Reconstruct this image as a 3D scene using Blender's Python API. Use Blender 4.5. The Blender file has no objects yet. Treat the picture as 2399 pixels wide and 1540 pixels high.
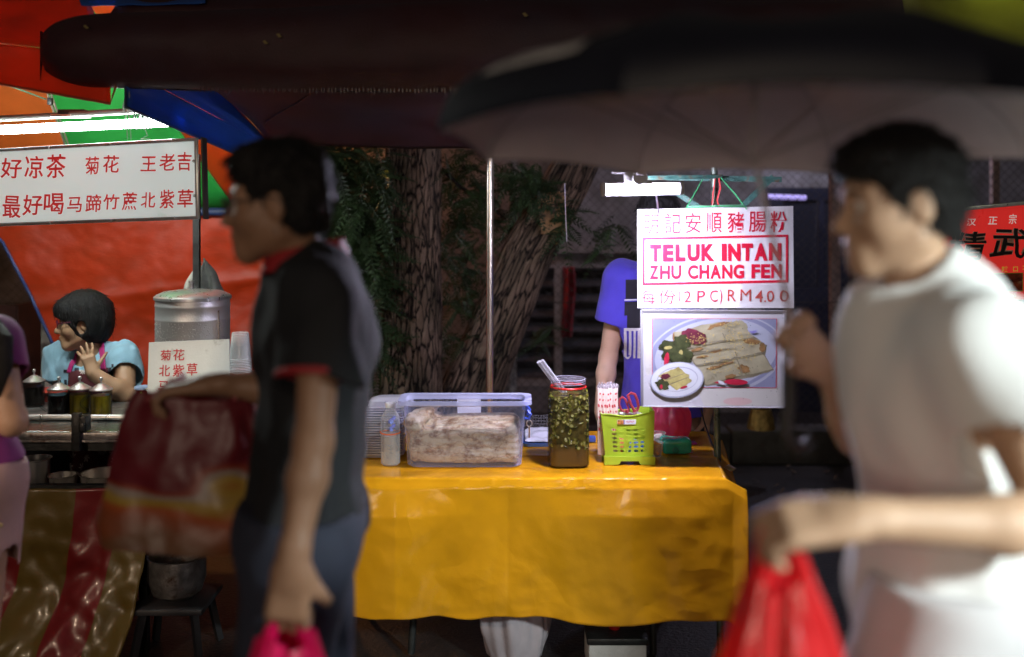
import bpy, bmesh, math, random
import numpy as np
from mathutils import Vector, Matrix
from mathutils.bvhtree import BVHTree
import openvdb
R = random.Random(7)
SC = bpy.context.scene
COL = SC.collection
# ------------------------------------------------------------------ camera, world, exposure
F, H, CX, HY = 2332.0, 1.60, 1199.5, 500.0      # focal length in px of a 2399 px wide frame, eye height, principal point
cam = bpy.data.cameras.new('camera'); camo = bpy.data.objects.new('camera', cam); COL.objects.link(camo)
camo.location = (0, 0, H); camo.rotation_euler = (math.radians(90), 0, 0)
cam.sensor_width = 36; cam.lens = 35; cam.shift_y = -(770 - HY) / 2399.0
cam.clip_start = 0.05; cam.clip_end = 200
cam.dof.use_dof = True; cam.dof.focus_distance = 3.85; cam.dof.aperture_fstop = 1.3
SC.camera = camo
SC.view_settings.view_transform = 'Standard'; SC.view_settings.look = 'None'
SC.view_settings.exposure = 0.0; SC.view_settings.gamma = 1.0
SC.cycles.use_denoising = True
SC.cycles.max_bounces = 8; SC.cycles.transparent_max_bounces = 16
SC.cycles.sample_clamp_indirect = 3.0; SC.cycles.sample_clamp_direct = 40
SC.cycles.caustics_reflective = False; SC.cycles.caustics_refractive = False
W = bpy.data.worlds.new('World'); SC.world = W; W.use_nodes = True
W.node_tree.nodes['Background'].inputs[0].default_value = (0.75, 0.66, 0.62, 1)
W.node_tree.nodes['Background'].inputs[1].default_value = 0.035
def lamp(name, kind, loc, power, col, size=0.1, target=None, spot=None):
    l = bpy.data.lights.new(name, kind); o = bpy.data.objects.new(name, l); COL.objects.link(o)
    l.energy = power; l.color = col; o.location = loc
    if kind in ('POINT', 'SPOT'): l.shadow_soft_size = size
    if kind == 'AREA': l.size = size
    if spot: l.spot_size = math.radians(spot); l.spot_blend = 0.5
    if target is not None: o.rotation_euler = (Vector(target) - Vector(loc)).to_track_quat('-Z', 'Y').to_euler()
    return o
# lamps of the market street outside the frame
lamp('opposite_stall_light', 'AREA', (-0.7, -2.2, 1.9), 36, (1.0, 0.80, 0.62), 1.2, (0.2, 4.0, 1.2))
lamp('row_lamp_light', 'SPOT', (1.95, -0.1, 2.0), 400, (0.88, 1.0, 0.97), 0.10, (0.70, 1.34, 1.12), 34)
lamp('left_lamp_light', 'SPOT', (-2.5, 0.4, 2.0), 110, (1.0, 0.74, 0.52), 0.10, (-1.38, 2.6, 0.85), 32)
lamp('yard_lamp_light', 'POINT', (-1.9, 7.2, 2.3), 40, (1.0, 0.36, 0.10), 0.1)
lamp('yard_white_light', 'POINT', (2.2, 7.0, 2.4), 32, (0.75, 0.72, 1.0), 0.1)

def P(px, py, d):
    return Vector(((px - CX) * d / F, d, H - (py - HY) * d / F))
def lin(c):
    return tuple(((v / 12.92) if v <= 0.04045 else ((v + 0.055) / 1.055) ** 2.4) for v in c)
def hexc(h):
    return lin(tuple(int(h[i:i + 2], 16) / 255 for i in (0, 2, 4)))
# ------------------------------------------------------------------ materials
def mat(name, col, rough=0.5, metal=0.0, spec=0.5, var=None, bump=None, alpha=None, emit=None, transl=0.0, coat=0.0, sheen=0.0, dirt=None, sss=0.0, clear=False, crease=None):
    """var=(scale, amount[, stretch]) colour variation; bump=(scale, strength[, stretch]); alpha=opacity of thin clear plastic; dirt=(colour, scale, lo, hi)"""
    m = bpy.data.materials.new(name); m.use_nodes = True
    nt = m.node_tree; N = nt.nodes; L = nt.links
    b = N['Principled BSDF']; out = N['Material Output']
    if clear: tint = [min(1, .6 + .45 * c) for c in col]; col = (.02, .02, .02)
    b.inputs['Base Color'].default_value = (*col, 1)
    b.inputs['Roughness'].default_value = rough; b.inputs['Metallic'].default_value = metal
    b.inputs['Specular IOR Level'].default_value = spec
    b.inputs['Coat Weight'].default_value = coat; b.inputs['Coat Roughness'].default_value = 0.1
    b.inputs['Sheen Weight'].default_value = sheen
    if sss:
        b.inputs['Subsurface Weight'].default_value = sss; b.inputs['Subsurface Radius'].default_value = (0.012, 0.005, 0.003)
    tc = N.new('ShaderNodeTexCoord')
    def noise(scale, stretch=None, detail=5.0):
        mp = N.new('ShaderNodeMapping'); L.new(tc.outputs['Object'], mp.inputs[0])
        if stretch: mp.inputs['Scale'].default_value = stretch
        n = N.new('ShaderNodeTexNoise'); n.inputs['Scale'].default_value = scale; n.inputs['Detail'].default_value = detail
        n.inputs['Roughness'].default_value = 0.6
        L.new(mp.outputs[0], n.inputs['Vector']); return n
    src = None
    if var:
        n = noise(var[0], var[2] if len(var) > 2 else None)
        rp = N.new('ShaderNodeValToRGB'); a = var[1]
        rp.color_ramp.elements[0].position = 0.3; rp.color_ramp.elements[1].position = 0.72
        rp.color_ramp.elements[0].color = (*[max(0, c * (1 - a)) for c in col], 1)
        rp.color_ramp.elements[1].color = (*[min(1, c * (1 + a * 0.8) + 0.004 * a) for c in col], 1)
        L.new(n.outputs[0], rp.inputs[0]); src = rp.outputs[0]
        mr = N.new('ShaderNodeMapRange'); mr.inputs[3].default_value = max(0.02, rough - 0.12); mr.inputs[4].default_value = min(1, rough + 0.12)
        L.new(n.outputs[0], mr.inputs[0]); L.new(mr.outputs[0], b.inputs['Roughness'])
    if dirt:
        n = noise(dirt[1], dirt[4] if len(dirt) > 4 else None, 8.0)
        rp = N.new('ShaderNodeValToRGB'); rp.color_ramp.elements[0].position = dirt[2]; rp.color_ramp.elements[1].position = dirt[3]
        rp.color_ramp.elements[0].color = (0, 0, 0, 1); rp.color_ramp.elements[1].color = (1, 1, 1, 1)
        L.new(n.outputs[0], rp.inputs[0])
        mx = N.new('ShaderNodeMix'); mx.data_type = 'RGBA'
        L.new(rp.outputs[0], mx.inputs[0]); mx.inputs[7].default_value = (*dirt[0], 1)
        if src: L.new(src, mx.inputs[6])
        else: mx.inputs[6].default_value = (*col, 1)
        src = mx.outputs[2]
    if src: L.new(src, b.inputs['Base Color'])
    if bump:
        n = noise(bump[0], bump[2] if len(bump) > 2 else None, 6.0)
        bp = N.new('ShaderNodeBump'); bp.inputs['Strength'].default_value = bump[1]; bp.inputs['Distance'].default_value = bump[3] if len(bump) > 3 else 0.01
        L.new(n.outputs[0], bp.inputs['Height']); L.new(bp.outputs[0], b.inputs['Normal'])
    if crease:      # (scale, strength) sharp fold lines
        def mth(op, a, bb, cl=False):
            q = N.new('ShaderNodeMath'); q.operation = op; q.use_clamp = cl
            for i, w in enumerate((a, bb)):
                if w is None: continue
                if isinstance(w, (int, float)): q.inputs[i].default_value = w
                else: L.new(w, q.inputs[i])
            return q.outputs[0]
        nd = noise(crease[0] * .5, None, 2.0); hs = []
        for sc_, st_ in ((crease[0], (1, 1, .62)), (crease[0] * 2.3, (.6, 1, 1)), (crease[0] * .45, (1, 1, .5))):
            mp = N.new('ShaderNodeMapping'); L.new(tc.outputs['Object'], mp.inputs[0]); mp.inputs['Scale'].default_value = st_; mp.inputs['Rotation'].default_value = (0, .5 * sc_, 0)
            ad = N.new('ShaderNodeVectorMath'); ad.operation = 'MULTIPLY_ADD'; L.new(nd.outputs['Color'], ad.inputs[0]); ad.inputs[1].default_value = (.06, .06, .06); L.new(mp.outputs[0], ad.inputs[2])
            v = N.new('ShaderNodeTexVoronoi'); v.inputs['Scale'].default_value = sc_; L.new(ad.outputs[0], v.inputs['Vector']); hs.append(v.outputs['Distance'])
        n2 = noise(crease[0] * .3, None, 2.0)
        msk = mth('ADD', mth('MULTIPLY', mth('SUBTRACT', n2.outputs[0], .45), 3.5, True), .10)
        hh_ = mth('ADD', mth('ADD', hs[0], mth('MULTIPLY', hs[1], .5)), mth('MULTIPLY', hs[2], .7))
        bp2 = N.new('ShaderNodeBump'); bp2.inputs['Strength'].default_value = crease[1]; bp2.inputs['Distance'].default_value = .014
        L.new(mth('MULTIPLY', hh_, msk), bp2.inputs['Height'])
        if bump: L.new(bp.outputs[0], bp2.inputs['Normal'])
        L.new(bp2.outputs[0], b.inputs['Normal'])
    if emit:
        b.inputs['Emission Color'].default_value = (*emit[0], 1); b.inputs['Emission Strength'].default_value = emit[1]
    last = b.outputs[0]
    if transl:
        t = N.new('ShaderNodeBsdfTranslucent'); t.inputs[0].default_value = (*[min(1, c * 1.2) for c in col], 1)
        if src: L.new(src, t.inputs[0])
        mx = N.new('ShaderNodeMixShader'); mx.inputs[0].default_value = transl
        L.new(last, mx.inputs[1]); L.new(t.outputs[0], mx.inputs[2]); last = mx.outputs[0]
    if alpha is not None:
        t = N.new('ShaderNodeBsdfTransparent'); t.inputs[0].default_value = (*(tint if clear else [0.75 + 0.25 * min(1, c * 1.3) for c in col]), 1)
        mx = N.new('ShaderNodeMixShader')
        lw = N.new('ShaderNodeLayerWeight'); lw.inputs[0].default_value = 0.35
        mr = N.new('ShaderNodeMapRange'); mr.inputs[3].default_value = alpha; mr.inputs[4].default_value = min(1, alpha + 0.6)
        L.new(lw.outputs['Facing'], mr.inputs[0]); L.new(mr.outputs[0], mx.inputs[0])
        L.new(t.outputs[0], mx.inputs[1]); L.new(last, mx.inputs[2]); last = mx.outputs[0]
    if last is not b.outputs[0]: L.new(last, out.inputs[0])
    return m
_mc = {}
def M(key, *a, **k):
    if key not in _mc: _mc[key] = mat(key, *a, **k)
    return _mc[key]
# ------------------------------------------------------------------ mesh builder
class MB:
    def __init__(s): s.v = []; s.f = []; s.mi = []; s.cur = 0; s.uv = {}
    def add(s, vs, fs):
        o = len(s.v); s.v += [tuple(x) for x in vs]
        for f in fs: s.f.append(tuple(o + i for i in f)); s.mi.append(s.cur)
        return o
    def box(s, c, size, rot=None, bevel=0.0, seg=2):
        bm = bmesh.new(); bmesh.ops.create_cube(bm, size=1.0)
        for v in bm.verts: v.co = Vector((v.co.x * size[0], v.co.y * size[1], v.co.z * size[2]))
        if bevel: bmesh.ops.bevel(bm, geom=bm.edges[:], offset=bevel, segments=seg, affect='EDGES', profile=0.5)
        bm.verts.index_update(); c = Vector(c)
        vs = [(rot @ v.co if rot else v.co) + c for v in bm.verts]
        s.add(vs, [[v.index for v in f.verts] for f in bm.faces]); bm.free()
    def bar(s, a, b, w, t=None, bevel=0.0):
        a = Vector(a); b = Vector(b); d = b - a; t = t or w
        q = d.to_track_quat('Z', 'Y').to_matrix(); s.box((a + b) / 2, (w, t, d.length), q, bevel)
    def tube(s, pts, r, n=8, cap=True, closed=False):
        pts = [Vector(p) for p in pts]; m = len(pts)
        rs = r if isinstance(r, (list, tuple)) else [r] * m
        tg = []
        for i in range(m):
            if closed: t = pts[(i + 1) % m] - pts[i - 1]
            else: t = pts[min(i + 1, m - 1)] - pts[max(i - 1, 0)]
            tg.append(t.normalized() if t.length > 1e-9 else Vector((0, 0, 1)))
        u = tg[0].orthogonal().normalized(); vs = []
        for i in range(m):
            u = (u - tg[i] * u.dot(tg[i])); u = u.normalized() if u.length > 1e-6 else tg[i].orthogonal().normalized()
            w = tg[i].cross(u)
            for k in range(n):
                a = 2 * math.pi * k / n; vs.append(pts[i] + (u * math.cos(a) + w * math.sin(a)) * rs[i])
        fs = []
        for i in range(m if closed else m - 1):
            j = (i + 1) % m
            for k in range(n): fs.append((i * n + k, i * n + (k + 1) % n, j * n + (k + 1) % n, j * n + k))
        if cap and not closed: fs.append(tuple(range(n - 1, -1, -1))); fs.append(tuple((m - 1) * n + k for k in range(n)))
        s.add(vs, fs)
    def lathe(s, prof, c, n=24, axis=None, sq=None, cap=(True, True), sx=1.0, sy=1.0):
        """prof [(r, z)]; sq exponent of a rounded square section; axis a 3x3 matrix"""
        c = Vector(c); vs = []; fs = []
        for r, z in prof:
            for k in range(n):
                a = 2 * math.pi * (k + 0.5) / n; ca, sa = math.cos(a), math.sin(a); q = 1.0
                if sq: q = (abs(ca) ** sq + abs(sa) ** sq) ** (-1.0 / sq)
                p = Vector((r * q * ca * sx, r * q * sa * sy, z)); vs.append((axis @ p if axis else p) + c)
        for i in range(len(prof) - 1):
            for k in range(n): fs.append((i * n + k, i * n + (k + 1) % n, (i + 1) * n + (k + 1) % n, (i + 1) * n + k))
        if cap[0]: fs.append(tuple(range(n - 1, -1, -1)))
        if cap[1]: fs.append(tuple((len(prof) - 1) * n + k for k in range(n)))
        s.add(vs, fs)
    def grid(s, fn, nu, nv, wrap=False):
        o = len(s.v); vs = []; fs = []
        for j in range(nv + 1):
            for i in range(nu + (0 if wrap else 1)):
                u, v = i / nu, j / nv; vs.append(fn(u, v)); s.uv[o + len(vs) - 1] = (u, v)
        w = nu if wrap else nu + 1
        for j in range(nv):
            for i in range(nu): fs.append((j * w + i, j * w + (i + 1) % w, (j + 1) * w + (i + 1) % w, (j + 1) * w + i))
        s.add(vs, fs)
    def poly(s, pts): s.add(pts, [tuple(range(len(pts)))])
    def prism(s, pts, off):
        pts = [Vector(p) for p in pts]; off = Vector(off); n = len(pts)
        s.add(pts + [p + off for p in pts], [tuple(range(n - 1, -1, -1)), tuple(range(n, 2 * n))] + [(i, (i + 1) % n, n + (i + 1) % n, n + i) for i in range(n)])
    def ell(s, c, r, rot=None, n=16, m=10):
        c = Vector(c); vs = []; fs = []
        for j in range(m + 1):
            t = math.pi * j / m
            for k in range(n):
                a = 2 * math.pi * k / n; p = Vector((r[0] * math.sin(t) * math.cos(a), r[1] * math.sin(t) * math.sin(a), -r[2] * math.cos(t)))
                vs.append((rot @ p if rot else p) + c)
        for j in range(m):
            for k in range(n): fs.append((j * n + k, j * n + (k + 1) % n, (j + 1) * n + (k + 1) % n, (j + 1) * n + k))
        s.add(vs, fs)
    def build(s, name, mats, parent=None, origin=None, smooth=38, solid=0.0, fix=False, sub=0):
        me = bpy.data.meshes.new(name); o = bpy.data.objects.new(name, me)
        O = Vector(origin) if origin is not None else (parent.location.copy() if parent is not None and parent.type == 'EMPTY' else (parent['_o'] if parent is not None and '_o' in parent else Vector((0, 0, 0))))
        O = Vector(O)
        me.from_pydata([Vector(v) - O for v in s.v], [], s.f)
        for m in (mats if isinstance(mats, (list, tuple)) else [mats]): me.materials.append(m)
        if isinstance(mats, (list, tuple)) and len(mats) > 1: me.polygons.foreach_set('material_index', s.mi)
        if s.uv:
            uvl = me.uv_layers.new(name='UVMap')
            for li, l in enumerate(me.loops): uvl.data[li].uv = s.uv.get(l.vertex_index, (0, 0))
        if fix:
            bm = bmesh.new(); bm.from_mesh(me); bmesh.ops.recalc_face_normals(bm, faces=bm.faces); bm.to_mesh(me); bm.free()
        if smooth:
            me.polygons.foreach_set('use_smooth', [True] * len(me.polygons)); me.set_sharp_from_angle(angle=math.radians(smooth))
        me.update(); COL.objects.link(o)
        if parent is not None:
            o.parent = parent
            po = Vector(parent['_o'])
            o.location = O - po
        else: o.location = O
        o['_o'] = tuple(O)
        if sub: md = o.modifiers.new('sub', 'SUBSURF'); md.levels = sub; md.render_levels = sub
        if solid: md = o.modifiers.new('solid', 'SOLIDIFY'); md.thickness = solid; md.offset = 0
        return o
THINGS = []
def thing(name, label, cat, loc=(0, 0, 0), group=None):
    o = bpy.data.objects.new(name, None); o.empty_display_size = 0.05; COL.objects.link(o); o.location = loc; o['_o'] = tuple(loc)
    return tag(o, label, cat, group)
def tag(o, label, cat, group=None, kind=None):
    o['label'] = label; o['category'] = cat
    if group: o['group'] = group
    if kind: o['kind'] = kind
    THINGS.append(o); return o
def dup(o, shift, label=None, rz=0.0):
    def cp(x, par):
        c = x.copy(); COL.objects.link(c)
        if par is not None: c.parent = par
        for ch in list(x.children): cp(ch, c)
        return c
    c = cp(o, None); c.location = o.location + Vector(shift); c.rotation_euler.z += rz
    if label: c['label'] = label
    THINGS.append(c); return c
# ------------------------------------------------------------------ lettering
_glyph = {}
def glyph(ch, bold=0.0):
    key = (ch, bold)
    if key not in _glyph:
        c = bpy.data.curves.new('g', 'FONT'); c.body = ch; c.size = 1.0; c.offset = bold; c.resolution_u = 4
        o = bpy.data.objects.new('g', c); me = bpy.data.meshes.new_from_object(o)
        v = np.array([q.co[:2] for q in me.vertices]); f = [tuple(p.vertices) for p in me.polygons]
        bpy.data.objects.remove(o); bpy.data.meshes.remove(me); bpy.data.curves.remove(c)
        lo, hi = v.min(0), v.max(0); _glyph[key] = ((v - lo) / np.maximum(hi - lo, 1e-6), f)
    return _glyph[key]
class Plane:
    """a flat face in the place; at(px, py) is where the sight line through that picture point meets it"""
    def __init__(s, a, b, c):
        s.o = Vector(a); s.n = (Vector(b) - s.o).cross(Vector(c) - s.o).normalized()
        if s.n.y > 0: s.n = -s.n
    def at(s, px, py, off=0.0):
        r = Vector(((px - CX) / F, 1.0, -(py - HY) / F)); e = Vector((0, 0, H))
        t = (s.o - e).dot(s.n) / r.dot(s.n); return e + r * t + s.n * off
def letters(mb, pl, items, off=0.002, slant=0.0, rough=0.0):
    for it in items:
        ch, x0, y0, x1, y1 = it[:5]; bold = it[5] if len(it) > 5 else 0.012
        g, f = glyph(ch, bold)
        a, b, c, d = pl.at(x0, y1, off), pl.at(x1, y1, off), pl.at(x0, y0, off), pl.at(x1, y0, off)
        vs = []
        for u, v in g:
            u2 = u + slant * (v - 0.5)
            if rough: u2 += rough * math.sin(7 * v + x0); v = v + rough * math.sin(6 * u + y0)
            vs.append(a * (1 - u2) * (1 - v) + b * u2 * (1 - v) + c * (1 - u2) * v + d * u2 * v)
        mb.add(vs, f)
# ------------------------------------------------------------------ signed distance modelling
class Field:
    def __init__(s, lo, hi, vox):
        s.lo = np.array(lo, 'f8'); s.vox = vox; s.n = np.ceil((np.array(hi) - s.lo) / vox).astype(int) + 1
        s.a = np.full(s.n, 0.05, 'f4'); s.ax = [(s.lo[i] + np.arange(s.n[i]) * vox).astype('f4') for i in range(3)]
    def sub_(s, bb, pad):
        i0 = np.maximum(0, np.floor((np.array(bb[0]) - pad - s.lo) / s.vox).astype(int)); i1 = np.minimum(s.n, np.ceil((np.array(bb[1]) + pad - s.lo) / s.vox).astype(int) + 1)
        if np.any(i1 <= i0): return None
        sl = tuple(slice(a, b) for a, b in zip(i0, i1))
        return sl, s.ax[0][sl[0]][:, None, None], s.ax[1][sl[1]][None, :, None], s.ax[2][sl[2]][None, None, :]
    def add(s, pr, k=0.015, inf=0.0):
        q = s.sub_(pr[0], k + inf + 0.03)
        if q is None: return
        sl, x, y, z = q; d = pr[1](x, y, z) - inf; a = s.a[sl]
        if k > 0:
            h = np.maximum(k - np.abs(a - d), 0) / k; s.a[sl] = np.minimum(a, d) - h * h * k * 0.25
        else: s.a[sl] = np.minimum(a, d)
    def cut(s, pr, k=0.004, inf=0.0):
        q = s.sub_(pr[0], k + inf + 0.03)
        if q is None: return
        sl, x, y, z = q; d = -(pr[1](x, y, z) - inf); a = s.a[sl]
        h = np.maximum(k - np.abs(a - d), 0) / k if k > 0 else 0
        s.a[sl] = np.maximum(a, d) + (h * h * k * 0.25 if k > 0 else 0)
    def half(s, p, n):
        """keep the side behind the plane through p with outward normal n"""
        p = np.array(p, 'f4'); n = np.array(n, 'f4'); n = n / np.linalg.norm(n)
        x, y, z = s.ax[0][:, None, None], s.ax[1][None, :, None], s.ax[2][None, None, :]
        s.a = np.maximum(s.a, (x - p[0]) * n[0] + (y - p[1]) * n[1] + (z - p[2]) * n[2])
    def ripple(s, amp, freq, seed=0, stretch=(1, 1, 1), n=7):
        rg = np.random.RandomState(seed); x, y, z = s.ax[0][:, None, None] * stretch[0], s.ax[1][None, :, None] * stretch[1], s.ax[2][None, None, :] * stretch[2]
        t = 0
        for i in range(n):
            w = rg.normal(size=3); w = w / np.linalg.norm(w) * freq * rg.uniform(0.5, 1.6); ph = rg.uniform(0, 6.28)
            w2 = rg.normal(size=3) * freq * 0.35
            t = t + np.sin(w[0] * x + w[1] * y + w[2] * z + ph + 1.3 * np.sin(w2[0] * x + w2[1] * y + w2[2] * z)).astype('f4')
        s.a = s.a + amp * t / math.sqrt(n)
    def mesh(s, name, m, parent=None, smooth=180, origin=None):
        s.a[0] = s.a[-1] = 0.05; s.a[:, 0] = s.a[:, -1] = 0.05; s.a[:, :, 0] = s.a[:, :, -1] = 0.05
        g = openvdb.FloatGrid(0.05); g.copyFromArray(np.ascontiguousarray(s.a, 'f4')); p, q = g.convertToQuads(0.0)
        p = p * s.vox + s.lo
        mb = MB(); mb.v = [tuple(map(float, r)) for r in p]; mb.f = [tuple(int(i) for i in r[::-1]) for r in q]; mb.mi = [0] * len(mb.f)
        o = mb.build(name, m, parent, origin=origin, smooth=smooth)
        vol = 0.0
        a, b, c = p[q[:, 0]], p[q[:, 1]], p[q[:, 2]]
        if float(np.sum(np.einsum('ij,ij->i', a, np.cross(c, b)))) < 0: o.data.flip_normals()
        return o
def cap(a, b, ra, rb=None, n=None, s=1.0):
    a = np.array(a, 'f4'); b = np.array(b, 'f4'); rb = ra if rb is None else rb; r = max(ra, rb)
    d = b - a; L2 = float(d @ d) + 1e-12
    nn = None if n is None else np.array(n, 'f4') / np.linalg.norm(np.array(n, 'f4'))
    def f(x, y, z):
        px, py, pz = x - a[0], y - a[1], z - a[2]
        t = np.clip((px * d[0] + py * d[1] + pz * d[2]) / L2, 0, 1)
        qx, qy, qz = px - t * d[0], py - t * d[1], pz - t * d[2]
        if nn is not None:
            c = (qx * nn[0] + qy * nn[1] + qz * nn[2]) * (1 / s - 1); qx, qy, qz = qx + c * nn[0], qy + c * nn[1], qz + c * nn[2]
        e = np.sqrt(qx * qx + qy * qy + qz * qz) - (ra + (rb - ra) * t)
        return e * (1 if nn is None else (1 + min(s, 1)) / 2)
    return ((np.minimum(a, b) - r, np.maximum(a, b) + r), f)
def ell(c, r, rot=None):
    c = np.array(c, 'f4'); r = np.array(r, 'f4'); Rm = None if rot is None else np.array(rot, 'f4'); m = float(r.max())
    def f(x, y, z):
        p = [x - c[0], y - c[1], z - c[2]]
        if Rm is not None: p = [sum(p[j] * Rm[j, i] for j in range(3)) for i in range(3)]
        k0 = np.sqrt(sum((p[i] / r[i]) ** 2 for i in range(3))); k1 = np.sqrt(sum((p[i] / r[i] ** 2) ** 2 for i in range(3))) + 1e-9
        return k0 * (k0 - 1) / k1
    return ((c - m, c + m), f)
def clip(pr, p, n):
    p = np.array(p, 'f4'); n = np.array(n, 'f4'); n = n / np.linalg.norm(n)
    return (pr[0], lambda x, y, z: np.maximum(pr[1](x, y, z), (x - p[0]) * n[0] + (y - p[1]) * n[1] + (z - p[2]) * n[2]))
def rbox(c, half, r=0.02):
    c = np.array(c, 'f4'); h = np.array(half, 'f4') - r
    def f(x, y, z):
        q = [np.abs(x - c[0]) - h[0], np.abs(y - c[1]) - h[1], np.abs(z - c[2]) - h[2]]
        return np.sqrt(sum(np.maximum(t, 0) ** 2 for t in q)) + np.minimum(np.maximum(np.maximum(q[0], q[1]), q[2]), 0) - r
    return ((c - half, c + half), f)
from mathutils import noise as _mn
def wob(p, freq, seed=0, n=2):
    """smooth noise in about -1..1"""
    q = Vector((p[0] + 17.3 * seed, p[1] - 9.1 * seed, p[2] + 5.7 * seed)) * (freq * .42)
    return (_mn.noise(q) + .45 * _mn.noise(q * 2.1 + Vector((3.1, 7.7, 1.3)))) * 1.25
# ------------------------------------------------------------------ the setting
asph = mat('wet_asphalt', (0.030, 0.026, 0.025), 0.45, var=(3, 0.6), bump=(60, 0.6), dirt=((0.05, 0.035, 0.02), 9, 0.55, 0.7))
mb = MB(); mb.grid(lambda u, v: (-14 + 28 * u, -10 + 30 * v, 0.012 * wob((u * 28, v * 30, 0), 1.3)), 60, 60)
g = mb.build('ground', asph); g['kind'] = 'structure'; g['label'] = 'dark wet asphalt ground of the market street'
# leaf litter on the ground behind the stalls
mb = MB()
for i in range(260):
    x, y = R.uniform(0.6, 4.2), R.uniform(4.9, 7.0)
    a = R.uniform(0, 6.28); l, w = R.uniform(.015, .04), R.uniform(.006, .014); d = Vector((math.cos(a), math.sin(a), R.uniform(-.2, .3))); e = Vector((-d.y, d.x, 0)) * w; c = Vector((x, y, 0.022))
    mb.add([c - d * l, c + e, c + d * l + Vector((0, 0, .006)), c - e], [(0, 1, 2, 3)])
o = mb.build('leaf_litter', mat('dry_leaf', (0.11, 0.07, 0.035), 0.7, var=(30, 0.5)), smooth=0)
tag(o, 'fallen dry leaves scattered on the dark ground by the fence', 'leaf litter', kind='stuff')

conc = mat('old_concrete', (0.16, 0.15, 0.14), 0.85, var=(14, 0.35), bump=(40, 0.5), dirt=((0.05, 0.045, 0.04), 6, 0.45, 0.7))
pale = mat('pale_post', (0.42, 0.40, 0.36), 0.75, var=(20, 0.3), bump=(60, 0.4), dirt=((0.12, 0.1, 0.09), 18, 0.5, 0.62))
dark = mat('dark_iron', (0.02, 0.022, 0.022), 0.5, var=(30, 0.5), bump=(80, 0.4))
# low kerb wall under the fence
mb = MB()
for i in range(14): mb.box((-4.6 + i * .8, 6.45, .10 + R.uniform(-.006, .006)), (.79, .22, .22), bevel=.015)
o = mb.build('kerb_wall', mat('plinth', (0.06, 0.055, 0.05), 0.85, var=(9, .5), bump=(30, .8)), origin=(0, 6.45, 0)); tag(o, 'low dark block wall under the chain link fence', 'low wall')
# chain link fence: zigzag woven wires
def chain_fence():
    th = thing('chain_link_fence', 'rusty chain link fence running behind both stalls', 'fence', (0, 6.4, 0))
    wire = mat('fence_wire', (0.10, 0.09, 0.08), 0.55, metal=0.6, var=(40, .5))
    mb = MB(); c = 0.058; x0, x1, z0, z1 = -3.6, 4.4, 0.22, 2.75
    k = 0
    span = z1 - z0
    x = x0 - span
    while x < x1:
        for sgn in (1, -1):
            a = Vector((x if sgn > 0 else x + span, 6.4 + .003 * sgn, z0)); b = Vector((x + span if sgn > 0 else x, 6.4 + .003 * sgn, z1))
            pts = []
            n = 5
            for i in range(n + 1):
                p = a.lerp(b, i / n)
                p.y += .012 * math.sin(p.x * 2.1) * math.sin(p.z * 1.7)
                if x0 <= p.x <= x1: pts.append(p)
            if len(pts) > 1: mb.tube(pts, 0.0017, 4, cap=False)
        x += c
    o = mb.build('wire_mesh', wire, th, smooth=60)
    for px, w, mt in ((1202, .05, pale), (1955, .062, None), (2330, .05, None), (650, .05, None)):
        q = P(px, 0, 6.46); mb = MB(); mb.box((q.x, 6.46, 1.42), (w, w, 2.84), bevel=.006)
        mb.build('post', mt or mat('post_concrete', (0.30, 0.22, 0.19), 0.85, var=(16, .35), bump=(50, .5)), th)
    for z in (2.62, 1.02):
        mb = MB(); mb.tube([(-3.6, 6.405, z), (4.4, 6.405, z + .01)], .003, 5); mb.build('tension_wire', wire, th)
    # chain with padlock on the broad post
    q = P(1945, 850, 6.36); ch = MB()
    for i in range(11):
        c0 = q + Vector((.012 * math.sin(i), 0, -.03 * i)); pts = []
        for kk in range(10):
            a = 2 * math.pi * kk / 10; e = Vector((math.cos(a) * .010, 0, math.sin(a) * .018)) if i % 2 else Vector((0, math.cos(a) * .010, math.sin(a) * .018)); pts.append(c0 + e)
        ch.tube(pts, .0035, 5, closed=True)
    o = ch.build('hanging_chain', mat('rust_chain', (.06, .04, .03), .5, metal=.7), origin=q); tag(o, 'rusty chain hanging on the broad fence post', 'chain')
chain_fence()
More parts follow.
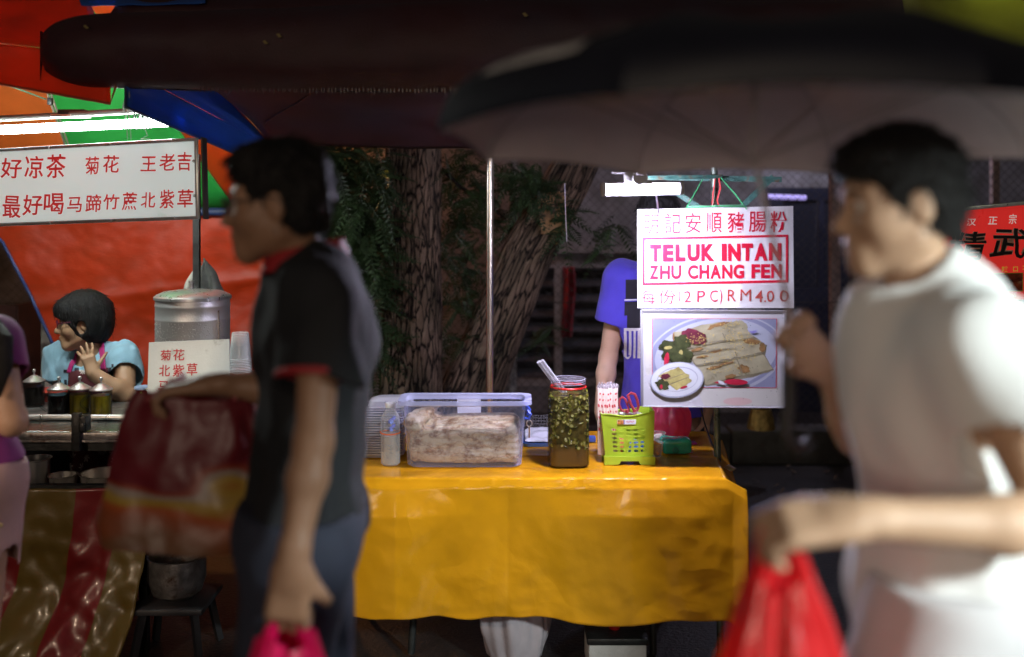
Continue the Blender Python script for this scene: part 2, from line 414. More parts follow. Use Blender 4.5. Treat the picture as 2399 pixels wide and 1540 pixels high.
# building behind the fence
def building():
    th = thing('building', 'dim grey building with louvre windows behind the fence', 'building', (0, 8.0, 0))
    wallm = mat('render_wall', (0.26, 0.25, 0.245), 0.9, var=(4, .3), bump=(20, .4), dirt=((.1, .09, .07), 3, .5, .7))
    mb = MB(); D = 8.0
    def slab(x0, x1, z0, z1, y=D, t=.2): mb.box(((x0 + x1) / 2, y + t / 2, (z0 + z1) / 2), (x1 - x0, t, z1 - z0))
    wx0, wx1 = P(1180, 0, D).x, P(1500, 0, D).x; wz0, wz1 = P(0, 905, D).z, P(0, 610, D).z
    dx0, dx1 = P(1790, 0, D).x, P(2000, 0, D).x; dz1 = P(0, 440, D).z
    slab(-6, wx0, 0, 3.8); slab(wx0, wx1, 0, wz0); slab(wx0, wx1, wz1, 3.8); slab(wx1, dx0, 0, 3.8); slab(dx0, dx1, dz1, 3.8); slab(dx1, 7, 0, 3.8)
    mb.build('wall', wallm, th, smooth=0)
    # louvre window
    fm = mat('window_frame', (.34, .32, .30), .7, var=(12, .3)); mb = MB()
    for x in (wx0 + .03, P(1308, 0, D).x, wx1 - .03): mb.box((x, D + .03, (wz0 + wz1) / 2), (.06, .08, wz1 - wz0))
    for z in (wz0 + .03, wz1 - .03): mb.box(((wx0 + wx1) / 2, D + .03, z), (wx1 - wx0, .075, .06))
    w = mb.build('window', fm, th)
    mb = MB(); rot = Matrix.Rotation(math.radians(35), 3, 'X')
    for i in range(8):
        z = wz0 + .1 + i * (wz1 - wz0 - .16) / 7; mb.box(((wx0 + wx1) / 2, D + .06, z), (wx1 - wx0 - .08, .10, .006), rot)
    mb.build('louvre_blades', mat('louvre_glass', (.10, .10, .11), .15, spec=.8, var=(8, .4)), w)
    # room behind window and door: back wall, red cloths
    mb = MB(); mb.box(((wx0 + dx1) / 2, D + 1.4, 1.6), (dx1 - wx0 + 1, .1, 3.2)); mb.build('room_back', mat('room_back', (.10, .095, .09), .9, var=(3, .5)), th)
    # glazed doors on the right
    mb = MB(); navy = mat('door_paint', (.022, .025, .045), .4, var=(5, .3))
    for a, b in ((1790, 1835), (1918, 1932), (1990, 2003)):
        xa, xb = P(a, 0, D).x, P(b, 0, D).x; mb.box(((xa + xb) / 2, D + .04, dz1 / 2), (xb - xa, .08, dz1))
    mb.box(((dx0 + dx1) / 2, D + .04, dz1 - .05), (dx1 - dx0 - .01, .07, .1)); mb.box(((dx0 + dx1) / 2, D + .04, .5), (dx1 - dx0 - .01, .07, 1.0))
    dr = mb.build('door', navy, th)
    mb = MB(); mb.box(((dx0 + dx1) / 2, D + .05, dz1 / 2 + .45), (dx1 - dx0 - .05, .008, dz1 - 1.1)); mb.build('pane', mat('door_glass', (.03, .032, .045), .12, spec=.9), dr)
    # ledge and pipe on the upper wall
    mb = MB(); mb.box((P(1420, 0, D).x, D - .04, P(0, 585, D).z), (.9, .08, .05)); mb.build('ledge', fm, th)
    return D
building()
# things hanging in the dim room / yard
def cloth_hang(px0, px1, py0, py1, d, m, name, label, cat):
    a, b = P(px0, py0, d), P(px1, py1, d); mb = MB()
    mb.grid(lambda u, v: (a.x + (b.x - a.x) * u + .01 * math.sin(v * 5), d + .03 * math.sin(u * 12 + v * 2), a.z + (b.z - a.z) * v), 16, 10)
    o = mb.build(name, m, origin=((a.x + b.x) / 2, d, b.z), solid=.004); tag(o, label, cat)
redcl = mat('red_cloth', (.32, .02, .03), .8, var=(10, .4))
cloth_hang(1318, 1345, 625, 790, 7.2, redcl, 'hanging_cloth', 'narrow red cloth hanging by the window frame behind the fence', 'cloth')
cloth_hang(1195, 1225, 660, 755, 7.2, redcl, 'hanging_cloth', 'short red cloth hanging behind the leaning trunk', 'cloth')
mb = MB(); a, b = P(1798, 461, 7.6), P(1888, 464, 7.6); mb.tube([a, b], .02, 10)
o = mb.build('tube_light', mat('far_tube', (.5, .45, .8), .4, emit=((.42, .34, .85), .55)), origin=a); tag(o, 'dim violet tube lamp glowing on the far building', 'tube lamp')
# hanging gold bucket seen past the frame post
q = P(1783, 1004, 5.9); mb = MB(); s = 5.9 / F
mb.lathe([(33 * s, 0), (33 * s, .004), (29 * s, .06), (23 * s, 46 * s), (22.2 * s, 46 * s), (28 * s, .06), (31.5 * s, .008)], q, 28, cap=(False, True))
o = mb.build('gold_shade', mat('gold_foil', (.52, .36, .12), .32, metal=.8, var=(30, .6), bump=(26, 1.0, None, .02)), origin=q); tag(o, 'crumpled gold shade hanging behind the menu poster', 'shade')
mb = MB(); mb.tube([q + Vector((0, 0, 46 * s)), q + Vector((.01, 0, .9))], .003, 5); mb.build('cord', dark, o)
# ------------------------------------------------------------------ trees
barkm = bpy.data.materials.new('bark'); barkm.use_nodes = True
def _bark():
    nt = barkm.node_tree; N, L = nt.nodes, nt.links; b = N['Principled BSDF']; b.inputs['Roughness'].default_value = .85; b.inputs['Specular IOR Level'].default_value = .25
    at = N.new('ShaderNodeUVMap'); at.uv_map = 'UVMap'
    def vor(sc, dist=.25):
        mp = N.new('ShaderNodeMapping'); L.new(at.outputs[0], mp.inputs[0]); mp.inputs['Scale'].default_value = sc
        nz = N.new('ShaderNodeTexNoise'); nz.inputs['Scale'].default_value = 1.3; nz.inputs['Detail'].default_value = 4; L.new(mp.outputs[0], nz.inputs[0])
        ad = N.new('ShaderNodeVectorMath'); ad.operation = 'MULTIPLY_ADD'; L.new(nz.outputs['Color'], ad.inputs[0]); ad.inputs[1].default_value = (dist * 3, dist * 3, 0); L.new(mp.outputs[0], ad.inputs[2])
        v = N.new('ShaderNodeTexVoronoi'); v.feature = 'DISTANCE_TO_EDGE'; v.inputs['Scale'].default_value = 1.0; L.new(ad.outputs[0], v.inputs['Vector']); return v.outputs['Distance']
    v1 = vor((40, 20, 1), .42); v2 = vor((95, 50, 1), .4)
    rp = N.new('ShaderNodeValToRGB'); e = rp.color_ramp.elements; e[0].position = .02; e[0].color = (.012, .008, .006, 1); e[1].position = .13; e[1].color = (.32, .24, .18, 1)
    L.new(v1, rp.inputs[0])
    nz = N.new('ShaderNodeTexNoise'); nz.inputs['Scale'].default_value = 9; nz.inputs['Detail'].default_value = 6; L.new(at.outputs[0], nz.inputs[0])
    r2 = N.new('ShaderNodeValToRGB'); r2.color_ramp.elements[0].position = .35; r2.color_ramp.elements[1].position = .68; r2.color_ramp.elements[0].color = (.35, .35, .3, 1); r2.color_ramp.elements[1].color = (1.1, 1, .95, 1); L.new(nz.outputs[0], r2.inputs[0])
    mx = N.new('ShaderNodeMix'); mx.data_type = 'RGBA'; mx.blend_type = 'MULTIPLY'; mx.inputs[0].default_value = 1; L.new(rp.outputs[0], mx.inputs[6]); L.new(r2.outputs[0], mx.inputs[7]); L.new(mx.outputs[2], b.inputs['Base Color'])
    cl = N.new('ShaderNodeClamp'); cl.inputs[2].default_value = .3; L.new(v1, cl.inputs[0])
    sm = N.new('ShaderNodeMath'); sm.operation = 'MULTIPLY_ADD'; L.new(v2, sm.inputs[0]); sm.inputs[1].default_value = .35; L.new(cl.outputs[0], sm.inputs[2])
    bp = N.new('ShaderNodeBump'); bp.inputs['Distance'].default_value = .07; bp.inputs['Strength'].default_value = 1.0; L.new(sm.outputs[0], bp.inputs['Height']); L.new(bp.outputs[0], b.inputs['Normal'])
_bark()
def trunk(mb, pts, rs, nu=120, nv=220, amp=.012):
    pts = [Vector(p) for p in pts]; m = len(pts)
    def at(v):
        x = v * (m - 1); i = min(int(x), m - 2); t = x - i; return pts[i].lerp(pts[i + 1], t), rs[i] + (rs[i + 1] - rs[i]) * t, (pts[min(i + 1, m - 1)] - pts[i]).normalized()
    def fn(u, v):
        c, r, t = at(v); a = 2 * math.pi * u; e1 = t.cross(Vector((0, 1, 0))).normalized(); e2 = t.cross(e1)
        d = e1 * math.cos(a) + e2 * math.sin(a)
        k = amp * (wob((math.cos(a) * 1.2, math.sin(a) * 1.2, v * 5), 2.2, 1) + .45 * wob((math.cos(a) * 6, math.sin(a) * 6, v * 14), 2.0, 2))
        return c + d * (r + k)
    o = len(mb.v); mb.grid(fn, nu, nv)
    ln = sum((pts[i + 1] - pts[i]).length for i in range(m - 1))
    for i in range(o, len(mb.v)):
        u, v = mb.uv[i]; mb.uv[i] = (u * 2 * math.pi * .14 * 1.0, v * ln * .36)
leafm = mat('feather_leaf', (0.028, 0.055, 0.016), 0.55, var=(6, .7), transl=.25)
def frond(mb, p, d, up, l, pairs, lw):
    d = d.normalized(); s = d.cross(up).normalized(); up2 = s.cross(d)
    pts = [p + d * (l * t) - Vector((0, 0, 1)) * (l * .35 * t * t) for t in [i / 5 for i in range(6)]]
    mb.tube(pts, [.0022, .002, .0018, .0015, .0012, .001], 3, cap=False)
    for i in range(pairs):
        t = (i + .7) / pairs; q = p + d * (l * t) - Vector((0, 0, 1)) * (l * .35 * t * t); w = lw * math.sin(math.pi * min(.93, .18 + t * .8)) * R.uniform(.85, 1.1)
        for sg in (1, -1):
            e = (s * sg + d * .45 - up2 * .25 * R.uniform(.4, 1.5)).normalized(); f = d * (lw * .14)
            mb.add([q, q + e * w * .5 + f, q + e * w, q + e * w * .5 - f], [(0, 1, 2, 3)])
def crown(mb, regions, n):
    tot = sum(r[6] for r in regions)
    for x0, y0, x1, y1, d0, d1, wt in regions:
        for i in range(int(n * wt / tot)):
            p = P(R.uniform(x0, x1), R.uniform(y0, y1), R.uniform(d0, d1))
            d = Vector((R.uniform(-1, 1), R.uniform(-.8, .5), R.uniform(-.75, .35)))
            frond(mb, p, d, Vector((R.uniform(-.3, .3), -.5, 1)).normalized(), R.uniform(.10, .24), R.randint(8, 13), R.uniform(.03, .055))
tr = thing('tree', 'thick rough barked tree trunk standing upright behind the food container', 'tree', (P(967, 0, 5.25).x, 5.25, 0))
mb = MB(); X = P(967, 0, 5.25).x
trunk(mb, [(X - .02, 5.25, -.05), (X - .015, 5.25, .25), (X - .01, 5.25, .7), (X, 5.25, 1.3), (X + .003, 5.25, 1.9), (X + .01, 5.25, 2.6), (X + .05, 5.25, 3.6)], [.30, .205, .165, .15, .142, .138, .12]); mb.build('trunk', barkm, tr, smooth=80)
mb = MB()
for a, b, c in ((P(930, 430, 5.2), P(850, 380, 5.0), P(760, 470, 5.0)), (P(935, 620, 5.2), P(860, 560, 5.0), P(820, 500, 4.95)), (P(1000, 380, 5.3), P(1080, 440, 5.3), P(1190, 520, 5.35)), (P(930, 700, 5.2), P(880, 690, 5.05), P(800, 760, 5.0))):
    mb.tube([a, a.lerp(b, .5) + Vector((0, 0, .02)), b, b.lerp(c, .5) + Vector((0, 0, .015)), c], [.014, .012, .009, .006, .003], 6)
mb.build('branch', barkm, tr)
mb = MB(); crown(mb, [(745, 345, 905, 520, 4.8, 5.5, 5), (760, 500, 905, 660, 4.85, 5.5, 4), (800, 640, 905, 780, 4.9, 5.4, 2), (850, 760, 900, 900, 4.95, 5.3, .6), (640, 300, 800, 420, 5.0, 5.5, 1.5), (1030, 350, 1140, 560, 5.2, 5.7, 1.7), (1030, 560, 1130, 720, 5.3, 5.7, .9), (1040, 780, 1110, 840, 5.3, 5.6, .25), (1180, 380, 1260, 470, 5.0, 5.3, .5), (620, 60, 1000, 330, 5.2, 6.0, 3)], 1500)
mb.build('crown', leafm, tr, smooth=0)
tr2 = thing('tree', 'dark leaning tree trunk slanting right behind the chrome pole', 'tree', P(1035, 1180, 5.45)); tr2.location.z = 0; tr2['_o'] = tuple(tr2.location)
mb = MB(); d = 5.45
trunk(mb, [P(1025, 1195, d), P(1050, 1080, d), P(1085, 960, d), P(1150, 800, d), P(1235, 600, d), P(1330, 420, d), P(1400, 280, d + .1), P(1450, 120, d + .2)], [.24, .20, .18, .155, .135, .125, .115, .10], amp=.010); mb.build('trunk', barkm, tr2, smooth=80)
mb = MB(); crown(mb, [(1230, 400, 1275, 480, 5.0, 5.25, .6), (1290, 470, 1345, 530, 4.95, 5.15, .35), (1395, 500, 1450, 600, 5.2, 5.6, .35), (1380, 120, 1600, 330, 5.0, 5.6, 2), (1240, 755, 1290, 800, 5.5, 5.8, .2), (1160, 480, 1200, 560, 5.5, 5.8, .3)], 170)
mb.build('crown', leafm, tr2, smooth=0)
# board nailed to the leaning trunk, rag and wire tube on the upright one, string
bd = [P(1257, 449, 5.18), P(1326, 450, 5.22), P(1330, 541, 5.22), P(1269, 549, 5.18)]
mb = MB(); mb.prism(bd, (0, .02, 0)); o = mb.build('wooden_board', mat('stained_board', (.30, .17, .07), .75, var=(9, .5, (1, 1, 3)), bump=(30, .4), dirt=((.05, .03, .02), 12, .48, .62)), origin=bd[2], fix=True); tag(o, 'small stained brown board nailed to the leaning tree trunk', 'board')
mb = MB(); mb.tube([P(1323, 430, 4.7), P(1325, 500, 4.7), P(1328, 568, 4.7)], .0016, 5); o = mb.build('string', mat('white_string', (.75, .7, .8), .6), origin=P(1328, 568, 4.7)); tag(o, 'thin white string hanging in front of the stained board', 'string')
mb = MB(); rg = [(880, 412), (893, 402), (909, 398), (913, 412), (908, 424), (898, 418), (890, 423)]
mb.prism([P(x, y, 5.03) for x, y in rg], (0, .012, 0)); th = mb.build('yellow_rag', mat('rag', (.42, .36, .03), .7, var=(14, .3)), origin=P(900, 412, 5.03), fix=True); tag(th, 'yellow rag tied on the upright trunk with a bent metal rod', 'rag')
mb = MB(); mb.tube([P(905, 417, 5.0), P(911, 430, 5.0), P(904, 442, 5.0), P(888, 478, 5.0), P(876, 501, 5.0)], [.009, .010, .008, .006, .005], 8); mb.build('rod', mat('brass_rod', (.55, .38, .16), .25, metal=.9, bump=(90, .6)), th)
# glowing orange plaster wall of a shop far behind the leaves
mb = MB(); a, b = P(560, 350, 9.0), P(900, 650, 9.0)
mb.box(((a.x + b.x) / 2 - .3, 8.9, 1.6), (2.4, .1, 3.2)); o = mb.build('plaster_wall', mat('orange_plaster', (.55, .34, .22), .9, var=(5, .2)), origin=(a.x, 8.9, 0)); tag(o, 'pale plaster wall glowing orange behind the tree leaves', 'wall')
# ------------------------------------------------------------------ tea stall on the left
steel = mat('stainless', (.72, .71, .69), .30, metal=.85, var=(40, .12, (1, 1, .1)), bump=(60, .03, (1, 1, .05)))
dull = mat('worn_steel', (.36, .34, .33), .38, metal=.9, var=(18, .5), bump=(45, .35), dirt=((.10, .05, .03), 16, .55, .68))
blackp = mat('black_paint', (.012, .013, .013), .4, var=(20, .5), bump=(60, .3))
glassm = mat('clear_glass', (.8, .85, .84), .04, spec=.9, alpha=.07, clear=True)
ZC = 0.83
st = thing('tea_stall', 'steel topped drink stall with black rails and a low shelf', 'stall', (-1.75, 3.85, 0))
X0, X1 = -2.6, -.72
mb = MB(); mb.box(((X0 + X1) / 2, 3.98, ZC - .01), (X1 - X0, .56, .02), bevel=.004); mb.build('counter_top', dull, st)
mb = MB(); a = P(0, 987, 3.695).z; b = P(0, 1014, 3.57).z
mb.grid(lambda u, v: (X0 + (X1 - X0) * u, 3.695 - .125 * v, a + (b - a) * v + .0015 * wob((u * 6, v, 0), 6)), 60, 6); mb.build('drip_tray', mat('wet_tray', (.33, .35, .34), .2, metal=.9, var=(25, .5), bump=(38, .5, (.5, 2, 1), .006)), st, solid=.003)
mb = MB(); mb.tube([(X0, 3.7, P(0, 978, 3.7).z), (X1, 3.7, P(0, 978, 3.7).z)], .011, 12); mb.box(((X0 + X1) / 2, 3.71, P(0, 983, 3.7).z), (X1 - X0, .012, .018)); mb.build('back_rail', steel, st)
mb = MB(); mb.box(((X0 + X1) / 2, 3.565, P(0, 1022, 3.56).z), (X1 - X0, .014, .026), bevel=.003); mb.box(((X0 + X1) / 2, 3.562, P(0, 1033, 3.56).z), (X1 - X0, .02, .007)); mb.build('front_rail', dull, st)
mb = MB(); mb.box(((X0 + X1) / 2, 3.60, P(0, 1044, 3.59).z), (X1 - X0, .04, .032)); mb.build('beam', blackp, st)
mb = MB(); mb.box((P(180, 0, 3.55).x, 3.55, P(0, 1012, 3.55).z), (.03, .025, .135), bevel=.002); mb.build('post', blackp, st)
mb = MB(); q = P(199, 991, 3.56); mb.box(q, (.028, .05, .058), bevel=.006); mb.box(q + Vector((.004, -.03, -.01)), (.016, .012, .03), bevel=.003); mb.build('clamp', blackp, st)
zs = P(0, 1138, 3.6).z; zsh = .42
mb = MB(); mb.box(((X0 + X1) / 2, 3.9, zsh - .01), (X1 - X0, .62, .02)); mb.build('shelf', blackp, st)
mb = MB(); mb.box(((X0 + X1) / 2, 3.585, zs), (X1 - X0, .03, .018)); mb.build('beam', blackp, st)
for x in (X0 + .04, X1 - .04, -1.34):
    for y in (3.63, 4.2):
        mb = MB(); mb.box((x, y, (ZC - .02) / 2), (.03, .03, ZC - .02)); mb.build('leg', blackp, st)
# striped tarpaulin skirt
strm = bpy.data.materials.new('striped_plastic'); strm.use_nodes = True
def _stripe():
    nt = strm.node_tree; N, L = nt.nodes, nt.links; b = N['Principled BSDF']; uv = N.new('ShaderNodeUVMap'); sp = N.new('ShaderNodeSeparateXYZ'); L.new(uv.outputs[0], sp.inputs[0])
    r = N.new('ShaderNodeValToRGB'); r.color_ramp.interpolation = 'CONSTANT'; red = (.15, .009, .010, 1); ol = (.105, .070, .014, 1)
    el = r.color_ramp.elements; el[0].position = 0; el[0].color = red; el[1].position = .27; el[1].color = ol
    for p, c in ((.345, red), (.53, ol), (.71, red), (.868, ol)): e = el.new(p); e.color = c
    L.new(sp.outputs[0], r.inputs[0]); L.new(r.outputs[0], b.inputs['Base Color']); b.inputs['Roughness'].default_value = .34; b.inputs['Coat Weight'].default_value = .12
    tc = N.new('ShaderNodeTexCoord'); n = N.new('ShaderNodeTexNoise'); n.inputs['Scale'].default_value = 9; n.inputs['Detail'].default_value = 4; L.new(tc.outputs['Object'], n.inputs[0])
    bp = N.new('ShaderNodeBump'); bp.inputs['Strength'].default_value = .35; bp.inputs['Distance'].default_value = .012; L.new(n.outputs[0], bp.inputs['Height']); L.new(bp.outputs[0], b.inputs['Normal'])
_stripe()
def skirt(u, v):
    top = P(-260 + 620 * u, 1146, 3.565); x = top.x; y = 3.565 - .02 * v - .42 * max(0, v - .35) ** 2; z = top.z * (1 - v) + .004
    w = .010 + .03 * v
    return Vector((x - (.03 + .06 * v) * v + w * .6 * wob((x * 3, v * 1.5, 0), 3.0, 3), y - w * (wob((x * 4, v * 2.4, 1), 3.2, 1) + .5 * wob((x * 9, v * 5, 2), 3, 4)) - w, z))
mb = MB(); mb.grid(skirt, 90, 60); o = mb.build('striped_tarpaulin', strm, origin=(-1.7, 3.5, 0), smooth=80, solid=.002); tag(o, 'glossy red and olive striped plastic skirt hung on the drink stall', 'tarpaulin')
# pots on the low shelf
def pot(name, label, cat, px, d, r, h, z, m=steel, flare=1.1, rim=.006):
    c = Vector((P(px, 0, d).x, d, z)); mb = MB()
    mb.lathe([(r * .96, 0), (r, .006), (r * flare, h - .006), (r * flare + rim, h - .002), (r * flare + rim, h), (r * flare - .003, h), (r - .004, .01), (0.001, .008)], c, 40, cap=(True, False))
    o = mb.build(name, m, origin=c); tag(o, label, cat); return o
zt = zsh + .001
pot('steel_pot', 'dull steel pot on the low shelf beside the pink shorts', 'pot', 82, 3.82, .05, .24, zt)
pot('steel_bowl', 'small shiny steel bowl next to the pot on the low shelf', 'bowl', 148, 3.80, .038, .182, zt, flare=1.3)
pot('steel_basin', 'wide shallow steel basin at the right end of the low shelf', 'basin', 246, 3.82, .07, .185, zt, flare=1.25)
# glass tea mugs
def mug(px, py, d, label, tea):
    c = Vector((P(px, 0, d).x, d, ZC)); t = thing('glass_mug', label, 'mug', c, 'lidded glass tea mugs on the counter')
    r, h = .040, .098; mb = MB(); mb.lathe([(r * .93, 0), (r, .006), (r, h), (r - .003, h), (r - .003, .008), (.001, .008)], c, 32, cap=(True, False)); mb.build('glass', glassm, t)
    mb = MB(); mb.lathe([(.001, .009), (r - .0035, .009), (r - .0035, h * .80), (.001, h * .80)], c, 28, cap=(False, False)); mb.build('tea', tea, t)
    mb = MB(); pts = [c + Vector((-r + .002 - .030 * math.sin(math.pi * k / 8), -.018, h * (.82 - .62 * k / 8))) for k in range(9)]; mb.tube(pts, .0055, 8); mb.build('handle', glassm, t)
    mb = MB(); mb.lathe([(r + .002, h), (r + .002, h + .004), (r * .85, h + .009), (r * .32, h + .023), (.007, h + .026), (.001, h + .026)], c, 32, cap=(True, False)); l = mb.build('lid', steel, t)
    mb = MB(); mb.lathe([(.004, h + .025), (.0035, h + .036), (.0065, h + .038), (.0065, h + .046), (.003, h + .049), (.001, h + .049)], c, 12, cap=(False, False)); mb.build('knob', steel, l)
tea_d = mat('dark_tea', (.008, .004, .003), .08, spec=.7); tea_y = mat('yellow_tea', (.55, .42, .02), .08, spec=.7, var=(50, .7, (1, 1, .2)), transl=.4)
mug(80, 0, 3.98, 'lidded glass mug of dark tea set back beside the bare elbow', tea_d)
mug(138, 0, 3.80, 'lidded glass mug of dark tea next to the first yellow one', tea_d)
mug(187, 0, 3.81, 'lidded glass mug of yellow tea between a dark and a yellow one', tea_y)
mug(237, 0, 3.79, 'lidded glass mug of yellow tea at the right end of the row', tea_y)
# glass lid with red rim behind mugs
c = Vector((P(134, 0, 4.12).x, 4.12, ZC + .035)); mb = MB(); mb.lathe([(.07, -.034), (.073, 0), (.076, .004), (.05, .016), (.012, .022), (.001, .022)], c, 32, cap=(True, False)); t = mb.build('pot_lid', mat('red_lid', (.35, .05, .035), .2, spec=.7), origin=c); tag(t, 'reddish pot lid with black knob lying behind the tea mugs', 'lid')
mb = MB(); mb.lathe([(.008, .021), (.008, .032), (.015, .034), (.015, .042), (.001, .045)], c, 16, cap=(True, False)); mb.build('knob', blackp, t)
# small storage jar with blue lid
c = Vector((P(336, 0, 4.02).x, 4.02, ZC)); t = thing('storage_jar', 'small storage jar with pale blue clip lid beside the menu board', 'jar', c); mb = MB(); mb.lathe([(.026, 0), (.03, .004), (.03, .06), (.001, .06)], c, 24, cap=(True, False)); mb.build('body', mat('jar_red', (.25, .03, .03), .3), t)
mb = MB(); mb.lathe([(.034, .06), (.036, .064), (.034, .072), (.001, .073)], c, 24, cap=(True, False)); mb.build('lid', mat('blue_lid', (.30, .42, .62), .35), t)
mb = MB(); mb.tube([c + Vector((.02, -.032, .066)), c + Vector((.034, -.04, .058)), c + Vector((.044, -.03, .066)), c + Vector((.034, -.02, .07))], .003, 6, closed=True); mb.build('clip', steel, t)
mb = MB(); q = P(330, 918, 3.85); mb.tube([q, q + Vector((.012, 0, -.05))], .004, 8); o = mb.build('straw', mat('lime_straw', (.45, .55, .08), .4), origin=q); tag(o, 'short lime green straw standing before the storage jar', 'straw')
# big steel drink urn
d = 4.0; c = Vector((P(452, 0, d).x, d, ZC)); t = thing('drink_urn', 'tall stainless steel drink urn with domed lid', 'urn', c); k = d / F; r = 84 * k; zt_ = lambda y: P(0, y, d).z - c.z
mb = MB(); mb.lathe([(r, 0), (r, zt_(749)), (r * 1.008, zt_(747)), (r * 1.008, zt_(744)), (r, zt_(742)), (r, zt_(718)), (r * 1.01, zt_(716)), (r * 1.01, zt_(712)), (r, zt_(710)), (r * 1.0, zt_(698)), (.001, zt_(698))], c, 64, cap=(True, False))
stw = mat('wet_stainless', (.72, .71, .70), .42, metal=.8, var=(3, .12), bump=(150, .15)); mb.build('body', stw, t, smooth=30)
mb = MB(); mb.lathe([(r * 1.02, zt_(701)), (r * 1.045, zt_(700)), (r * 1.045, zt_(694)), (r * .99, zt_(690)), (r * .8, zt_(683)), (r * .45, zt_(679)), (.001, zt_(677))], c, 64, cap=(True, False)); l = mb.build('lid', steel, t, smooth=30)
mb = MB(); q = c + Vector((-.005, 0, 0)); mb.lathe([(.008, zt_(679)), (.008, zt_(664)), (.012, zt_(663)), (.012, zt_(658)), (.001, zt_(658))], q, 16, cap=(False, False)); mb.build('knob', dull, l)
mb = MB(); mb.box(c + Vector((r * .86, -r * .5, zt_(770))), (.006, .008, .16)); mb.build('seam', dull, t)
# condensation beads as a part of the urn
mb = MB()
for i in range(260):
    a = math.radians(R.uniform(200, 345)); z = zt_(R.uniform(750, 797)); rr = R.uniform(.001, .0026); mb.ell(c + Vector((math.cos(a) * r, math.sin(a) * r, z)), (rr, rr, rr * 1.2), n=5, m=3)
mb.build('water_beads', steel, t)['kind'] = 'stuff'
# white menu board in front of the urn
pl = Plane(P(349, 803, 3.74), P(537, 795, 3.74), P(345, 950, 3.70)); t = thing('menu_board', 'worn white metal board with red characters leaning on the urn', 'board', P(442, 960, 3.72))
boardm = mat('white_board', (.66, .68, .64), .35, var=(5, .12), dirt=((.2, .19, .16), 10, .6, .75), bump=(120, .1)); mb = MB(); mb.prism([pl.at(349, 803), pl.at(537, 795), pl.at(539, 962), pl.at(344, 962)], (0, .006, 0)); mb.build('panel', boardm, t, fix=True)
redp = mat('red_letter', (.52, .02, .03), .45, var=(40, .2)); mb = MB()
letters(mb, pl, [('菊', 376, 820, 401, 845), ('花', 406, 818, 433, 845), ('北', 373, 855, 399, 882), ('紫', 405, 854, 432, 883), ('草', 438, 851, 463, 880), ('马', 371, 893, 397, 919), ('蹄', 403, 891, 430, 919), ('竹', 437, 890, 463, 917)], .002, .04, .012); mb.build('lettering', redp, t)
# stack of clear cups upside down
cupm = mat('clear_cup', (.80, .80, .82), .12, spec=.8, alpha=.13)
for i in range(9):
    c = Vector((P(563, 0, 3.86).x + R.uniform(-.0008, .0008), 3.86, .985 + i * .0062)); 
    if i == 0:
        t = thing('plastic_cup', 'clear plastic cup upside down in the nested stack beside the menu board', 'cup', c, 'nested clear plastic cups'); mb = MB()
        pr = [(.043, 0), (.0445, .002), (.043, .004)] + [(.0415 - .0095 * z / .1 + (.0006 if j % 2 else 0), .004 + z) for j, z in enumerate([x * .004 for x in range(25)])] + [(.031, .104), (.028, .105), (.001, .103)]
        mb.lathe(pr, c, 28, cap=(False, False)); mb.build('cup_wall', cupm, t, smooth=25); mb = MB(); mb.tube([c + Vector((.0435 * math.cos(a), .0435 * math.sin(a), .002)) for a in [2 * math.pi * q / 28 for q in range(28)]], .0016, 6, closed=True); mb.build('rim', mat('cup_rim', (.85, .85, .88), .15, spec=.8, alpha=.4), t); cup0 = t
    else: dup(cup0, (0 + R.uniform(-.0008, .0008), R.uniform(-.0008, .0008), i * .0062))
mb = MB(); c = Vector((P(563, 0, 3.86).x, 3.86, ZC)); mb.box(c + Vector((0, 0, .0775)), (.12, .11, .153), bevel=.006); o = mb.build('storage_box', mat('block', (.2, .05, .03), .6, var=(20, .3)), origin=c); tag(o, 'dark red box under the stack of clear cups', 'box')
# pole and draped cloth
mb = MB(); q0 = P(461, 512, 4.2); mb.box((q0.x, 4.2, (q0.z + .12 + .55) / 2 + .15), (.026, .026, q0.z + .12 - .55)); o = mb.build('sign_post', blackp, origin=(q0.x, 4.2, .6)); tag(o, 'black square post rising from the stall behind the urn', 'post')
def hood(px0, px1, pt, yt, yb, m, nm, par=None):
    mb = MB(); d = 4.28
    def fn(u, v):
        a = math.pi * (1.0 - u); e = v ** .75; r = (px1 - px0) / 2 * d / F; c = P((px0 + px1) / 2, yt, d); top = P(pt, yt, d)
        x = top.x + (c.x - top.x) * e + math.cos(a) * r * e; y = d - math.sin(a) * r * .7 * e + .012 * e * math.sin(u * 15); return (x + .004 * math.sin(v * 9 + u * 5), y, top.z + (P(0, yb, d).z - top.z) * v)
    mb.grid(fn, 36, 16); return mb.build(nm, m, par, origin=P(pt, yb, d), solid=.006, smooth=60)
o = hood(420, 485, 470, 615, 700, mat('grey_felt', (.36, .35, .31), .9, var=(30, .4), bump=(120, .5)), 'cloth_bag'); tag(o, 'pale grey cloth draped on the black post behind the urn lid', 'cloth')
o2 = hood(458, 532, 478, 606, 700, mat('dark_felt', (.10, .105, .095), .9, var=(30, .4), bump=(120, .5)), 'cloth_bag'); tag(o2, 'dark grey peaked cloth hung beside the pale one behind the urn', 'cloth')
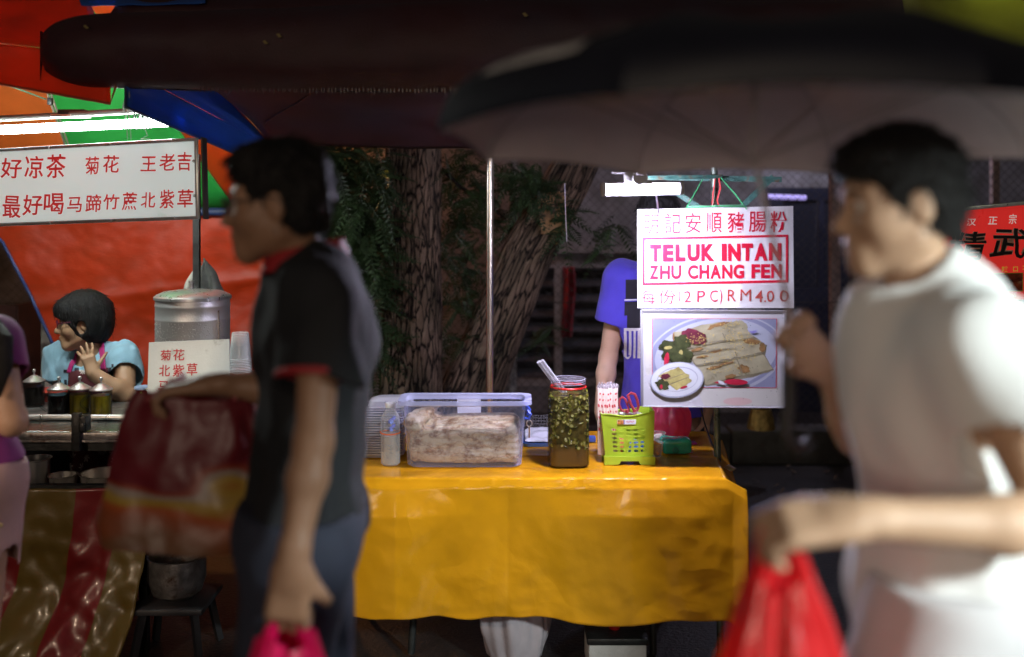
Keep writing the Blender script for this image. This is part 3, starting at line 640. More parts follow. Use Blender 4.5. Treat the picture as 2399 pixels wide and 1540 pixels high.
# ------------------------------------------------------------------ big hanging sign
S = thing('hanging_sign', 'long white sign with two rows of red characters', 'sign', P(230, 530, 3.62))
TR, BR, TL = P(461, 323, 3.5), P(466, 514, 3.5), P(-10, 350, 3.74); pl = Plane(BR, TR, TL)
pan = mat('acrylic', (.88, .90, .90), .3, var=(3, .04), transl=.5, emit=((.88, 1.0, .96), .42), dirt=((.5, .5, .46), 5, .62, .85)); ex = -240  # self-glow added to lift the panel's brightness, not a lamp
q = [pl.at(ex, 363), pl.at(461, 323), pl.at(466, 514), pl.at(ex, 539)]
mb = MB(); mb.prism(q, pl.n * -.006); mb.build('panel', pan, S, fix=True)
alu = mat('aluminium', (.62, .64, .62), .32, metal=.6, var=(20, .2), dirt=((.3, .3, .27), 20, .6, .7)); mb = MB()
def strip(x0, y0, x1, y1, w):
    a, b = pl.at(x0, y0, .004), pl.at(x1, y1, .004); mb.bar(a, b, w, .012, .002)
strip(ex, 366, 464, 327, .016); strip(ex, 535, 468, 510, .016); strip(461, 326, 465, 511, .014); mb.build('frame', alu, S)
mb = MB(); mb.bar(pl.at(466, 322, -.03), pl.at(471, 514, -.03), .05, .006); mb.build('side_case', mat('case_dark', (.08, .07, .06), .6), S, fix=True)
for x, y in ((123, 346), (264, 337), (408, 328), (123, 522), (265, 516), (413, 510), (458, 377), (460, 458)):
    c = pl.at(x, y + 1, .011); mb = MB(); mb.ell(c, (.0055, .0035, .0055), n=10, m=6); mb.build('rivet', steel, S)
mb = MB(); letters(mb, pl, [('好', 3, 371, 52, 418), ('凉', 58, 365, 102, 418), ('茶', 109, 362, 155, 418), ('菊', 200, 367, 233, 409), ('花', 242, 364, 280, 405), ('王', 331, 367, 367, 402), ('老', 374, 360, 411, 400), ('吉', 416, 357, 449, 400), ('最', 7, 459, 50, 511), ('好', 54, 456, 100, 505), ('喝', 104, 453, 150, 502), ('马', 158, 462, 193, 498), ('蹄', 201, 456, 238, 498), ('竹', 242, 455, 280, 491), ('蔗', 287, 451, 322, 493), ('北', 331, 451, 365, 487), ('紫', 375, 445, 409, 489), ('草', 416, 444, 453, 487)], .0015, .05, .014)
mb.build('lettering', mat('sign_red', (.60, .03, .03), .4, var=(30, .15), emit=((.55, .02, .02), .4)), S)  # letters carry an added glow to match the panel
# fluorescent tube above the sign
T = thing('tube_lamp', 'lit white fluorescent tube lamp hung above the long sign', 'lamp', P(200, 290, 3.7))
a, b = P(-230, 316, 3.84), P(396, 286, 3.60)
mb = MB(); mb.tube([a, b], .0165, 20); tube = mb.build('tube', mat('fluorescent', (1, 1, 1), .4, emit=((.90, 1.0, .95), 122.0)), T)
a2, b2 = P(-230, 308, 3.85), P(350, 276, 3.62); n = (b2 - a2).normalized(); up = Vector((0, 0, 1))

mb = MB(); mb.bar(a2 + up * .027, b2 + up * .027 - n * .02, .03, .02, .003); mb.build('housing', mat('grey_housing', (.14, .14, .13), .4), T)
mb = MB(); mb.box(P(173, 265, 3.7), (.10, .05, .022), bevel=.002); bal = mb.build('ballast', blackp, T)
mb = MB(); mb.box(P(166, 273, 3.7), (.13, .055, .011), bevel=.002); mb.build('plate', alu, bal)
mb = MB()
for i in range(5): 
    cc = a2.lerp(b2, .955 + .012 * i) + Vector((0, -.005, -.004)); mb.tube([cc + Vector((.004 * math.sin(w + i), .034 * math.cos(w), .036 * math.sin(w))) for w in [2 * math.pi * q / 14 for q in range(14)]], .0024, 5, closed=True)
mb.tube([P(207, 270, 3.7), P(250, 266, 3.68), P(300, 259, 3.66), P(330, 268, 3.64), P(360, 285, 3.62)], .003, 6); mb.build('cable', blackp, T)
# white plastic ties hanging by the canopy
mb = MB()
for x in (291, 299): mb.tube([P(x, 195, 3.22), P(x + 4, 225, 3.22), P(x - 3, 250, 3.23), P(x + 5, 280, 3.25), P(x + 8, 328, 3.27)], [.003, .0025, .003, .0022, .0015], 6)
mb.tube([P(340, 303, 3.45), P(346, 318, 3.45), P(330, 326, 3.46), P(352, 326, 3.46)], .0018, 5)
o = mb.build('plastic_tie', mat('clear_tie', (.75, .78, .76), .3, alpha=.5), origin=P(300, 328, 3.25)); tag(o, 'twisted white plastic ties dangling from the stall canopy', 'tie')
# ------------------------------------------------------------------ canopy of the tea stall
cano = thing('stall_canopy', 'orange, green and blue tent canopy over the drink stall', 'canopy', (-2.0, 4.2, 1.7))
def tarp(name, h, tr=.25, v=.18): return mat(name, hexc(h), .45, var=(4, v), bump=(300, .12), transl=tr, coat=.1)
org, blu, grn = tarp('orange_tarp', 'D2400C'), tarp('blue_tarp', '2C5FB8'), tarp('green_tarp', '36B44E', .35)
def quad(name, m, tl, tr, bl, br, sag=.02, nu=24, nv=16, seed=0, par=None):
    mb = MB(); tl, tr, bl, br = map(Vector, (tl, tr, bl, br)); nn = (tr - tl).cross(bl - tl).normalized()
    def fn(u, v):
        p = tl * (1 - u) * (1 - v) + tr * u * (1 - v) + bl * (1 - u) * v + br * u * v; e = math.sin(math.pi * u) * math.sin(math.pi * v)
        return p + nn * sag * (e * .8 + .35 * wob((u * 3, v * 2, seed), 2.4, seed % 5)) - Vector((0, 0, 1)) * sag * .4 * e
    mb.grid(fn, nu, nv); return mb.build(name, m, par or cano, smooth=80, solid=.0025)
E1, E2 = P(-250, 80, 3.22), P(262, 128, 3.24)
quad('orange_flap', org, E1, E2, P(-250, 150, 3.2), P(258, 243, 3.2), .012, seed=1)
quad('orange_slope', org, P(-250, -200, 3.75), P(170, -90, 3.6), E1, E2, .02, seed=2)
quad('blue_slope', blu, P(150, -110, 3.6), P(500, -60, 3.55), P(190, 12, 3.3), P(480, 6, 3.3), .02, seed=3)
quad('blue_flap', blu, P(297, 165, 3.2), P(612, 329, 4.3), P(294, 251, 3.2), P(606, 384, 4.3), .016, seed=4)
quad('blue_slope', blu, P(430, 120, 3.52), P(624, 328, 4.36), P(300, 165, 3.2), P(612, 329, 4.3), .012, seed=5)
mb = MB(); mb.tube([P(430, 120, 3.52), P(624, 328, 4.36)], .004, 6); mb.build('red_piping', redcl, cano)
mb = MB(); mb.tube([P(294, 251, 3.2), P(465, 323, 3.75), P(606, 384, 4.3)], .005, 6); mb.tube([P(294, 165, 3.2), P(294, 251, 3.2)], .004, 6); mb.build('blue_hem', mat('navy_hem', (.03, .05, .14), .6), cano)
mb = MB(); mb.tube([P(-250, 150, 3.195), P(0, 197, 3.195), P(258, 243, 3.195), P(276, 190, 3.2)], .0045, 6); mb.build('orange_hem', mat('orange_hem', (.45, .05, .01), .6), cano)
AP = P(-148, -486, 3.9)
def tri(name, m, a, b, c, seed, sag=.03): quad(name, m, a, Vector(a) + (Vector(b) - Vector(a)) * .02, c, b, sag, seed=seed) if False else quad(name, m, a, a, c, b, sag, seed=seed)
G0, G1 = P(210, 495, 5.0), P(555, 492, 5.0)
tri('green_panel', grn, AP, G1, G0, 6)
brn = tarp('rust_orange_tarp', 'D86A28', .3)
tri('orange_panel', brn, AP, G0, P(-300, 500, 5.0), 7)
tri('orange_panel', org, AP, P(668, 400, 4.45), G1, 8)
mb = MB()
for a, b in ((P(110, 215, 4.3), P(152, 338, 4.7)), (P(118, 215, 4.3), P(160, 338, 4.7))): mb.tube([a, b], .005, 6)
mb.build('ridge_rope', mat('ridge', (.30, .26, .2), .5), cano); mb = MB(); mb.tube([P(-20, 186, 4.0), P(60, 215, 4.1), P(108, 233, 4.2)], .0035, 6); mb.build('cord', mat('green_cord', (.06, .14, .08), .6), cano)
mb = MB(); mb.box(P(118, 238, 4.18), (.02, .02, .03), bevel=.003); mb.build('joint', blackp, cano)
# orange tarpaulin wall with blue binding
Lc = [(-70, 495), (8, 568), (72, 690), (128, 812), (150, 900), (158, 1010)]; Rc = [(604, 495), (626, 590), (645, 660), (655, 712), (658, 800), (660, 1010)]
def ci(c, v):
    x = v * (len(c) - 1); i = min(int(x), len(c) - 2); t = x - i; return (c[i][0] + (c[i + 1][0] - c[i][0]) * t, c[i][1] + (c[i + 1][1] - c[i][1]) * t)
def wallfn(u, v):
    a, b = ci(Lc, v), ci(Rc, v); px, py = a[0] + (b[0] - a[0]) * u, a[1] + (b[1] - a[1]) * u
    fold = abs(((px * .8 + (py - 560) * .75) % 150) / 150 - .5) * .03; f2 = .035 * math.exp(-((py - 690 + (px - 300) * .12) / 14) ** 2)
    return P(px, py, 5.02 + .035 * wob((px / 150, py / 150, 0), 1.6, 2) + fold * .8 - f2 * .4 + .004 * wob((px / 30, py / 26, 3), 1.6, 3))
wt = thing('orange_tarpaulin', 'wide crumpled orange tarpaulin wall with blue edging behind the drink seller', 'tarpaulin', P(350, 1010, 5.02))
mb = MB(); mb.grid(wallfn, 120, 90); mb.build('sheet', mat('orange_wall', hexc('C2390E'), .5, var=(2.5, .22), bump=(40, .15, (1, 1, 2.5)), crease=(2.2, .30), transl=.12, dirt=((.24, .04, .01), 2.2, .5, .9, (1, 1, 3))), wt, smooth=80, solid=.002)
for u in (0, 1): mb = MB(); mb.tube([Vector(wallfn(u, v / 30)) + Vector((0, -.006, 0)) for v in range(31)], .008, 6); mb.build('blue_edging', M('blue_edge', (.025, .06, .22), .5), wt)
mb = MB(); mb.tube([P(-120, 497, 4.96), P(300, 495, 4.96), P(562, 497, 4.96), P(640, 498, 5.0)], .022, 12); mb.build('rolled_edge', mat('blue_roll', (.02, .04, .11), .35, bump=(40, .4)), wt)
# pale concrete post behind the seller
mb = MB(); q = P(120, 0, 5.3); mb.box((q.x, 5.3, .51), (.085, .06, 1.02), bevel=.006); o = mb.build('concrete_post', pale, origin=(q.x, 5.3, 0)); tag(o, 'weathered pale concrete post behind the seated drink seller', 'post')
# dark furniture left of the tarpaulin
mb = MB(); q = P(20, 0, 5.6); mb.box((q.x - .1, 5.6, .62), (.5, .4, .02)); mb.box((q.x - .1, 5.42, .75), (.5, .02, .24)); mb.box((q.x - .1, 5.42, 1.0), (.5, .02, .2)); mb.box((q.x - .32, 5.6, .55), (.04, .4, 1.1)); mb.box((q.x + .12, 5.6, .55), (.04, .4, 1.1))
o = mb.build('cupboard', mat('dark_wood', (.06, .02, .015), .5, var=(12, .5)), origin=(q.x, 5.6, 0)); tag(o, 'dark brown cupboard in the shade left of the orange tarpaulin', 'cupboard')
# steel pan low beside the skirt on a stool
c = Vector((P(415, 0, 3.62).x, 3.62, P(0, 1396, 3.62).z)); r = 66 * 3.62 / F; mb = MB(); hh = 95 * 3.62 / F
mb.lathe([(r * .55, 0), (r * .85, .02), (r, .07), (r, hh), (r * 1.04, hh + .004), (r * .98, hh + .004), (r * .97, .07), (.001, .012)], c, 40, cap=(True, False)); o = mb.build('cooking_pot', dull, origin=c); tag(o, 'dented aluminium pot standing low beside the striped skirt', 'pot')
t = thing('stool', 'low dark stool under the dented aluminium pot', 'stool', (c.x, c.y, 0)); mb = MB(); mb.box((c.x, c.y, c.z - .012), (.26, .26, .022), bevel=.006); mb.build('seat', mat('stool_dark', (.03, .03, .035), .5), t)
for sx in (-1, 1):
    for sy in (-1, 1):
        mb = MB(); mb.bar((c.x + sx * .09, c.y + sy * .09, c.z - .02), (c.x + sx * .12, c.y + sy * .12, 0), .022); mb.build('leg', M('stool_leg', (.03, .03, .035), .5), t)
# ------------------------------------------------------------------ rice roll stall: canopy, table, cloth
ZT = 0.712                       # table top height
YF, YB = 3.33, 4.04              # front and back edge of the table
XR0, XR1 = P(1700, 0, YF).x, P(1652, 0, YB).x
def xr(y): return XR0 + (XR1 - XR0) * (y - YF) / (YB - YF)
XL = -0.80
t = thing('folding_table', 'folding table under the yellow plastic cloth', 'table', (0, 3.7, 0)); mb = MB()
mb.box(((XL + XR0) / 2, (YF + YB) / 2, ZT - .022), (XR0 - XL - .02, YB - YF - .02, .03)); mb.build('tabletop', mat('table_board', (.12, .09, .06), .6), t)
for (x, x2, y) in ((P(990, 0, 3.6).x, P(962, 0, 3.6).x, 3.62), (P(1530, 0, 3.6).x, P(1532, 0, 3.6).x, 3.62), (-.5, -.56, 3.95), (.55, .6, 3.95)):
    mb = MB(); mb.tube([(x, y, ZT - .035), (x2, y, 0)], .013, 10); mb.build('leg', dark, t)
clm = mat('yellow_vinyl', (.84, .40, .010), .16, spec=.6, var=(2.5, .14), bump=(16, .12, None, .010), crease=(9, .6), transl=.22, coat=.25)
folds = [P(930, 0, YF).x, P(1190, 0, YF).x, P(1478, 0, YF).x]
def cloth(u, v):
    LT = YB - YF; drop = .455; s = v * (LT + drop + .02); out = .070
    if s <= LT:
        y = YB - s; z = ZT + .0035; fr = 0
    else:
        y = YF; z = ZT + .0035 - (s - LT); fr = min(1, (s - LT) / .03)
    y0 = min(max(y, YF), YB); x1 = xr(y0); x = XL + (x1 + out - XL) * u; e = max(0, x - x1)
    k = min(1, max(0, (s - LT + .06) / .12))             # rounded front edge
    if s > LT - .02: a = min(1, (s - LT + .02) / .05); z_off = -.006 * a * (1 - fr); z += z_off
    if s <= LT: z -= e * (.9 + .9 * (1 - (y - YF) / LT)) - .35 * e * (y - YF) / LT
    else:
        z -= e * .55
        w = .006 + .016 * fr * min(1, (s - LT) / drop)
        y -= fr * min(1, (s - LT) / .12) * float(np.interp(x, [XL] + folds + [XR0 + .02, XR0 + .08], [0, .036, -.006, .030, .004, .020]))
        y -= fr * (.012 + w * (.9 * wob((x * 3, z * 1.5, 0), 2.6, 1) + .16 * wob((x * 9, z * 7, 1), 2.2, 2) + .05 * wob((x * 22, z * 20, 2), 2.2, 3)))
        if s > LT + drop - .05: z += .018 * wob((x * 5, 0, 3), 2.0, 2) * (s - LT - drop + .05) / .07 + .028 * max(0, .3 - x) * (s - LT - drop + .05) / .07
    if s <= LT: z += .0016 * wob((x * 6, y * 6, 0), 3, 1) + .0006 * wob((x * 20, y * 20, 0), 3, 2) if e == 0 else 0
    d = abs(s - LT)
    if d < .05: q = (1 - d / .05) * max(0, wob((x * 14, 0, 0), 2.4, 4)); y -= .008 * q; z += .003 * q
    return (x, y, z)
mb = MB(); mb.grid(cloth, 260, 190)
o = mb.build('tablecloth', clm, origin=((XL + XR0) / 2, 3.85, ZT), smooth=70, solid=.0016); tag(o, 'glossy yellow plastic tablecloth with fold creases hanging over the table', 'tablecloth')
# dark canopy over the stall
can = thing('awning', 'dark maroon awning with a drooping rolled front edge over the yellow table', 'awning', (-.1, 3.7, 1.95))
maro = mat('maroon_canvas', (.050, .012, .016), .6, var=(4, .4), bump=(200, .3), dirt=((.02, .02, .035), 2.0, .45, .75))
XA, XB = P(62, 0, 3.12).x, 1.42
def roll(u, v):
    x = XA + (XB - XA) * u
    e = min(1, (x - XA) / .20); e = math.sqrt(max(0, 1 - (1 - e) ** 2)); 
    zb = P(0, 196 + 10 * min(1, (x - XA) / .8), 3.12).z; zt = P(0, 22, 3.12).z + .05 * min(1, max(0, (x - XA - .2) / 1.2)); zm = (zb + zt) / 2; hh = (zt - zb) / 2 * (.28 + .72 * e)
    a = 2 * math.pi * v
    y = 3.22 - .11 * e * math.sin(a) * (1 + .12 * wob((x * 2, v * 3, 0), 2, 1)) - .012 * wob((x * 4, v * 5, 0), 2.4, 3)
    z = zm - hh * math.cos(a) + .006 * wob((x * 5, v * 2, 0), 2, 2)
    return (x, y, z)
mb = MB(); mb.grid(roll, 160, 48, wrap=False); mb.grid(lambda u, v: (XA, 3.22 + .02 * (u - .5), P(0, 120, 3.12).z + .16 * (v - .5)), 2, 2); mb.build('rolled_valance', maro, can, smooth=80)
mb = MB(); mb.grid(lambda u, v: (P(487 + (640 - 487) * v, 0, 3.28 + 1.1 * v).x * (1 - u) + 1.5 * u, 3.28 + 1.1 * v, P(0, 204 + (346 - 204) * v, 3.28 + 1.1 * v).z + .03 * math.sin(math.pi * v) + .01 * wob((u * 6, v * 4, 0), 2, 1)), 60, 24); mb.build('canvas_top', maro, can, smooth=80, solid=.004)
mb = MB(); mb.grid(lambda u, v: (XA + .2 + (XB - XA - .2) * u, 3.28 + .5 * v, P(0, 22, 3.12).z + .02 + .4 * v), 30, 8); mb.build('canvas_slope', maro, can, smooth=80, solid=.004)
mb = MB()
for i in range(95):
    x = -1.0 + i * .0125 + R.uniform(-.003, .003); l = R.uniform(.006, .018); zb = P(0, 206, 3.12).z; mb.tube([(x, 3.19, zb + .01), (x + R.uniform(-.001, .001), 3.19, zb - l * .6)], [.0018, .0010], 4)
mb.build('wet_fringe', mat('wet_thread', (.05, .02, .025), .3, spec=.5), can)['kind'] = 'stuff'
mb = MB()
mb.tube([P(612, 300, 4.2), P(625, 285, 4.0), P(660, 262, 3.8), P(700, 240, 3.7), P(730, 218, 3.5)], .004, 6); mb.build('cord', blackp, can)
# small dead leaves caught on the valance
mb = MB()
for x, y in ((202, 64), (654, 84), (1230, 35), (622, 100)):
    p = P(x, y, 3.085); mb.add([p + Vector((-.010, 0, .004)), p + Vector((0, -.004, .007)), p + Vector((.010, -.002, -.004)), p + Vector((0, -.003, -.006))], [(0, 1, 2, 3)])
mb.build('stuck_leaf', mat('stuck_leaf', (.20, .15, .05), .7), can)
# chrome pole
mb = MB(); x = P(1148, 0, 4.16).x; zt = P(0, 345, 4.16).z; mb.lathe([(.03, 0), (.03, .01), (.0155, .014), (.0155, zt), (.001, zt + .004)], (x, 4.16, 0), 24, cap=(True, False))
o = mb.build('canopy_pole', mat('chrome', (.90, .82, .70), .27, metal=1.0, bump=(60, .05)), origin=(x, 4.16, 0)); tag(o, 'shiny chrome pole rising behind the table beside the tree', 'pole')
# painted steel frame carrying the signs
fr = thing('sign_stand', 'green painted steel frame with braces that carries both hanging boards', 'frame', P(1680, 1090, 3.62)); grp = mat('green_paint', (.05, .14, .12), .45, var=(30, .5), dirt=((.12, .08, .05), 30, .55, .65), bump=(60, .4))
fr.location.z = 0; fr['_o'] = (fr.location.x, fr.location.y, 0)
xp = fr.location.x
mb = MB(); mb.tube([(xp - .012, 3.62, 1.86), (xp - .006, 3.62, 1.2), (xp + .012, 3.62, 0)], .0125, 14); mb.build('upright', mat('scuffed_tube', (.16, .20, .17), .3, metal=.6, var=(20, .5)), fr)
mb = MB(); mb.bar(P(1585, 452, 3.66), P(1642, 490, 3.66), .012, .02); mb.bar(P(1736, 486, 3.66), P(1812, 414, 3.66), .013, .02); mb.bar(P(1560, 417, 3.66), P(1830, 421, 3.66), .016, .02); mb.build('brace', grp, fr)
mb = MB(); mb.bar(P(1500, 418, 3.4), P(1690, 414, 3.62), .014, .014); mb.build('arm', grp, fr)
mb = MB(); mb.tube([P(1684, 418, 3.6), P(1688, 440, 3.6), P(1680, 470, 3.6), P(1686, 486, 3.6)], [.003, .0035, .003, .002], 6); mb.tube([P(1676, 418, 3.6), P(1671, 452, 3.59), P(1668, 484, 3.6)], [.002, .003, .003], 6); mb.build('red_tie', mat('red_string', (.5, .02, .02), .5), fr)
mb = MB(); mb.tube([P(1700, 1094, 3.55), P(1712, 1101, 3.52), P(1722, 1099, 3.5), P(1708, 1092, 3.52)], .006, 8, closed=True); mb.build('wing_nut', steel, fr)
# second hand thin black cable down the table's right corner
mb = MB(); mb.tube([P(1642, 958, 3.9), P(1650, 990, 3.9), P(1668, 1040, 3.8), P(1690, 1080, 3.7), P(1696, 1130, 3.6), P(1697, 1180, 3.55)], .003, 6); o = mb.build('cable', blackp, origin=P(1697, 1180, 3.55)); tag(o, 'thin black cable hanging down past the right corner of the yellow table', 'cable')
# ------------------------------------------------------------------ LED lamp
L_ = thing('work_lamp', 'bright white LED tube lamp clamped beside the price board', 'lamp', P(1504, 443, 3.16))
a, b = P(1409, 444, 3.16), P(1599, 441, 3.18); ax = (b - a).normalized(); q = ax.to_track_quat('Z', 'Y').to_matrix(); ln = (b - a).length; r = .0215
led = mat('led_strip', (1, 1, 1), .4, emit=((.80, .76, 1.0), 1700.0)); frost = mat('frosted_tube', (.85, .85, .92), .25, alpha=.08)
def arc(mb, r0, a0, a1, l0, l1, th):
    n = 14; vs = []
    for l in (l0, l1):
        for rr in (r0, r0 - th):
            for i in range(n + 1):
                w = a0 + (a1 - a0) * i / n; vs.append(a + ax * l + Vector((0, math.cos(w), math.sin(w))) * rr)
    m = n + 1; fs = []
    for i in range(n): fs += [(i, i + 1, 2 * m + i + 1, 2 * m + i), (m + i, 3 * m + i, 3 * m + i + 1, m + i + 1), (i, m + i, m + i + 1, i + 1), (2 * m + i, 2 * m + i + 1, 3 * m + i + 1, 3 * m + i)]
    fs += [(0, 2 * m, 3 * m, m), (n, m + n, 3 * m + n, 2 * m + n)]; mb.add(vs, fs)
mb = MB(); arc(mb, r, .72 * math.pi, 2.1 * math.pi, .012, ln - .012, .002); mb.build('diffuser', frost, L_)
mb = MB(); arc(mb, r * .82, .78 * math.pi, 2.08 * math.pi, .016, ln * .68, .002); mb.build('led_strip', led, L_)
mb = MB(); arc(mb, r, .11 * math.pi, .71 * math.pi, .012, ln - .012, .003); whp = mat('white_plastic', (.78, .78, .82), .3); mb.build('housing', whp, L_, fix=True)
for l in (.006, ln - .006):
    mb = MB(); mb.lathe([(.001, -.006), (r + .001, -.006), (r + .002, 0), (r + .001, .006), (.001, .006)], a + ax * l, 24, axis=q, cap=(False, False)); mb.build('end_cap', whp, L_)
mb = MB(); c = P(1497, 417, 3.16); mb.lathe([(.001, -.02), (.022, -.02), (.026, -.012), (.026, .012), (.022, .02), (.001, .02)], c, 24, axis=Matrix.Rotation(math.radians(90), 3, 'Y') @ Matrix.Rotation(math.radians(90), 3, 'X'), cap=(False, False)); mb.box(c + Vector((-.028, 0, .002)), (.04, .03, .034), bevel=.006); mb.box(c + Vector((-.056, 0, .016)), (.06, .028, .006), bevel=.002); mb.box(c + Vector((0, .10, .012)), (.02, .26, .012), bevel=.003); mb.box(c + Vector((.01, 0, -.016)), (.06, .03, .012), bevel=.003); mb.build('clamp', whp, L_)
mb = MB(); mb.tube([P(1537, 456, 3.20), P(1540, 475, 3.3), P(1543, 500, 3.40)], .003, 6); mb.build('cable', mat('grey_cable', (.2, .2, .26), .4), L_)
# ------------------------------------------------------------------ price board
pb = thing('price_board', 'white board with red lettering and a price hung from green strings', 'sign', P(1676, 722, 3.42))
pl = Plane(P(1493, 491, 3.42), P(1858, 483, 3.42), P(1494, 722, 3.415))
mb = MB(); mb.prism([pl.at(1493, 491), pl.at(1858, 483), pl.at(1860, 722), pl.at(1494, 722)], (0, .005, 0)); mb.build('panel', mat('white_acrylic', (.80, .80, .82), .3, var=(6, .04), dirt=((.55, .53, .50), 9, .60, .85)), pb, fix=True)
RED = mat('crimson', (.66, .01, .045), .4, var=(30, .12)); mb = MB()
letters(mb, pl, [('明', 1509, 502, 1543, 549, .006), ('記', 1557, 500, 1595, 548, .006), ('安', 1605, 499, 1642, 547, .006), ('順', 1654, 498, 1691, 546, .006), ('豬', 1704, 497, 1743, 545, .006), ('腸', 1754, 496, 1794, 544, .006), ('粉', 1805, 495, 1843, 544, .006)], .0015)
def word(w, x0, x1, y0, y1, bold, gap=.06):
    ws = [{'I': .42, 'T': .9, 'N': 1.0, 'A': 1.06, 'L': .82, 'E': .86, 'F': .82, 'K': 1.04, 'U': .98, 'H': .98, 'Z': .9, 'C': 1.02, 'G': 1.06}.get(c, 1) for c in w]
    tot = sum(ws) + gap * 1.6 * (len(w) - 1); x = x0
    for c, wd in zip(w, ws):
        e = x + (x1 - x0) * wd / tot; t0 = (x - 1505) / 341; dy = -3.5 * t0
        letters(mb, pl, [(c, x, y0 + dy + 2, e, y1 + dy + 2, bold)], .0015); x = e + (x1 - x0) * gap * 1.6 / tot
word('TELUK', 1522, 1674, 571, 612, .062); word('INTAN', 1690, 1830, 571, 612, .062)
word('ZHU', 1521, 1596, 620, 653, .042); word('CHANG', 1611, 1743, 620, 653, .042); word('FEN', 1760, 1831, 620, 653, .042)
for p in (((1505, 557), (1846, 550), (1846, 555.5), (1505, 562.5)), ((1505, 663), (1846, 656), (1846, 662), (1505, 668.5)), ((1505, 557), (1510.5, 557), (1510.5, 668), (1505, 668)), ((1840.5, 550), (1846, 550), (1846, 662), (1840.5, 662))): mb.poly([pl.at(x, y, .0012 if abs(p[0][1] - p[1][1]) < 10 and p[1][0] - p[0][0] > 50 else .0016) for x, y in p][::-1])
mb.build('lettering', RED, pb, smooth=0); mb = MB()
letters(mb, pl, [('每', 1503, 679, 1536, 713, .0), ('份', 1543, 678, 1582, 712, .0), ('(', 1589, 677, 1596, 713, .0), ('2', 1602, 682, 1619, 708, .0), ('P', 1633, 681, 1652, 708, .0), ('C', 1663, 680, 1682, 707, .0), (')', 1685, 677, 1692, 713, .0)], .0015, .02, .02); mb.build('price_text', mat('faded_marker', (.60, .03, .07), .5, var=(60, .3)), pb, smooth=0); mb = MB()
letters(mb, pl, [('R', 1704, 679, 1724, 706, .004), ('M', 1734, 678, 1759, 705, .0), ('4', 1769, 681, 1787, 708, .004), ('.', 1790, 704, 1794, 708, .004), ('0', 1796, 681, 1813, 707, .004), ('0', 1826, 680, 1847, 707, .004)], .0015, .02, .02); mb.build('price_text', mat('red_marker', (.55, .05, .03), .45, var=(60, .4)), pb, smooth=0)
mb = MB(); A, B, C, D = pl.at(1736, 664, .004), pl.at(1857, 661, .004), pl.at(1857, 721, .004), pl.at(1730, 721, .004)
mb.grid(lambda u, v: A * (1 - u) * (1 - v) + B * u * (1 - v) + C * u * v + D * (1 - u) * v + pl.n * .0025 * wob((u * 5, v * 4, 0), 2.5, 2), 40, 24); mb.build('clear_film', mat('cling_film', (.85, .85, .85), .2, spec=.6, alpha=.03, bump=(60, .4)), pb, smooth=80)
gs = mat('green_string', (.06, .42, .16), .5); mb = MB(); mb.tube([P(1648, 417, 3.60), P(1624, 460, 3.50), pl.at(1608, 486, .004)], .0024, 6); mb.tube([P(1689, 417, 3.60), P(1722, 455, 3.50), pl.at(1748, 490, .004)], .0024, 6); mb.tube([pl.at(1608, 487, .006), pl.at(1680, 484, .01), pl.at(1746, 485, .006)], .0016, 5); mb.build('string', gs, pb)
mb = MB(); mb.bar(pl.at(1612, 485, -.006), pl.at(1744, 481, -.006), .012, .006, .002); mb.build('tape', mat('green_tape', (.10, .30, .16), .4, var=(30, .4)), pb)
# ------------------------------------------------------------------ laminated food poster
po = thing('food_poster', 'laminated photo poster of rice rolls hung below the price board', 'poster', P(1670, 955, 3.41))
pl = Plane(P(1503, 726, 3.405), P(1838, 730, 3.405), P(1503, 950, 3.40)); Z = lambda x, y, o=.0: pl.at(1488 + x * .16, 720 + y * .16, o)
mb = MB(); mb.prism([Z(95, 38), Z(2195, 50), Z(2205, 1470), Z(100, 1450)], (0, .003, 0)); mb.build('sheet', mat('photo_paper', (.55, .55, .58), .18, spec=.6, coat=.5), po, fix=True)
pm = [mat('print_blue', (.24, .26, .38), .25, var=(4, .15)), mat('print_frame', (.55, .03, .06), .3), mat('print_plate', (.38, .41, .50), .25, var=(3, .1)), mat('print_roll', (.33, .31, .20), .3, var=(14, .3)), mat('print_brown', (.26, .15, .06), .35, var=(30, .4)), mat('print_chilli_paste', (.13, .02, .04), .35, var=(40, .5)), mat('print_green', (.045, .055, .02), .35, var=(50, .7)), mat('print_red', (.42, .02, .05), .3), mat('print_sesame', (.52, .40, .13), .35, var=(60, .3)), mat('print_shadow', (.20, .18, .12), .4, var=(20, .3)), mat('print_pink', (.58, .42, .40), .3), mat('print_pale', (.54, .54, .50), .3, var=(3, .06)), mat('print_white', (.60, .64, .68), .25), mat('print_small', (.44, .39, .14), .3, var=(40, .3)), mat('print_violet', (.22, .20, .48), .3)]
mb = MB(); lay = [0]
def pz(i, pts, step=True):
    if step: lay[0] += 1
    mb.cur = i; mb.poly([Z(x, y, .0004 + .00012 * lay[0]) for x, y in pts])
def el(i, cx, cy, rx, ry, rot=0, a0=0, a1=360, n=40, step=True, wv=0):
    ca, sa = math.cos(math.radians(rot)), math.sin(math.radians(rot)); pts = []
    for k in range(n):
        w = math.radians(a0 + (a1 - a0) * k / n); q = 1 + wv * math.sin(5 * w + cx) + wv * .7 * math.sin(9 * w + cy); x, y = rx * q * math.cos(w), ry * q * math.sin(w); pts.append((cx + ca * x - sa * y, cy + sa * x + ca * y))
    pz(i, pts, step)
pz(11, [(900, 1195), (2180, 1180), (2190, 1440), (1010, 1445)]); el(10, 1500, 1380, 210, 58, 0); el(11, 200, 780, 50, 220, 4)
pz(0, [(250, 163), (2072, 168), (2062, 1178), (248, 1168)])
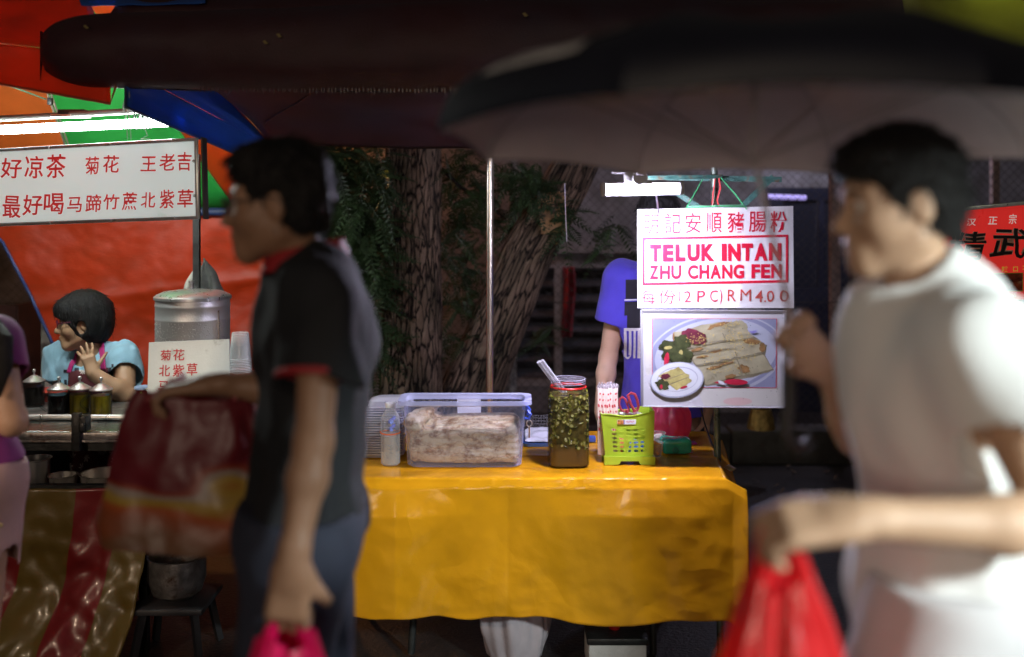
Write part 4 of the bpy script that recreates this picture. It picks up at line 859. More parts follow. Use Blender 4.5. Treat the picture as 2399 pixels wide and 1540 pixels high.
def clipel(i, cx, cy, rx, ry, rot):
    ca, sa = math.cos(math.radians(rot)), math.sin(math.radians(rot)); pts = []
    for k in range(60):
        w = 2 * math.pi * k / 60; x, y = rx * math.cos(w), ry * math.sin(w); X, Y = cx + ca * x - sa * y, cy + sa * x + ca * y; pts.append((min(max(X, 252), 2064), min(max(Y, 166), 1172)))
    pz(i, pts)
clipel(2, 1180, 700, 1010, 600, -8); clipel(0, 1180, 690, 985, 560, -8)
clipel(2, 1180, 690, 900, 520, -8)
for a_, b_, c_, d_ in (((248, 162), (2075, 166), (2075, 172), (248, 169)), ((2066, 166), (2075, 166), (2067, 1182), (2058, 1182)), ((248, 1166), (2066, 1176), (2066, 1183), (248, 1173)), ((246, 162), (254, 162), (252, 1172), (244, 1172))): pz(1, [a_, b_, c_, d_], a_ == (248, 162))
def wav(pts, amp=9, n=6):
    out = []
    for i in range(len(pts)):
        a_, b_ = pts[i], pts[(i + 1) % len(pts)]
        for k in range(n): t_ = k / n; out.append((a_[0] + (b_[0] - a_[0]) * t_ + R.uniform(-amp, amp), a_[1] + (b_[1] - a_[1]) * t_ + R.uniform(-amp, amp)))
    return out
pz(9, wav([(580, 380), (900, 330), (1500, 300), (1760, 440), (1930, 560), (1900, 700), (2030, 920), (1720, 1020), (1050, 1160), (1000, 1130), (880, 860), (700, 620)], 6))
pz(3, wav([(555, 355), (760, 335), (980, 250), (1200, 225), (1480, 200), (1560, 190), (1650, 270), (1640, 330), (1735, 440), (1600, 470), (1250, 480), (740, 560), (570, 480)]))
pz(3, wav([(735, 590), (1000, 520), (1260, 500), (1620, 470), (1790, 465), (1900, 560), (1890, 650), (1700, 660), (1250, 600), (800, 680)]))
pz(3, wav([(815, 700), (1050, 640), (1270, 605), (1660, 640), (1840, 650), (1700, 690), (1330, 760), (880, 840)]))
pz(3, wav([(880, 870), (1350, 770), (1700, 690), (1860, 670), (2010, 905), (1690, 985), (1350, 1040), (1060, 1135), (1005, 1120)]))
for x, y, rx, ry, r_ in ((1220, 255, 150, 26, -14), (1110, 300, 60, 20, -30), (1700, 500, 130, 40, 8), (1860, 590, 45, 70, 0), (1180, 640, 90, 22, -12), (980, 725, 90, 16, -8), (1590, 900, 90, 55, 20), (1160, 880, 120, 22, -12), (1390, 1010, 80, 30, -12), (900, 620, 90, 22, -14), (560, 430, 18, 60, 0), (1330, 820, 120, 16, -10)): el(4, x, y, rx, ry, r_, n=24, wv=.12)
for p in (((740, 600), (1250, 492), (1640, 460), (1640, 470), (1250, 505), (742, 612)), ((820, 690), (1250, 605), (1480, 590), (1480, 600), (1250, 618), (822, 702)), ((885, 850), (1340, 765), (1700, 690), (1870, 655), (1870, 668), (1700, 702), (1340, 780), (887, 864)), ((1270, 380), (1300, 440), (1312, 438), (1282, 376)), ((1450, 640), (1480, 720), (1492, 718), (1462, 638)), ((1480, 760), (1560, 960), (1572, 956), (1492, 756))): pz(9, p)
el(5, 860, 430, 190, 105, 18, wv=.06); el(6, 600, 660, 230, 170, 25, wv=.12); el(6, 470, 560, 125, 70, -8, wv=.1); el(6, 680, 520, 120, 120, 0, wv=.1); el(13, 480, 590, 60, 24, -6); el(13, 660, 690, 30, 70, 10); el(6, 640, 740, 180, 70, 10, wv=.12); el(7, 455, 770, 36, 110, 8, wv=.03)
pz(14, [(1640, 330), (1690, 350), (1790, 330), (1760, 350), (1795, 362), (1740, 372), (1745, 388), (1690, 372)])
el(12, 1250, 1100, 55, 24, 20); el(7, 1470, 1092, 175, 42, 2); pz(7, [(1150, 1095), (1210, 1080), (1220, 1110), (1190, 1112)])
lay[0] += 1
for i in range(330):
    t_ = R.random(); band = R.choice([(900, 470, 1600, 380), (1000, 560, 1800, 520), (950, 700, 1600, 620), (1000, 820, 1750, 720), (1050, 960, 1500, 860), (1250, 260, 1560, 230), (1300, 430, 1650, 480), (780, 480, 1000, 440)])
    x = band[0] + (band[2] - band[0]) * t_ + R.gauss(0, 25); y = band[1] + (band[3] - band[1]) * t_ + R.gauss(0, 38); el(8, x, y, R.uniform(7, 12), R.uniform(4.5, 7), R.uniform(0, 180), n=6, step=False)
el(2, 607, 1062, 392, 262, -6); el(12, 607, 1055, 375, 246, -6); el(2, 615, 1050, 300, 180, -6); el(12, 615, 1054, 290, 170, -6)
pz(13, wav([(330, 1000), (480, 930), (630, 870), (680, 910), (720, 950), (790, 990), (780, 1020), (830, 1080), (720, 1150), (600, 1215), (480, 1120)], 5, 4))
for p in (((440, 1060), (720, 960), (724, 966), (444, 1068)), ((500, 1120), (790, 1010), (794, 1018), (504, 1130))): pz(9, p)
el(5, 440, 1010, 70, 40, -10, wv=.08); el(6, 395, 1130, 100, 75, 20, wv=.12); el(7, 378, 1160, 20, 34, 0); el(7, 710, 1165, 52, 16, -16)
mb.build('print', pm, po, smooth=0)
mb = MB(); bw = .0012
for a_, b_ in ((Z(95, 38, .002), Z(2195, 50, .002)), (Z(2195, 50, .002), Z(2205, 1470, .002)), (Z(2205, 1470, .002), Z(100, 1450, .002)), (Z(100, 1450, .002), Z(95, 38, .002))): mb.bar(a_, b_, .010, .003, .001)
mb.build('laminate_edge', mat('laminate', (.55, .55, .58), .1, spec=.8, alpha=.4), po)
mb = MB()
for i in range(120): c = Z(R.uniform(100, 2190), R.uniform(50, 1450), .003); rr = R.uniform(.0006, .0016); mb.ell(c, (rr, rr * .6, rr), n=6, m=4)
mb.build('water_drops', mat('drops', (.9, .9, .92), .03, spec=1, alpha=.25, clear=True), po)['kind'] = 'stuff'
# ------------------------------------------------------------------ food container
z0 = ZT + .006
bx0, bx1 = P(952, 0, 3.44).x, P(1222, 0, 3.44).x; tx0, tx1 = P(930, 0, 3.41).x, P(1246, 0, 3.41).x; by0, by1, ty0, ty1 = 3.445, 3.64, 3.405, 3.575; hb = P(0, 941, 3.41).z - z0
fc = thing('food_container', 'large translucent blue tinted plastic box filled with rice rolls', 'container', ((bx0 + bx1) / 2, 3.54, z0))
plas = mat('tinted_plastic', (.52, .55, .84), .18, spec=.6, alpha=.09)
def rr(x0, x1, y0, y1, z, r=.035, n=6):
    out = []
    for cx, cy, a0 in ((x1 - r, y1 - r, 0), (x0 + r, y1 - r, 90), (x0 + r, y0 + r, 180), (x1 - r, y0 + r, 270)):
        for k in range(n + 1): a = math.radians(a0 + 90 * k / n); out.append(Vector((cx + r * math.cos(a), cy + r * math.sin(a), z)))
    return out
def loft(mb, loops, cap0=True, cap1=False):
    n = len(loops[0]); o = []
    for l in loops: o += l
    fs = [(i * n + k, i * n + (k + 1) % n, (i + 1) * n + (k + 1) % n, (i + 1) * n + k) for i in range(len(loops) - 1) for k in range(n)]
    if cap0: fs.append(tuple(range(n - 1, -1, -1)))
    if cap1: fs.append(tuple((len(loops) - 1) * n + k for k in range(n)))
    mb.add(o, fs)
def lp(t, z, g=0): L = lambda a, b: a + (b - a) * t; return rr(L(bx0, tx0 + .02) + g, L(bx1, tx1 - .02) - g, L(by0, ty0 + .015) + g, L(by1, ty1 - .015) - g, z)
mb = MB(); loft(mb, [lp(0, z0 + .002, .006), lp(0, z0 + .008), lp(1, z0 + hb - .018)])
mb.build('box_shell', plas, fc, smooth=40)
mb = MB(); loft(mb, [lp(1, z0 + hb - .02), rr(tx0, tx1, ty0, ty1, z0 + hb - .014), rr(tx0, tx1, ty0, ty1, z0 + hb), lp(1, z0 + hb - .002, .003), lp(1, z0 + hb - .018, .004)], False); mb.build('rim', mat('tinted_rim', (.60, .62, .88), .2, spec=.7, alpha=.42), fc, smooth=40)
clipm = mat('blue_clip', (.06, .12, .62), .3, transl=.2)
mb = MB(); q = P(1232, 955, 3.50); mb.box(q + Vector((-.004, .02, .01)), (.016, .10, .03), bevel=.005); mb.tube([q + Vector((.0, -.02, .0)), q + Vector((.016, -.03, -.018)), q + Vector((.010, -.03, -.034)), q + Vector((-.008, -.02, -.032))], .0055, 8); mb.tube([q + Vector((.0, .05, .0)), q + Vector((.016, .05, -.018)), q + Vector((.006, .05, -.036))], .0055, 8); mb.build('clip', clipm, fc)
mb = MB(); q = P(921, 992, 3.54); mb.tube([q + Vector((0, .04, .012)), q + Vector((-.012, 0, .004)), q + Vector((0, -.04, .012))], .007, 8); mb.tube([q + Vector((0, .04, -.015)), q + Vector((-.012, 0, -.022)), q + Vector((0, -.04, -.015))], .006, 8); mb.build('clip', clipm, fc)
mb = MB(); a, b, c, d = P(1071, 927, 3.635), P(1126, 927, 3.635), P(1127, 972, 3.63), P(1072, 972, 3.63); mb.prism([a, b, c, d], (0, .002, 0)); o = mb.build('paper_label', mat('white_card', (.75, .75, .80), .6), origin=d, fix=True); tag(o, 'white paper card stuck inside the back wall of the food container', 'card')
# rice roll mass in the box
fl = Field((bx0 - .02, by0 - .02, z0 - .01), (bx1 + .03, by1 + .03, z0 + .27), .0045)
tz = P(0, 1003, 3.46).z
fl.add(rbox(((bx0 + bx1) / 2, (by0 + by1) / 2, (z0 + .012 + tz - .002) / 2), np.array([(bx1 - bx0) / 2 - .007, (by1 - by0) / 2 - .008, (tz - z0 - .014) / 2]), .02), 0)
fl.add(rbox(((bx0 + bx1) / 2, by0 + .14, tz - .012), np.array([(bx1 - bx0) / 2 - .006, .04, .026]), .016), .02)
for i in range(7):
    y = by0 + .03 + i * .023; fl.add(cap((bx0 + .10, y, tz - .006 + .002 * i), (bx1 - .03, y + .004, tz - .004 + .0022 * i), .013, .012), .010)
for x, y, z, r in ((970, 990, 3.49, .036), (985, 978, 3.53, .034), (1003, 970, 3.58, .028), (1022, 975, 3.6, .024), (972, 1002, 3.48, .028), (1040, 988, 3.58, .022)): q = P(x, y, z); fl.add(ell(q, (r, r * 1.2, r * .72)), .012)
for i in range(5): q = P(968 + 12 * i, 974 - 3 * i, 3.52 + .016 * i); fl.add(cap(q + Vector((-.008, -.02, .0)), q + Vector((.01, .04, .008)), .012, .010), .006)
fl.ripple(.0020, 55, 2, (.6, .6, 1.3)); fl.ripple(.0016, 210, 5, (.5, .5, 1.2))
rollm = bpy.data.materials.new('rice_roll'); rollm.use_nodes = True
def _rollm():
    nt = rollm.node_tree; N, L = nt.nodes, nt.links; b = N['Principled BSDF']; tc = N.new('ShaderNodeTexCoord')
    def nz(scale, st, det=6, rough=.6):
        mp = N.new('ShaderNodeMapping'); mp.inputs['Scale'].default_value = st; L.new(tc.outputs['Object'], mp.inputs[0]); n = N.new('ShaderNodeTexNoise'); n.inputs['Scale'].default_value = scale; n.inputs['Detail'].default_value = det; n.inputs['Roughness'].default_value = rough; L.new(mp.outputs[0], n.inputs[0]); return n.outputs[0]
    def ramp(src, p0, c0, p1, c1):
        r = N.new('ShaderNodeValToRGB'); e = r.color_ramp.elements; e[0].position = p0; e[0].color = (*c0, 1); e[1].position = p1; e[1].color = (*c1, 1); L.new(src, r.inputs[0]); return r.outputs[0]
    def mul(a, c):
        m = N.new('ShaderNodeMix'); m.data_type = 'RGBA'; m.blend_type = 'MULTIPLY'; m.inputs[0].default_value = 1; L.new(a, m.inputs[6]); L.new(c, m.inputs[7]); return m.outputs[2]
    base = ramp(nz(9, (1, 1, 1.6)), .35, (.50, .37, .22), .65, (.66, .56, .40))
    st = ramp(nz(26, (1, 1, 1.2), 7, .65), .47, (1, 1, 1), .64, (.36, .21, .11))
    w = N.new('ShaderNodeTexWave'); w.wave_type = 'BANDS'; w.bands_direction = 'Z'; w.inputs['Scale'].default_value = 9; w.inputs['Distortion'].default_value = 9; w.inputs['Detail'].default_value = 3; w.inputs['Detail Scale'].default_value = 1.6; L.new(tc.outputs['Object'], w.inputs[0])
    ln = ramp(w.outputs[0], .0, (.72, .60, .50), .05, (1, 1, 1))
    L.new(mul(mul(base, st), ln), b.inputs['Base Color']); b.inputs['Roughness'].default_value = .38; b.inputs['Subsurface Weight'].default_value = .25; b.inputs['Subsurface Radius'].default_value = (.02, .012, .006)
    bp = N.new('ShaderNodeBump'); bp.inputs['Distance'].default_value = .006; bp.inputs['Strength'].default_value = .6; L.new(nz(60, (1, 1, 1.6)), bp.inputs['Height']); L.new(bp.outputs[0], b.inputs['Normal'])
_rollm()
o = fl.mesh('rice_rolls', rollm, origin=((bx0 + bx1) / 2, 3.54, z0 + .01)); tag(o, 'packed mass of white rice rolls with brown stains inside the blue tinted box', 'food')
# ------------------------------------------------------------------ jar of pickled chillies
d = 3.51; jc = Vector((P(1331, 0, d).x, d, z0)); k = d / F; r = 48 * k; hz = lambda y: P(0, y, d - .06).z - z0
jr = thing('glass_jar', 'tall square shouldered clear jar of pickled green chillies', 'jar', jc); gj = mat('jar_glass', (.8, .8, .85), .05, spec=.9, alpha=.10, clear=True)
prof = [(r * .9, 0), (r, .008), (r, hz(940)), (r * .96, hz(928)), (r * .82, hz(916)), (r * .80, hz(912)), (r * .82, hz(908)), (r * .80, hz(904)), (r * .82, hz(900)), (r * .80, hz(896)), (r * .81, hz(893))]
mb = MB(); mb.lathe(prof, jc, 48, sq=5, cap=(True, False)); mb.build('glass', gj, jr, smooth=30)
mb = MB()
for zz in (894, 899, 904): mb.tube([jc + Vector((math.cos(w) * r * .83, math.sin(w) * r * .83, hz(zz))) for w in [2 * math.pi * q / 36 for q in range(36)]], .0018, 6, closed=True)
mb.build('screw_thread', mat('thread', (.6, .58, .7), .15, spec=.8, alpha=.4), jr)
mb = MB(); mb.tube([jc + Vector((math.cos(w) * r * .84, math.sin(w) * r * .84, hz(913))) for w in [2 * math.pi * q / 36 for q in range(36)]], .0042, 8, closed=True); mb.build('red_band', mat('red_band', (.75, .02, .015), .35), jr)
liq = bpy.data.materials.new('pickle_liquid'); liq.use_nodes = True
def _liq():
    nt = liq.node_tree; N, L = nt.nodes, nt.links; b = N['Principled BSDF']; tc = N.new('ShaderNodeTexCoord'); sp = N.new('ShaderNodeSeparateXYZ'); L.new(tc.outputs['Object'], sp.inputs[0])
    n = N.new('ShaderNodeTexNoise'); n.inputs['Scale'].default_value = 45; n.inputs['Detail'].default_value = 5; L.new(tc.outputs['Object'], n.inputs[0])
    r1 = N.new('ShaderNodeValToRGB'); e = r1.color_ramp.elements; e[0].position = .35; e[0].color = (.045, .035, .008, 1); e[1].position = .7; e[1].color = (.20, .17, .035, 1); L.new(n.outputs[0], r1.inputs[0])
    mr = N.new('ShaderNodeMapRange'); mr.inputs[1].default_value = .055; mr.inputs[2].default_value = .085; L.new(sp.outputs[2], mr.inputs[0])
    mx = N.new('ShaderNodeMix'); mx.data_type = 'RGBA'; L.new(mr.outputs[0], mx.inputs[0]); mx.inputs[6].default_value = (.17, .115, .045, 1); L.new(r1.outputs[0], mx.inputs[7]); L.new(mx.outputs[2], b.inputs['Base Color']); b.inputs['Roughness'].default_value = .25
_liq()
mb = MB(); mb.lathe([(.001, .004), (r * .88, .004), (r - .0055, .012), (r - .0055, hz(942)), (r * .9, hz(930)), (.001, hz(926))], jc, 48, sq=5, cap=(False, False)); mb.build('liquid', liq, jr)
mb = MB(); cm = [mat('chilli_skin', (.22, .22, .02), .25, var=(90, .5)), mat('chilli_flesh', (.55, .52, .18), .3, var=(80, .3)), mat('chilli_dark', (.06, .07, .012), .25, var=(60, .6))]
for i in range(330):
    a = R.uniform(math.pi * .92, math.pi * 2.08) if i < 290 else R.uniform(0, 6.28); z = R.uniform(hz(1052), hz(932)) if i < 310 else R.uniform(hz(935), hz(926)); ca, sa = math.cos(a), math.sin(a); q = (abs(ca) ** 5 + abs(sa) ** 5) ** (-.2); rad = (r - .0045) * q
    c = jc + Vector((ca * rad, sa * rad, z)); nrm = Vector((abs(ca) ** 4 * (1 if ca > 0 else -1), abs(sa) ** 4 * (1 if sa > 0 else -1), 0)).normalized(); nrm = (nrm + Vector((R.uniform(-.4, .4), 0, R.uniform(-.5, .5)))).normalized()
    e1 = nrm.cross(Vector((0, 0, 1))).normalized(); e2 = nrm.cross(e1); s = R.uniform(.0045, .0075); el_ = R.uniform(.65, 1.0); ro = R.uniform(0, 3.14); f1 = e1 * math.cos(ro) + e2 * math.sin(ro); f2 = e2 * math.cos(ro) - e1 * math.sin(ro)
    if i % 5 < 3:
        mb.cur = 0; mb.tube([c + f1 * s * math.cos(w) + f2 * s * el_ * math.sin(w) for w in [2 * math.pi * t / 10 for t in range(10)]], .0016, 5, closed=True)
        mb.cur = 1; mb.tube([c + f1 * s * .55 * math.cos(w) + f2 * s * .55 * el_ * math.sin(w) for w in [2 * math.pi * t / 8 for t in range(8)]], .0017, 4, closed=True)
        if i % 2: mb.ell(c, (.0016, .0016, .0016), n=6, m=4)
    else:
        mb.cur = 2 if i % 2 else 0; mb.tube([c - f1 * s * 1.3, c + nrm * .001, c + f1 * s * 1.3], [.0022, .003, .0018], 6)
o = mb.build('pickled_chillies', cm, origin=jc); tag(o, 'sliced pickled green chillies packed in the tall jar', 'pickles', kind='stuff')
tg = thing('serving_tongs', 'clear plastic tongs sticking out of the pickle jar', 'tongs', P(1318, 912, 3.49)); ga = mat('clear_acrylic', (.86, .86, .92), .05, spec=1.0, alpha=.22)
for dx, dy in ((0, 0), (7, -3)):
    mb = MB(); pts = [P(1262 + dx, 848 + dy, 3.44), P(1284 + dx, 878 + dy, 3.46), P(1312 + dx, 913 + dy, 3.50), P(1332 + dx, 940, 3.52)]; mb.tube(pts, [.0075, .007, .006, .005], 10); mb.build('arm', ga, tg)
# ------------------------------------------------------------------ chopstick basket
bc = thing('plastic_basket', 'lime green perforated basket on a footed base holding chopsticks', 'basket', (P(1470, 0, 3.56).x, 3.56, z0)); lime = mat('lime_plastic', (.50, .72, .05), .3, spec=.55, transl=.15, var=(5, .06))
bz0, bz1 = P(0, 1068, 3.52).z, P(0, 968, 3.52).z; ux0, ux1, lx0, lx1 = P(1407, 0, 3.52).x, P(1530, 0, 3.52).x, P(1418, 0, 3.52).x, P(1528, 0, 3.52).x
def bp(u, v, y): 
    x = (lx0 + (lx1 - lx0) * u) * (1 - v) + (ux0 + (ux1 - ux0) * u) * v; zt = bz1 + .006 * math.cos(u * 6.0) + .010 * (u - .5); return Vector((x, y, bz0 + (zt - bz0) * v))
def holed(mb, fp, nu, nv, skip, rx=.36, ry=.30):
    for j in range(nv):
        for i in range(nu):
            u0, u1, v0, v1 = i / nu, (i + 1) / nu, j / nv, (j + 1) / nv
            if skip(i, j): mb.add([fp(u0, v0), fp(u1, v0), fp(u1, v1), fp(u0, v1)], [(0, 1, 2, 3)]); continue
            n = 20; sq = []; hl = []
            for k in range(n):
                a = 2 * math.pi * (k + .5) / n; ca, sa = math.cos(a), math.sin(a); q = 1 / max(abs(ca), abs(sa)); sq.append(fp((u0 + u1) / 2 + (u1 - u0) / 2 * ca * q, (v0 + v1) / 2 + (v1 - v0) / 2 * sa * q)); hl.append(fp((u0 + u1) / 2 + (u1 - u0) * rx * ca, (v0 + v1) / 2 + (v1 - v0) * ry * sa))
            mb.add(sq + hl, [(k, (k + 1) % n, n + (k + 1) % n, n + k) for k in range(n)])
            # corners of the cell
            for cu, cv, a0 in ((u1, v1, 2), (u0, v1, 7), (u0, v0, 12), (u1, v0, 17)): mb.add([fp(cu, cv), sq[a0], sq[(a0 + 1) % n]], [(0, 1, 2)])
mb = MB(); sk = lambda i, j: i in (0, 6) or j > 6 or j == 0
yf, yb = 3.50, 3.60
holed(mb, lambda u, v: bp(u, v, yf - .006 * v), 7, 10, sk); holed(mb, lambda u, v: bp(u, v, yb + .006 * v), 7, 10, sk)
holed(mb, lambda u, v: bp(0, v, yf - .006 * v + (yb - yf + .012 * v) * u), 5, 10, lambda i, j: i in (0, 4) or j > 6 or j == 0); holed(mb, lambda u, v: bp(1, v, yf - .006 * v + (yb - yf + .012 * v) * u), 5, 10, lambda i, j: i in (0, 4) or j > 6 or j == 0)
mb.add([bp(0, 0, yf), bp(1, 0, yf), bp(1, 0, yb), bp(0, 0, yb)], [(0, 1, 2, 3)])
mb.build('wall', lime, bc, smooth=0, solid=.0022)
mb = MB(); pts = [bp(i / 24, 1, yf - .007) for i in range(25)] + [bp(1, 1, yb + .007)] + [bp(1 - i / 24, 1, yb + .007) for i in range(25)]; mb.tube(pts, .0026, 6, closed=True); mb.build('rim', lime, bc)
mb = MB(); w0, w1 = lx0 - .006, lx1 + .006; bt = bz0 + .004; ar = [(w0, z0), (w0 + .045, z0)] + [(w0 + .045 + .012 * math.sin(a), z0 + .013 * (1 - math.cos(a)) ) for a in [math.pi / 2 * k / 5 for k in range(1, 6)]]
ar += [(w0 + w1 - x, z) for x, z in ar[::-1]] + [(w1, bt), (w0, bt)]
mb.prism([Vector((x, yf - .012, z)) for x, z in ar], (0, .006, 0)); mb.prism([Vector((x, yb + .008, z)) for x, z in ar], (0, .006, 0))
for x in (w0, w1 - .005): mb.box((x + .0025, (yf + yb) / 2, (z0 + bt) / 2), (.005, yb - yf + .012, bt - z0 - .0005))
mb.box(((w0 + w1) / 2, (yf + yb) / 2, bt - .003), (w1 - w0 - .012, yb - yf + .012, .005)); mb.build('foot', lime, bc, fix=True)
mb = MB(); A = lambda px, py: P(px, py, 3.50 - .008); mb.prism([A(1446, 984), A(1490, 983), A(1490, 994), A(1446, 995)], (0, .0008, 0)); lb = mb.build('sticker', mat('sticker_white', (.74, .72, .70), .4), bc, fix=True)
mb = MB(); mb.prism([A(1446.5, 984.5), A(1461, 984.2), A(1461, 994.4), A(1446.5, 994.7)], (0, -.0006, 0)); mb.build('picture', mat('sticker_photo', (.62, .22, .04), .4, var=(160, .9)), lb, fix=True)
mb = MB(); mb.prism([A(1461, 984.3), A(1463, 984.3), A(1463, 994.4), A(1461, 994.4)], (0, -.0006, 0)); mb.build('stripe', mat('sticker_blue', (.05, .1, .4), .4), lb, fix=True)
mb = MB(); ps = Plane(A(1446, 984), A(1490, 983), A(1446, 995)); letters(mb, ps, [(c, 1465 + i * 3.4, 985.5 if c.isupper() else 987, 1468 + i * 3.4, 990, .0) for i, c in enumerate('FoodWr') ] if False else [('〰', 1467, 986.5, 1486, 989.5, .03)], .0012); mb.build('script', mat('sticker_pink', (.6, .2, .25), .4), lb)
# wrapped chopsticks
chm = mat('paper_sleeve', (.72, .58, .50), .55, var=(50, .12)); prm = mat('red_print', (.60, .05, .06), .5); wrm = mat('clear_wrap', (.85, .78, .84), .15, spec=.9, alpha=.25, bump=(120, .8))
n = 0
for j in range(3):
    for i in range(7):
        x = P(1404 + i * 6.6 + (j % 2) * 2, 0, 3.53 + j * .018).x; y = 3.525 + j * .017; zt = P(0, 908 + R.uniform(-3, 6), y).z; zb = bz0 + .003
        if n == 0:
            c0 = Vector((x, y, zb)); chop = thing('chopsticks', 'paper wrapped wooden chopsticks bundled in the lime basket', 'chopsticks', c0, 'wrapped chopsticks in the basket'); hh = .235
            mb = MB(); mb.box(c0 + Vector((0, 0, hh / 2)), (.0125, .006, hh), bevel=.0015); mb.build('sleeve', chm, chop)
            mb = MB()
            for t_ in range(7): mb.box(c0 + Vector((R.uniform(-.003, .003), -.0032, .09 + .021 * t_)), (R.uniform(.003, .006), .0006, R.uniform(.006, .011)), Matrix.Rotation(R.uniform(-.5, .5), 3, 'Y'))
            mb.build('printing', prm, chop, smooth=0)
            mb = MB(); mb.grid(lambda u, v: (c0.x + (u - .5) * .015 * (1 + .3 * v), y + .002 * math.sin(u * 9) * (1 + v), zb + hh - .012 + .022 * v + .004 * math.sin(u * 13 + v * 4)), 10, 5); mb.build('sleeve_end', wrm, chop, solid=.0004)
            n = 1; continue
        q = dup(chop, (x - c0.x, y - c0.y, R.uniform(-.004, .004))); q.rotation_euler = (0, R.uniform(-.012, .012) - .02 * (i - 3) / 3, R.uniform(-.3, .3))
# scissors
sm = mat('red_handle', (.36, .045, .06), .35); sc = thing('scissors', 'scissors with dark red handles standing in the lime basket', 'scissors', P(1475, 968, 3.56)); 
def loop(mb, pts, d, r): mb.tube([P(x, y, d) for x, y in pts], r, 8, closed=True)
mb = MB(); loop(mb, [(1471, 926), (1478, 921), (1487, 924), (1493, 938), (1496, 953), (1492, 964), (1486, 962), (1478, 949)], 3.56, .0052); mb.tube([P(1487, 960, 3.56), P(1489, 975, 3.56)], .008, 8); mb.build('handle', sm, sc)
mb = MB(); loop(mb, [(1452, 936), (1458, 930), (1465, 936), (1470, 950), (1474, 962), (1466, 966), (1456, 962), (1450, 948)], 3.575, .0045); mb.tube([P(1468, 960, 3.57), P(1474, 975, 3.57)], .007, 8); mb.tube([P(1468, 943, 3.57), P(1478, 943, 3.565)], .004, 6); mb.build('handle', sm, sc)
mb = MB(); mb.bar(P(1480, 972, 3.568), P(1482, 1040, 3.568), .012, .002); mb.build('blade', steel, sc)
mb = MB(); mb.grid(lambda u, v: P(1450 + 76 * u, 968 + 12 * v + 5 * wob((u * 6, v * 4, 0), 3, 1), 3.53 + .04 * u + .012 * wob((u * 7, v * 5, 1), 3, 2)), 24, 8); o = mb.build('plastic_wrapper', wrm, origin=P(1488, 975, 3.56), smooth=80, solid=.0005); tag(o, 'crumpled clear wrapper tucked into the lime basket beside the scissors', 'wrapper')
# small things inside the basket, seen through the holes
for nm, px, py, c, lab in (('sauce_sachet', 1444, 1045, (.75, .25, .1), 'orange printed sachet inside the lime basket near its left end'), ('sauce_sachet', 1490, 1050, (.08, .2, .6), 'blue printed sachet inside the lime basket near its right end')):
    q = P(px, py, 3.56); mb = MB(); mb.box(q, (.05, .02, .06), Matrix.Rotation(.2, 3, 'Y'), bevel=.006); o = mb.build(nm, mat(nm + str(px), c, .4, var=(60, .5)), origin=q); tag(o, lab, 'sachet')
# ------------------------------------------------------------------ red bag, tissue pack, cups and small things
pinkbag = mat('pink_bag', (.95, .12, .28), .22, spec=.7, transl=.6, coat=.3, bump=(30, .5, (1, 1, .3)), var=(5, .2))
def plastic_bag(name, label, c, w, dp, h, m, seed=0, neck=.35, par=None, handles=False):
    mb = MB(); c = Vector(c)
    def fn(u, v):
        a = 2 * math.pi * u; t = v
        pr = (.72 + .28 * math.sin(min(1, t * 2.2) * math.pi / 2)) * (1 if t < .5 else 1 - (1 - neck) * ((t - .5) / .5) ** 1.4)
        if t < .06: pr *= .2 + .8 * (t / .06) ** .5
        pl_ = (1 + (.05 + .16 * t) * (math.sin(a * 7 + seed + 2 * math.sin(t * 3)) * .5 + math.sin(a * 13 + seed * 2 + t * 2) * .35) + .07 * wob((math.cos(a) * 2, math.sin(a) * 2, t * 3 + seed), 2, seed % 5))
        return c + Vector((math.cos(a) * w / 2 * pr * pl_, math.sin(a) * dp / 2 * pr * pl_, h * t + .012 * math.sin(a * 3 + seed) * t))
    mb.grid(fn, 96, 40, wrap=True); mb.add([c], []); n0 = 0
    b = len(mb.v) - 1
    mb.f += [(b, (k + 1) % 96, k) for k in range(96)]; mb.mi += [0] * 96
    o = mb.build(name, m, par, origin=None if par else c, smooth=70); return o
q = P(1567, 1031, 3.86); o = plastic_bag('plastic_bag', '', (q.x, 3.87, z0), (.17), .14, .155, pinkbag, 3, .55); tag(o, 'knotted bright pink plastic bag on the yellow table under the food poster', 'bag')
tp = thing('tissue_pack', 'teal green plastic tissue pack lying at the right end of the yellow table', 'tissue pack', P(1583, 1066, 3.64)); teal = mat('teal_film', (.02, .33, .24), .25, spec=.6, coat=.3, bump=(45, .5, None, .006), var=(12, .35))
fl = Field(tuple(P(1583, 1050, 3.68) - Vector((.09, .08, .06))), tuple(P(1583, 1050, 3.68) + Vector((.09, .08, .06))), .003); cc = P(1583, 0, 3.68); fl.add(rbox((cc.x, 3.68, z0 + .027), np.array([.055, .045, .026]), .012), 0); fl.ripple(.003, 60, 4); fl.mesh('wrapper', teal, tp)
mb = MB(); mb.prism([P(1565, 1034, 3.67), P(1578, 1033, 3.67), P(1577, 1039, 3.66), P(1565, 1040, 3.66)], (0, .02, .004)); mb.build('label', mat('label_white', (.7, .7, .75), .4), tp, fix=True)
mb = MB(); q = P(1583, 1056, 3.632)
for rr_ in (.0105, .0085): mb.tube([q + Vector((math.cos(w) * rr_, 0, math.sin(w) * rr_)) for w in [2 * math.pi * t / 20 for t in range(20)]], .0008, 4, closed=True)
mb.tube([q + Vector((-.004, 0, .004)), q + Vector((.001, -.001, .001)), q + Vector((-.003, 0, -.004))], .0008, 4); mb.tube([q + Vector((.005, 0, .003)), q + Vector((.001, -.001, -.003))], .0008, 4); mb.build('emblem', mat('emblem_green', (.005, .09, .06), .4), tp)
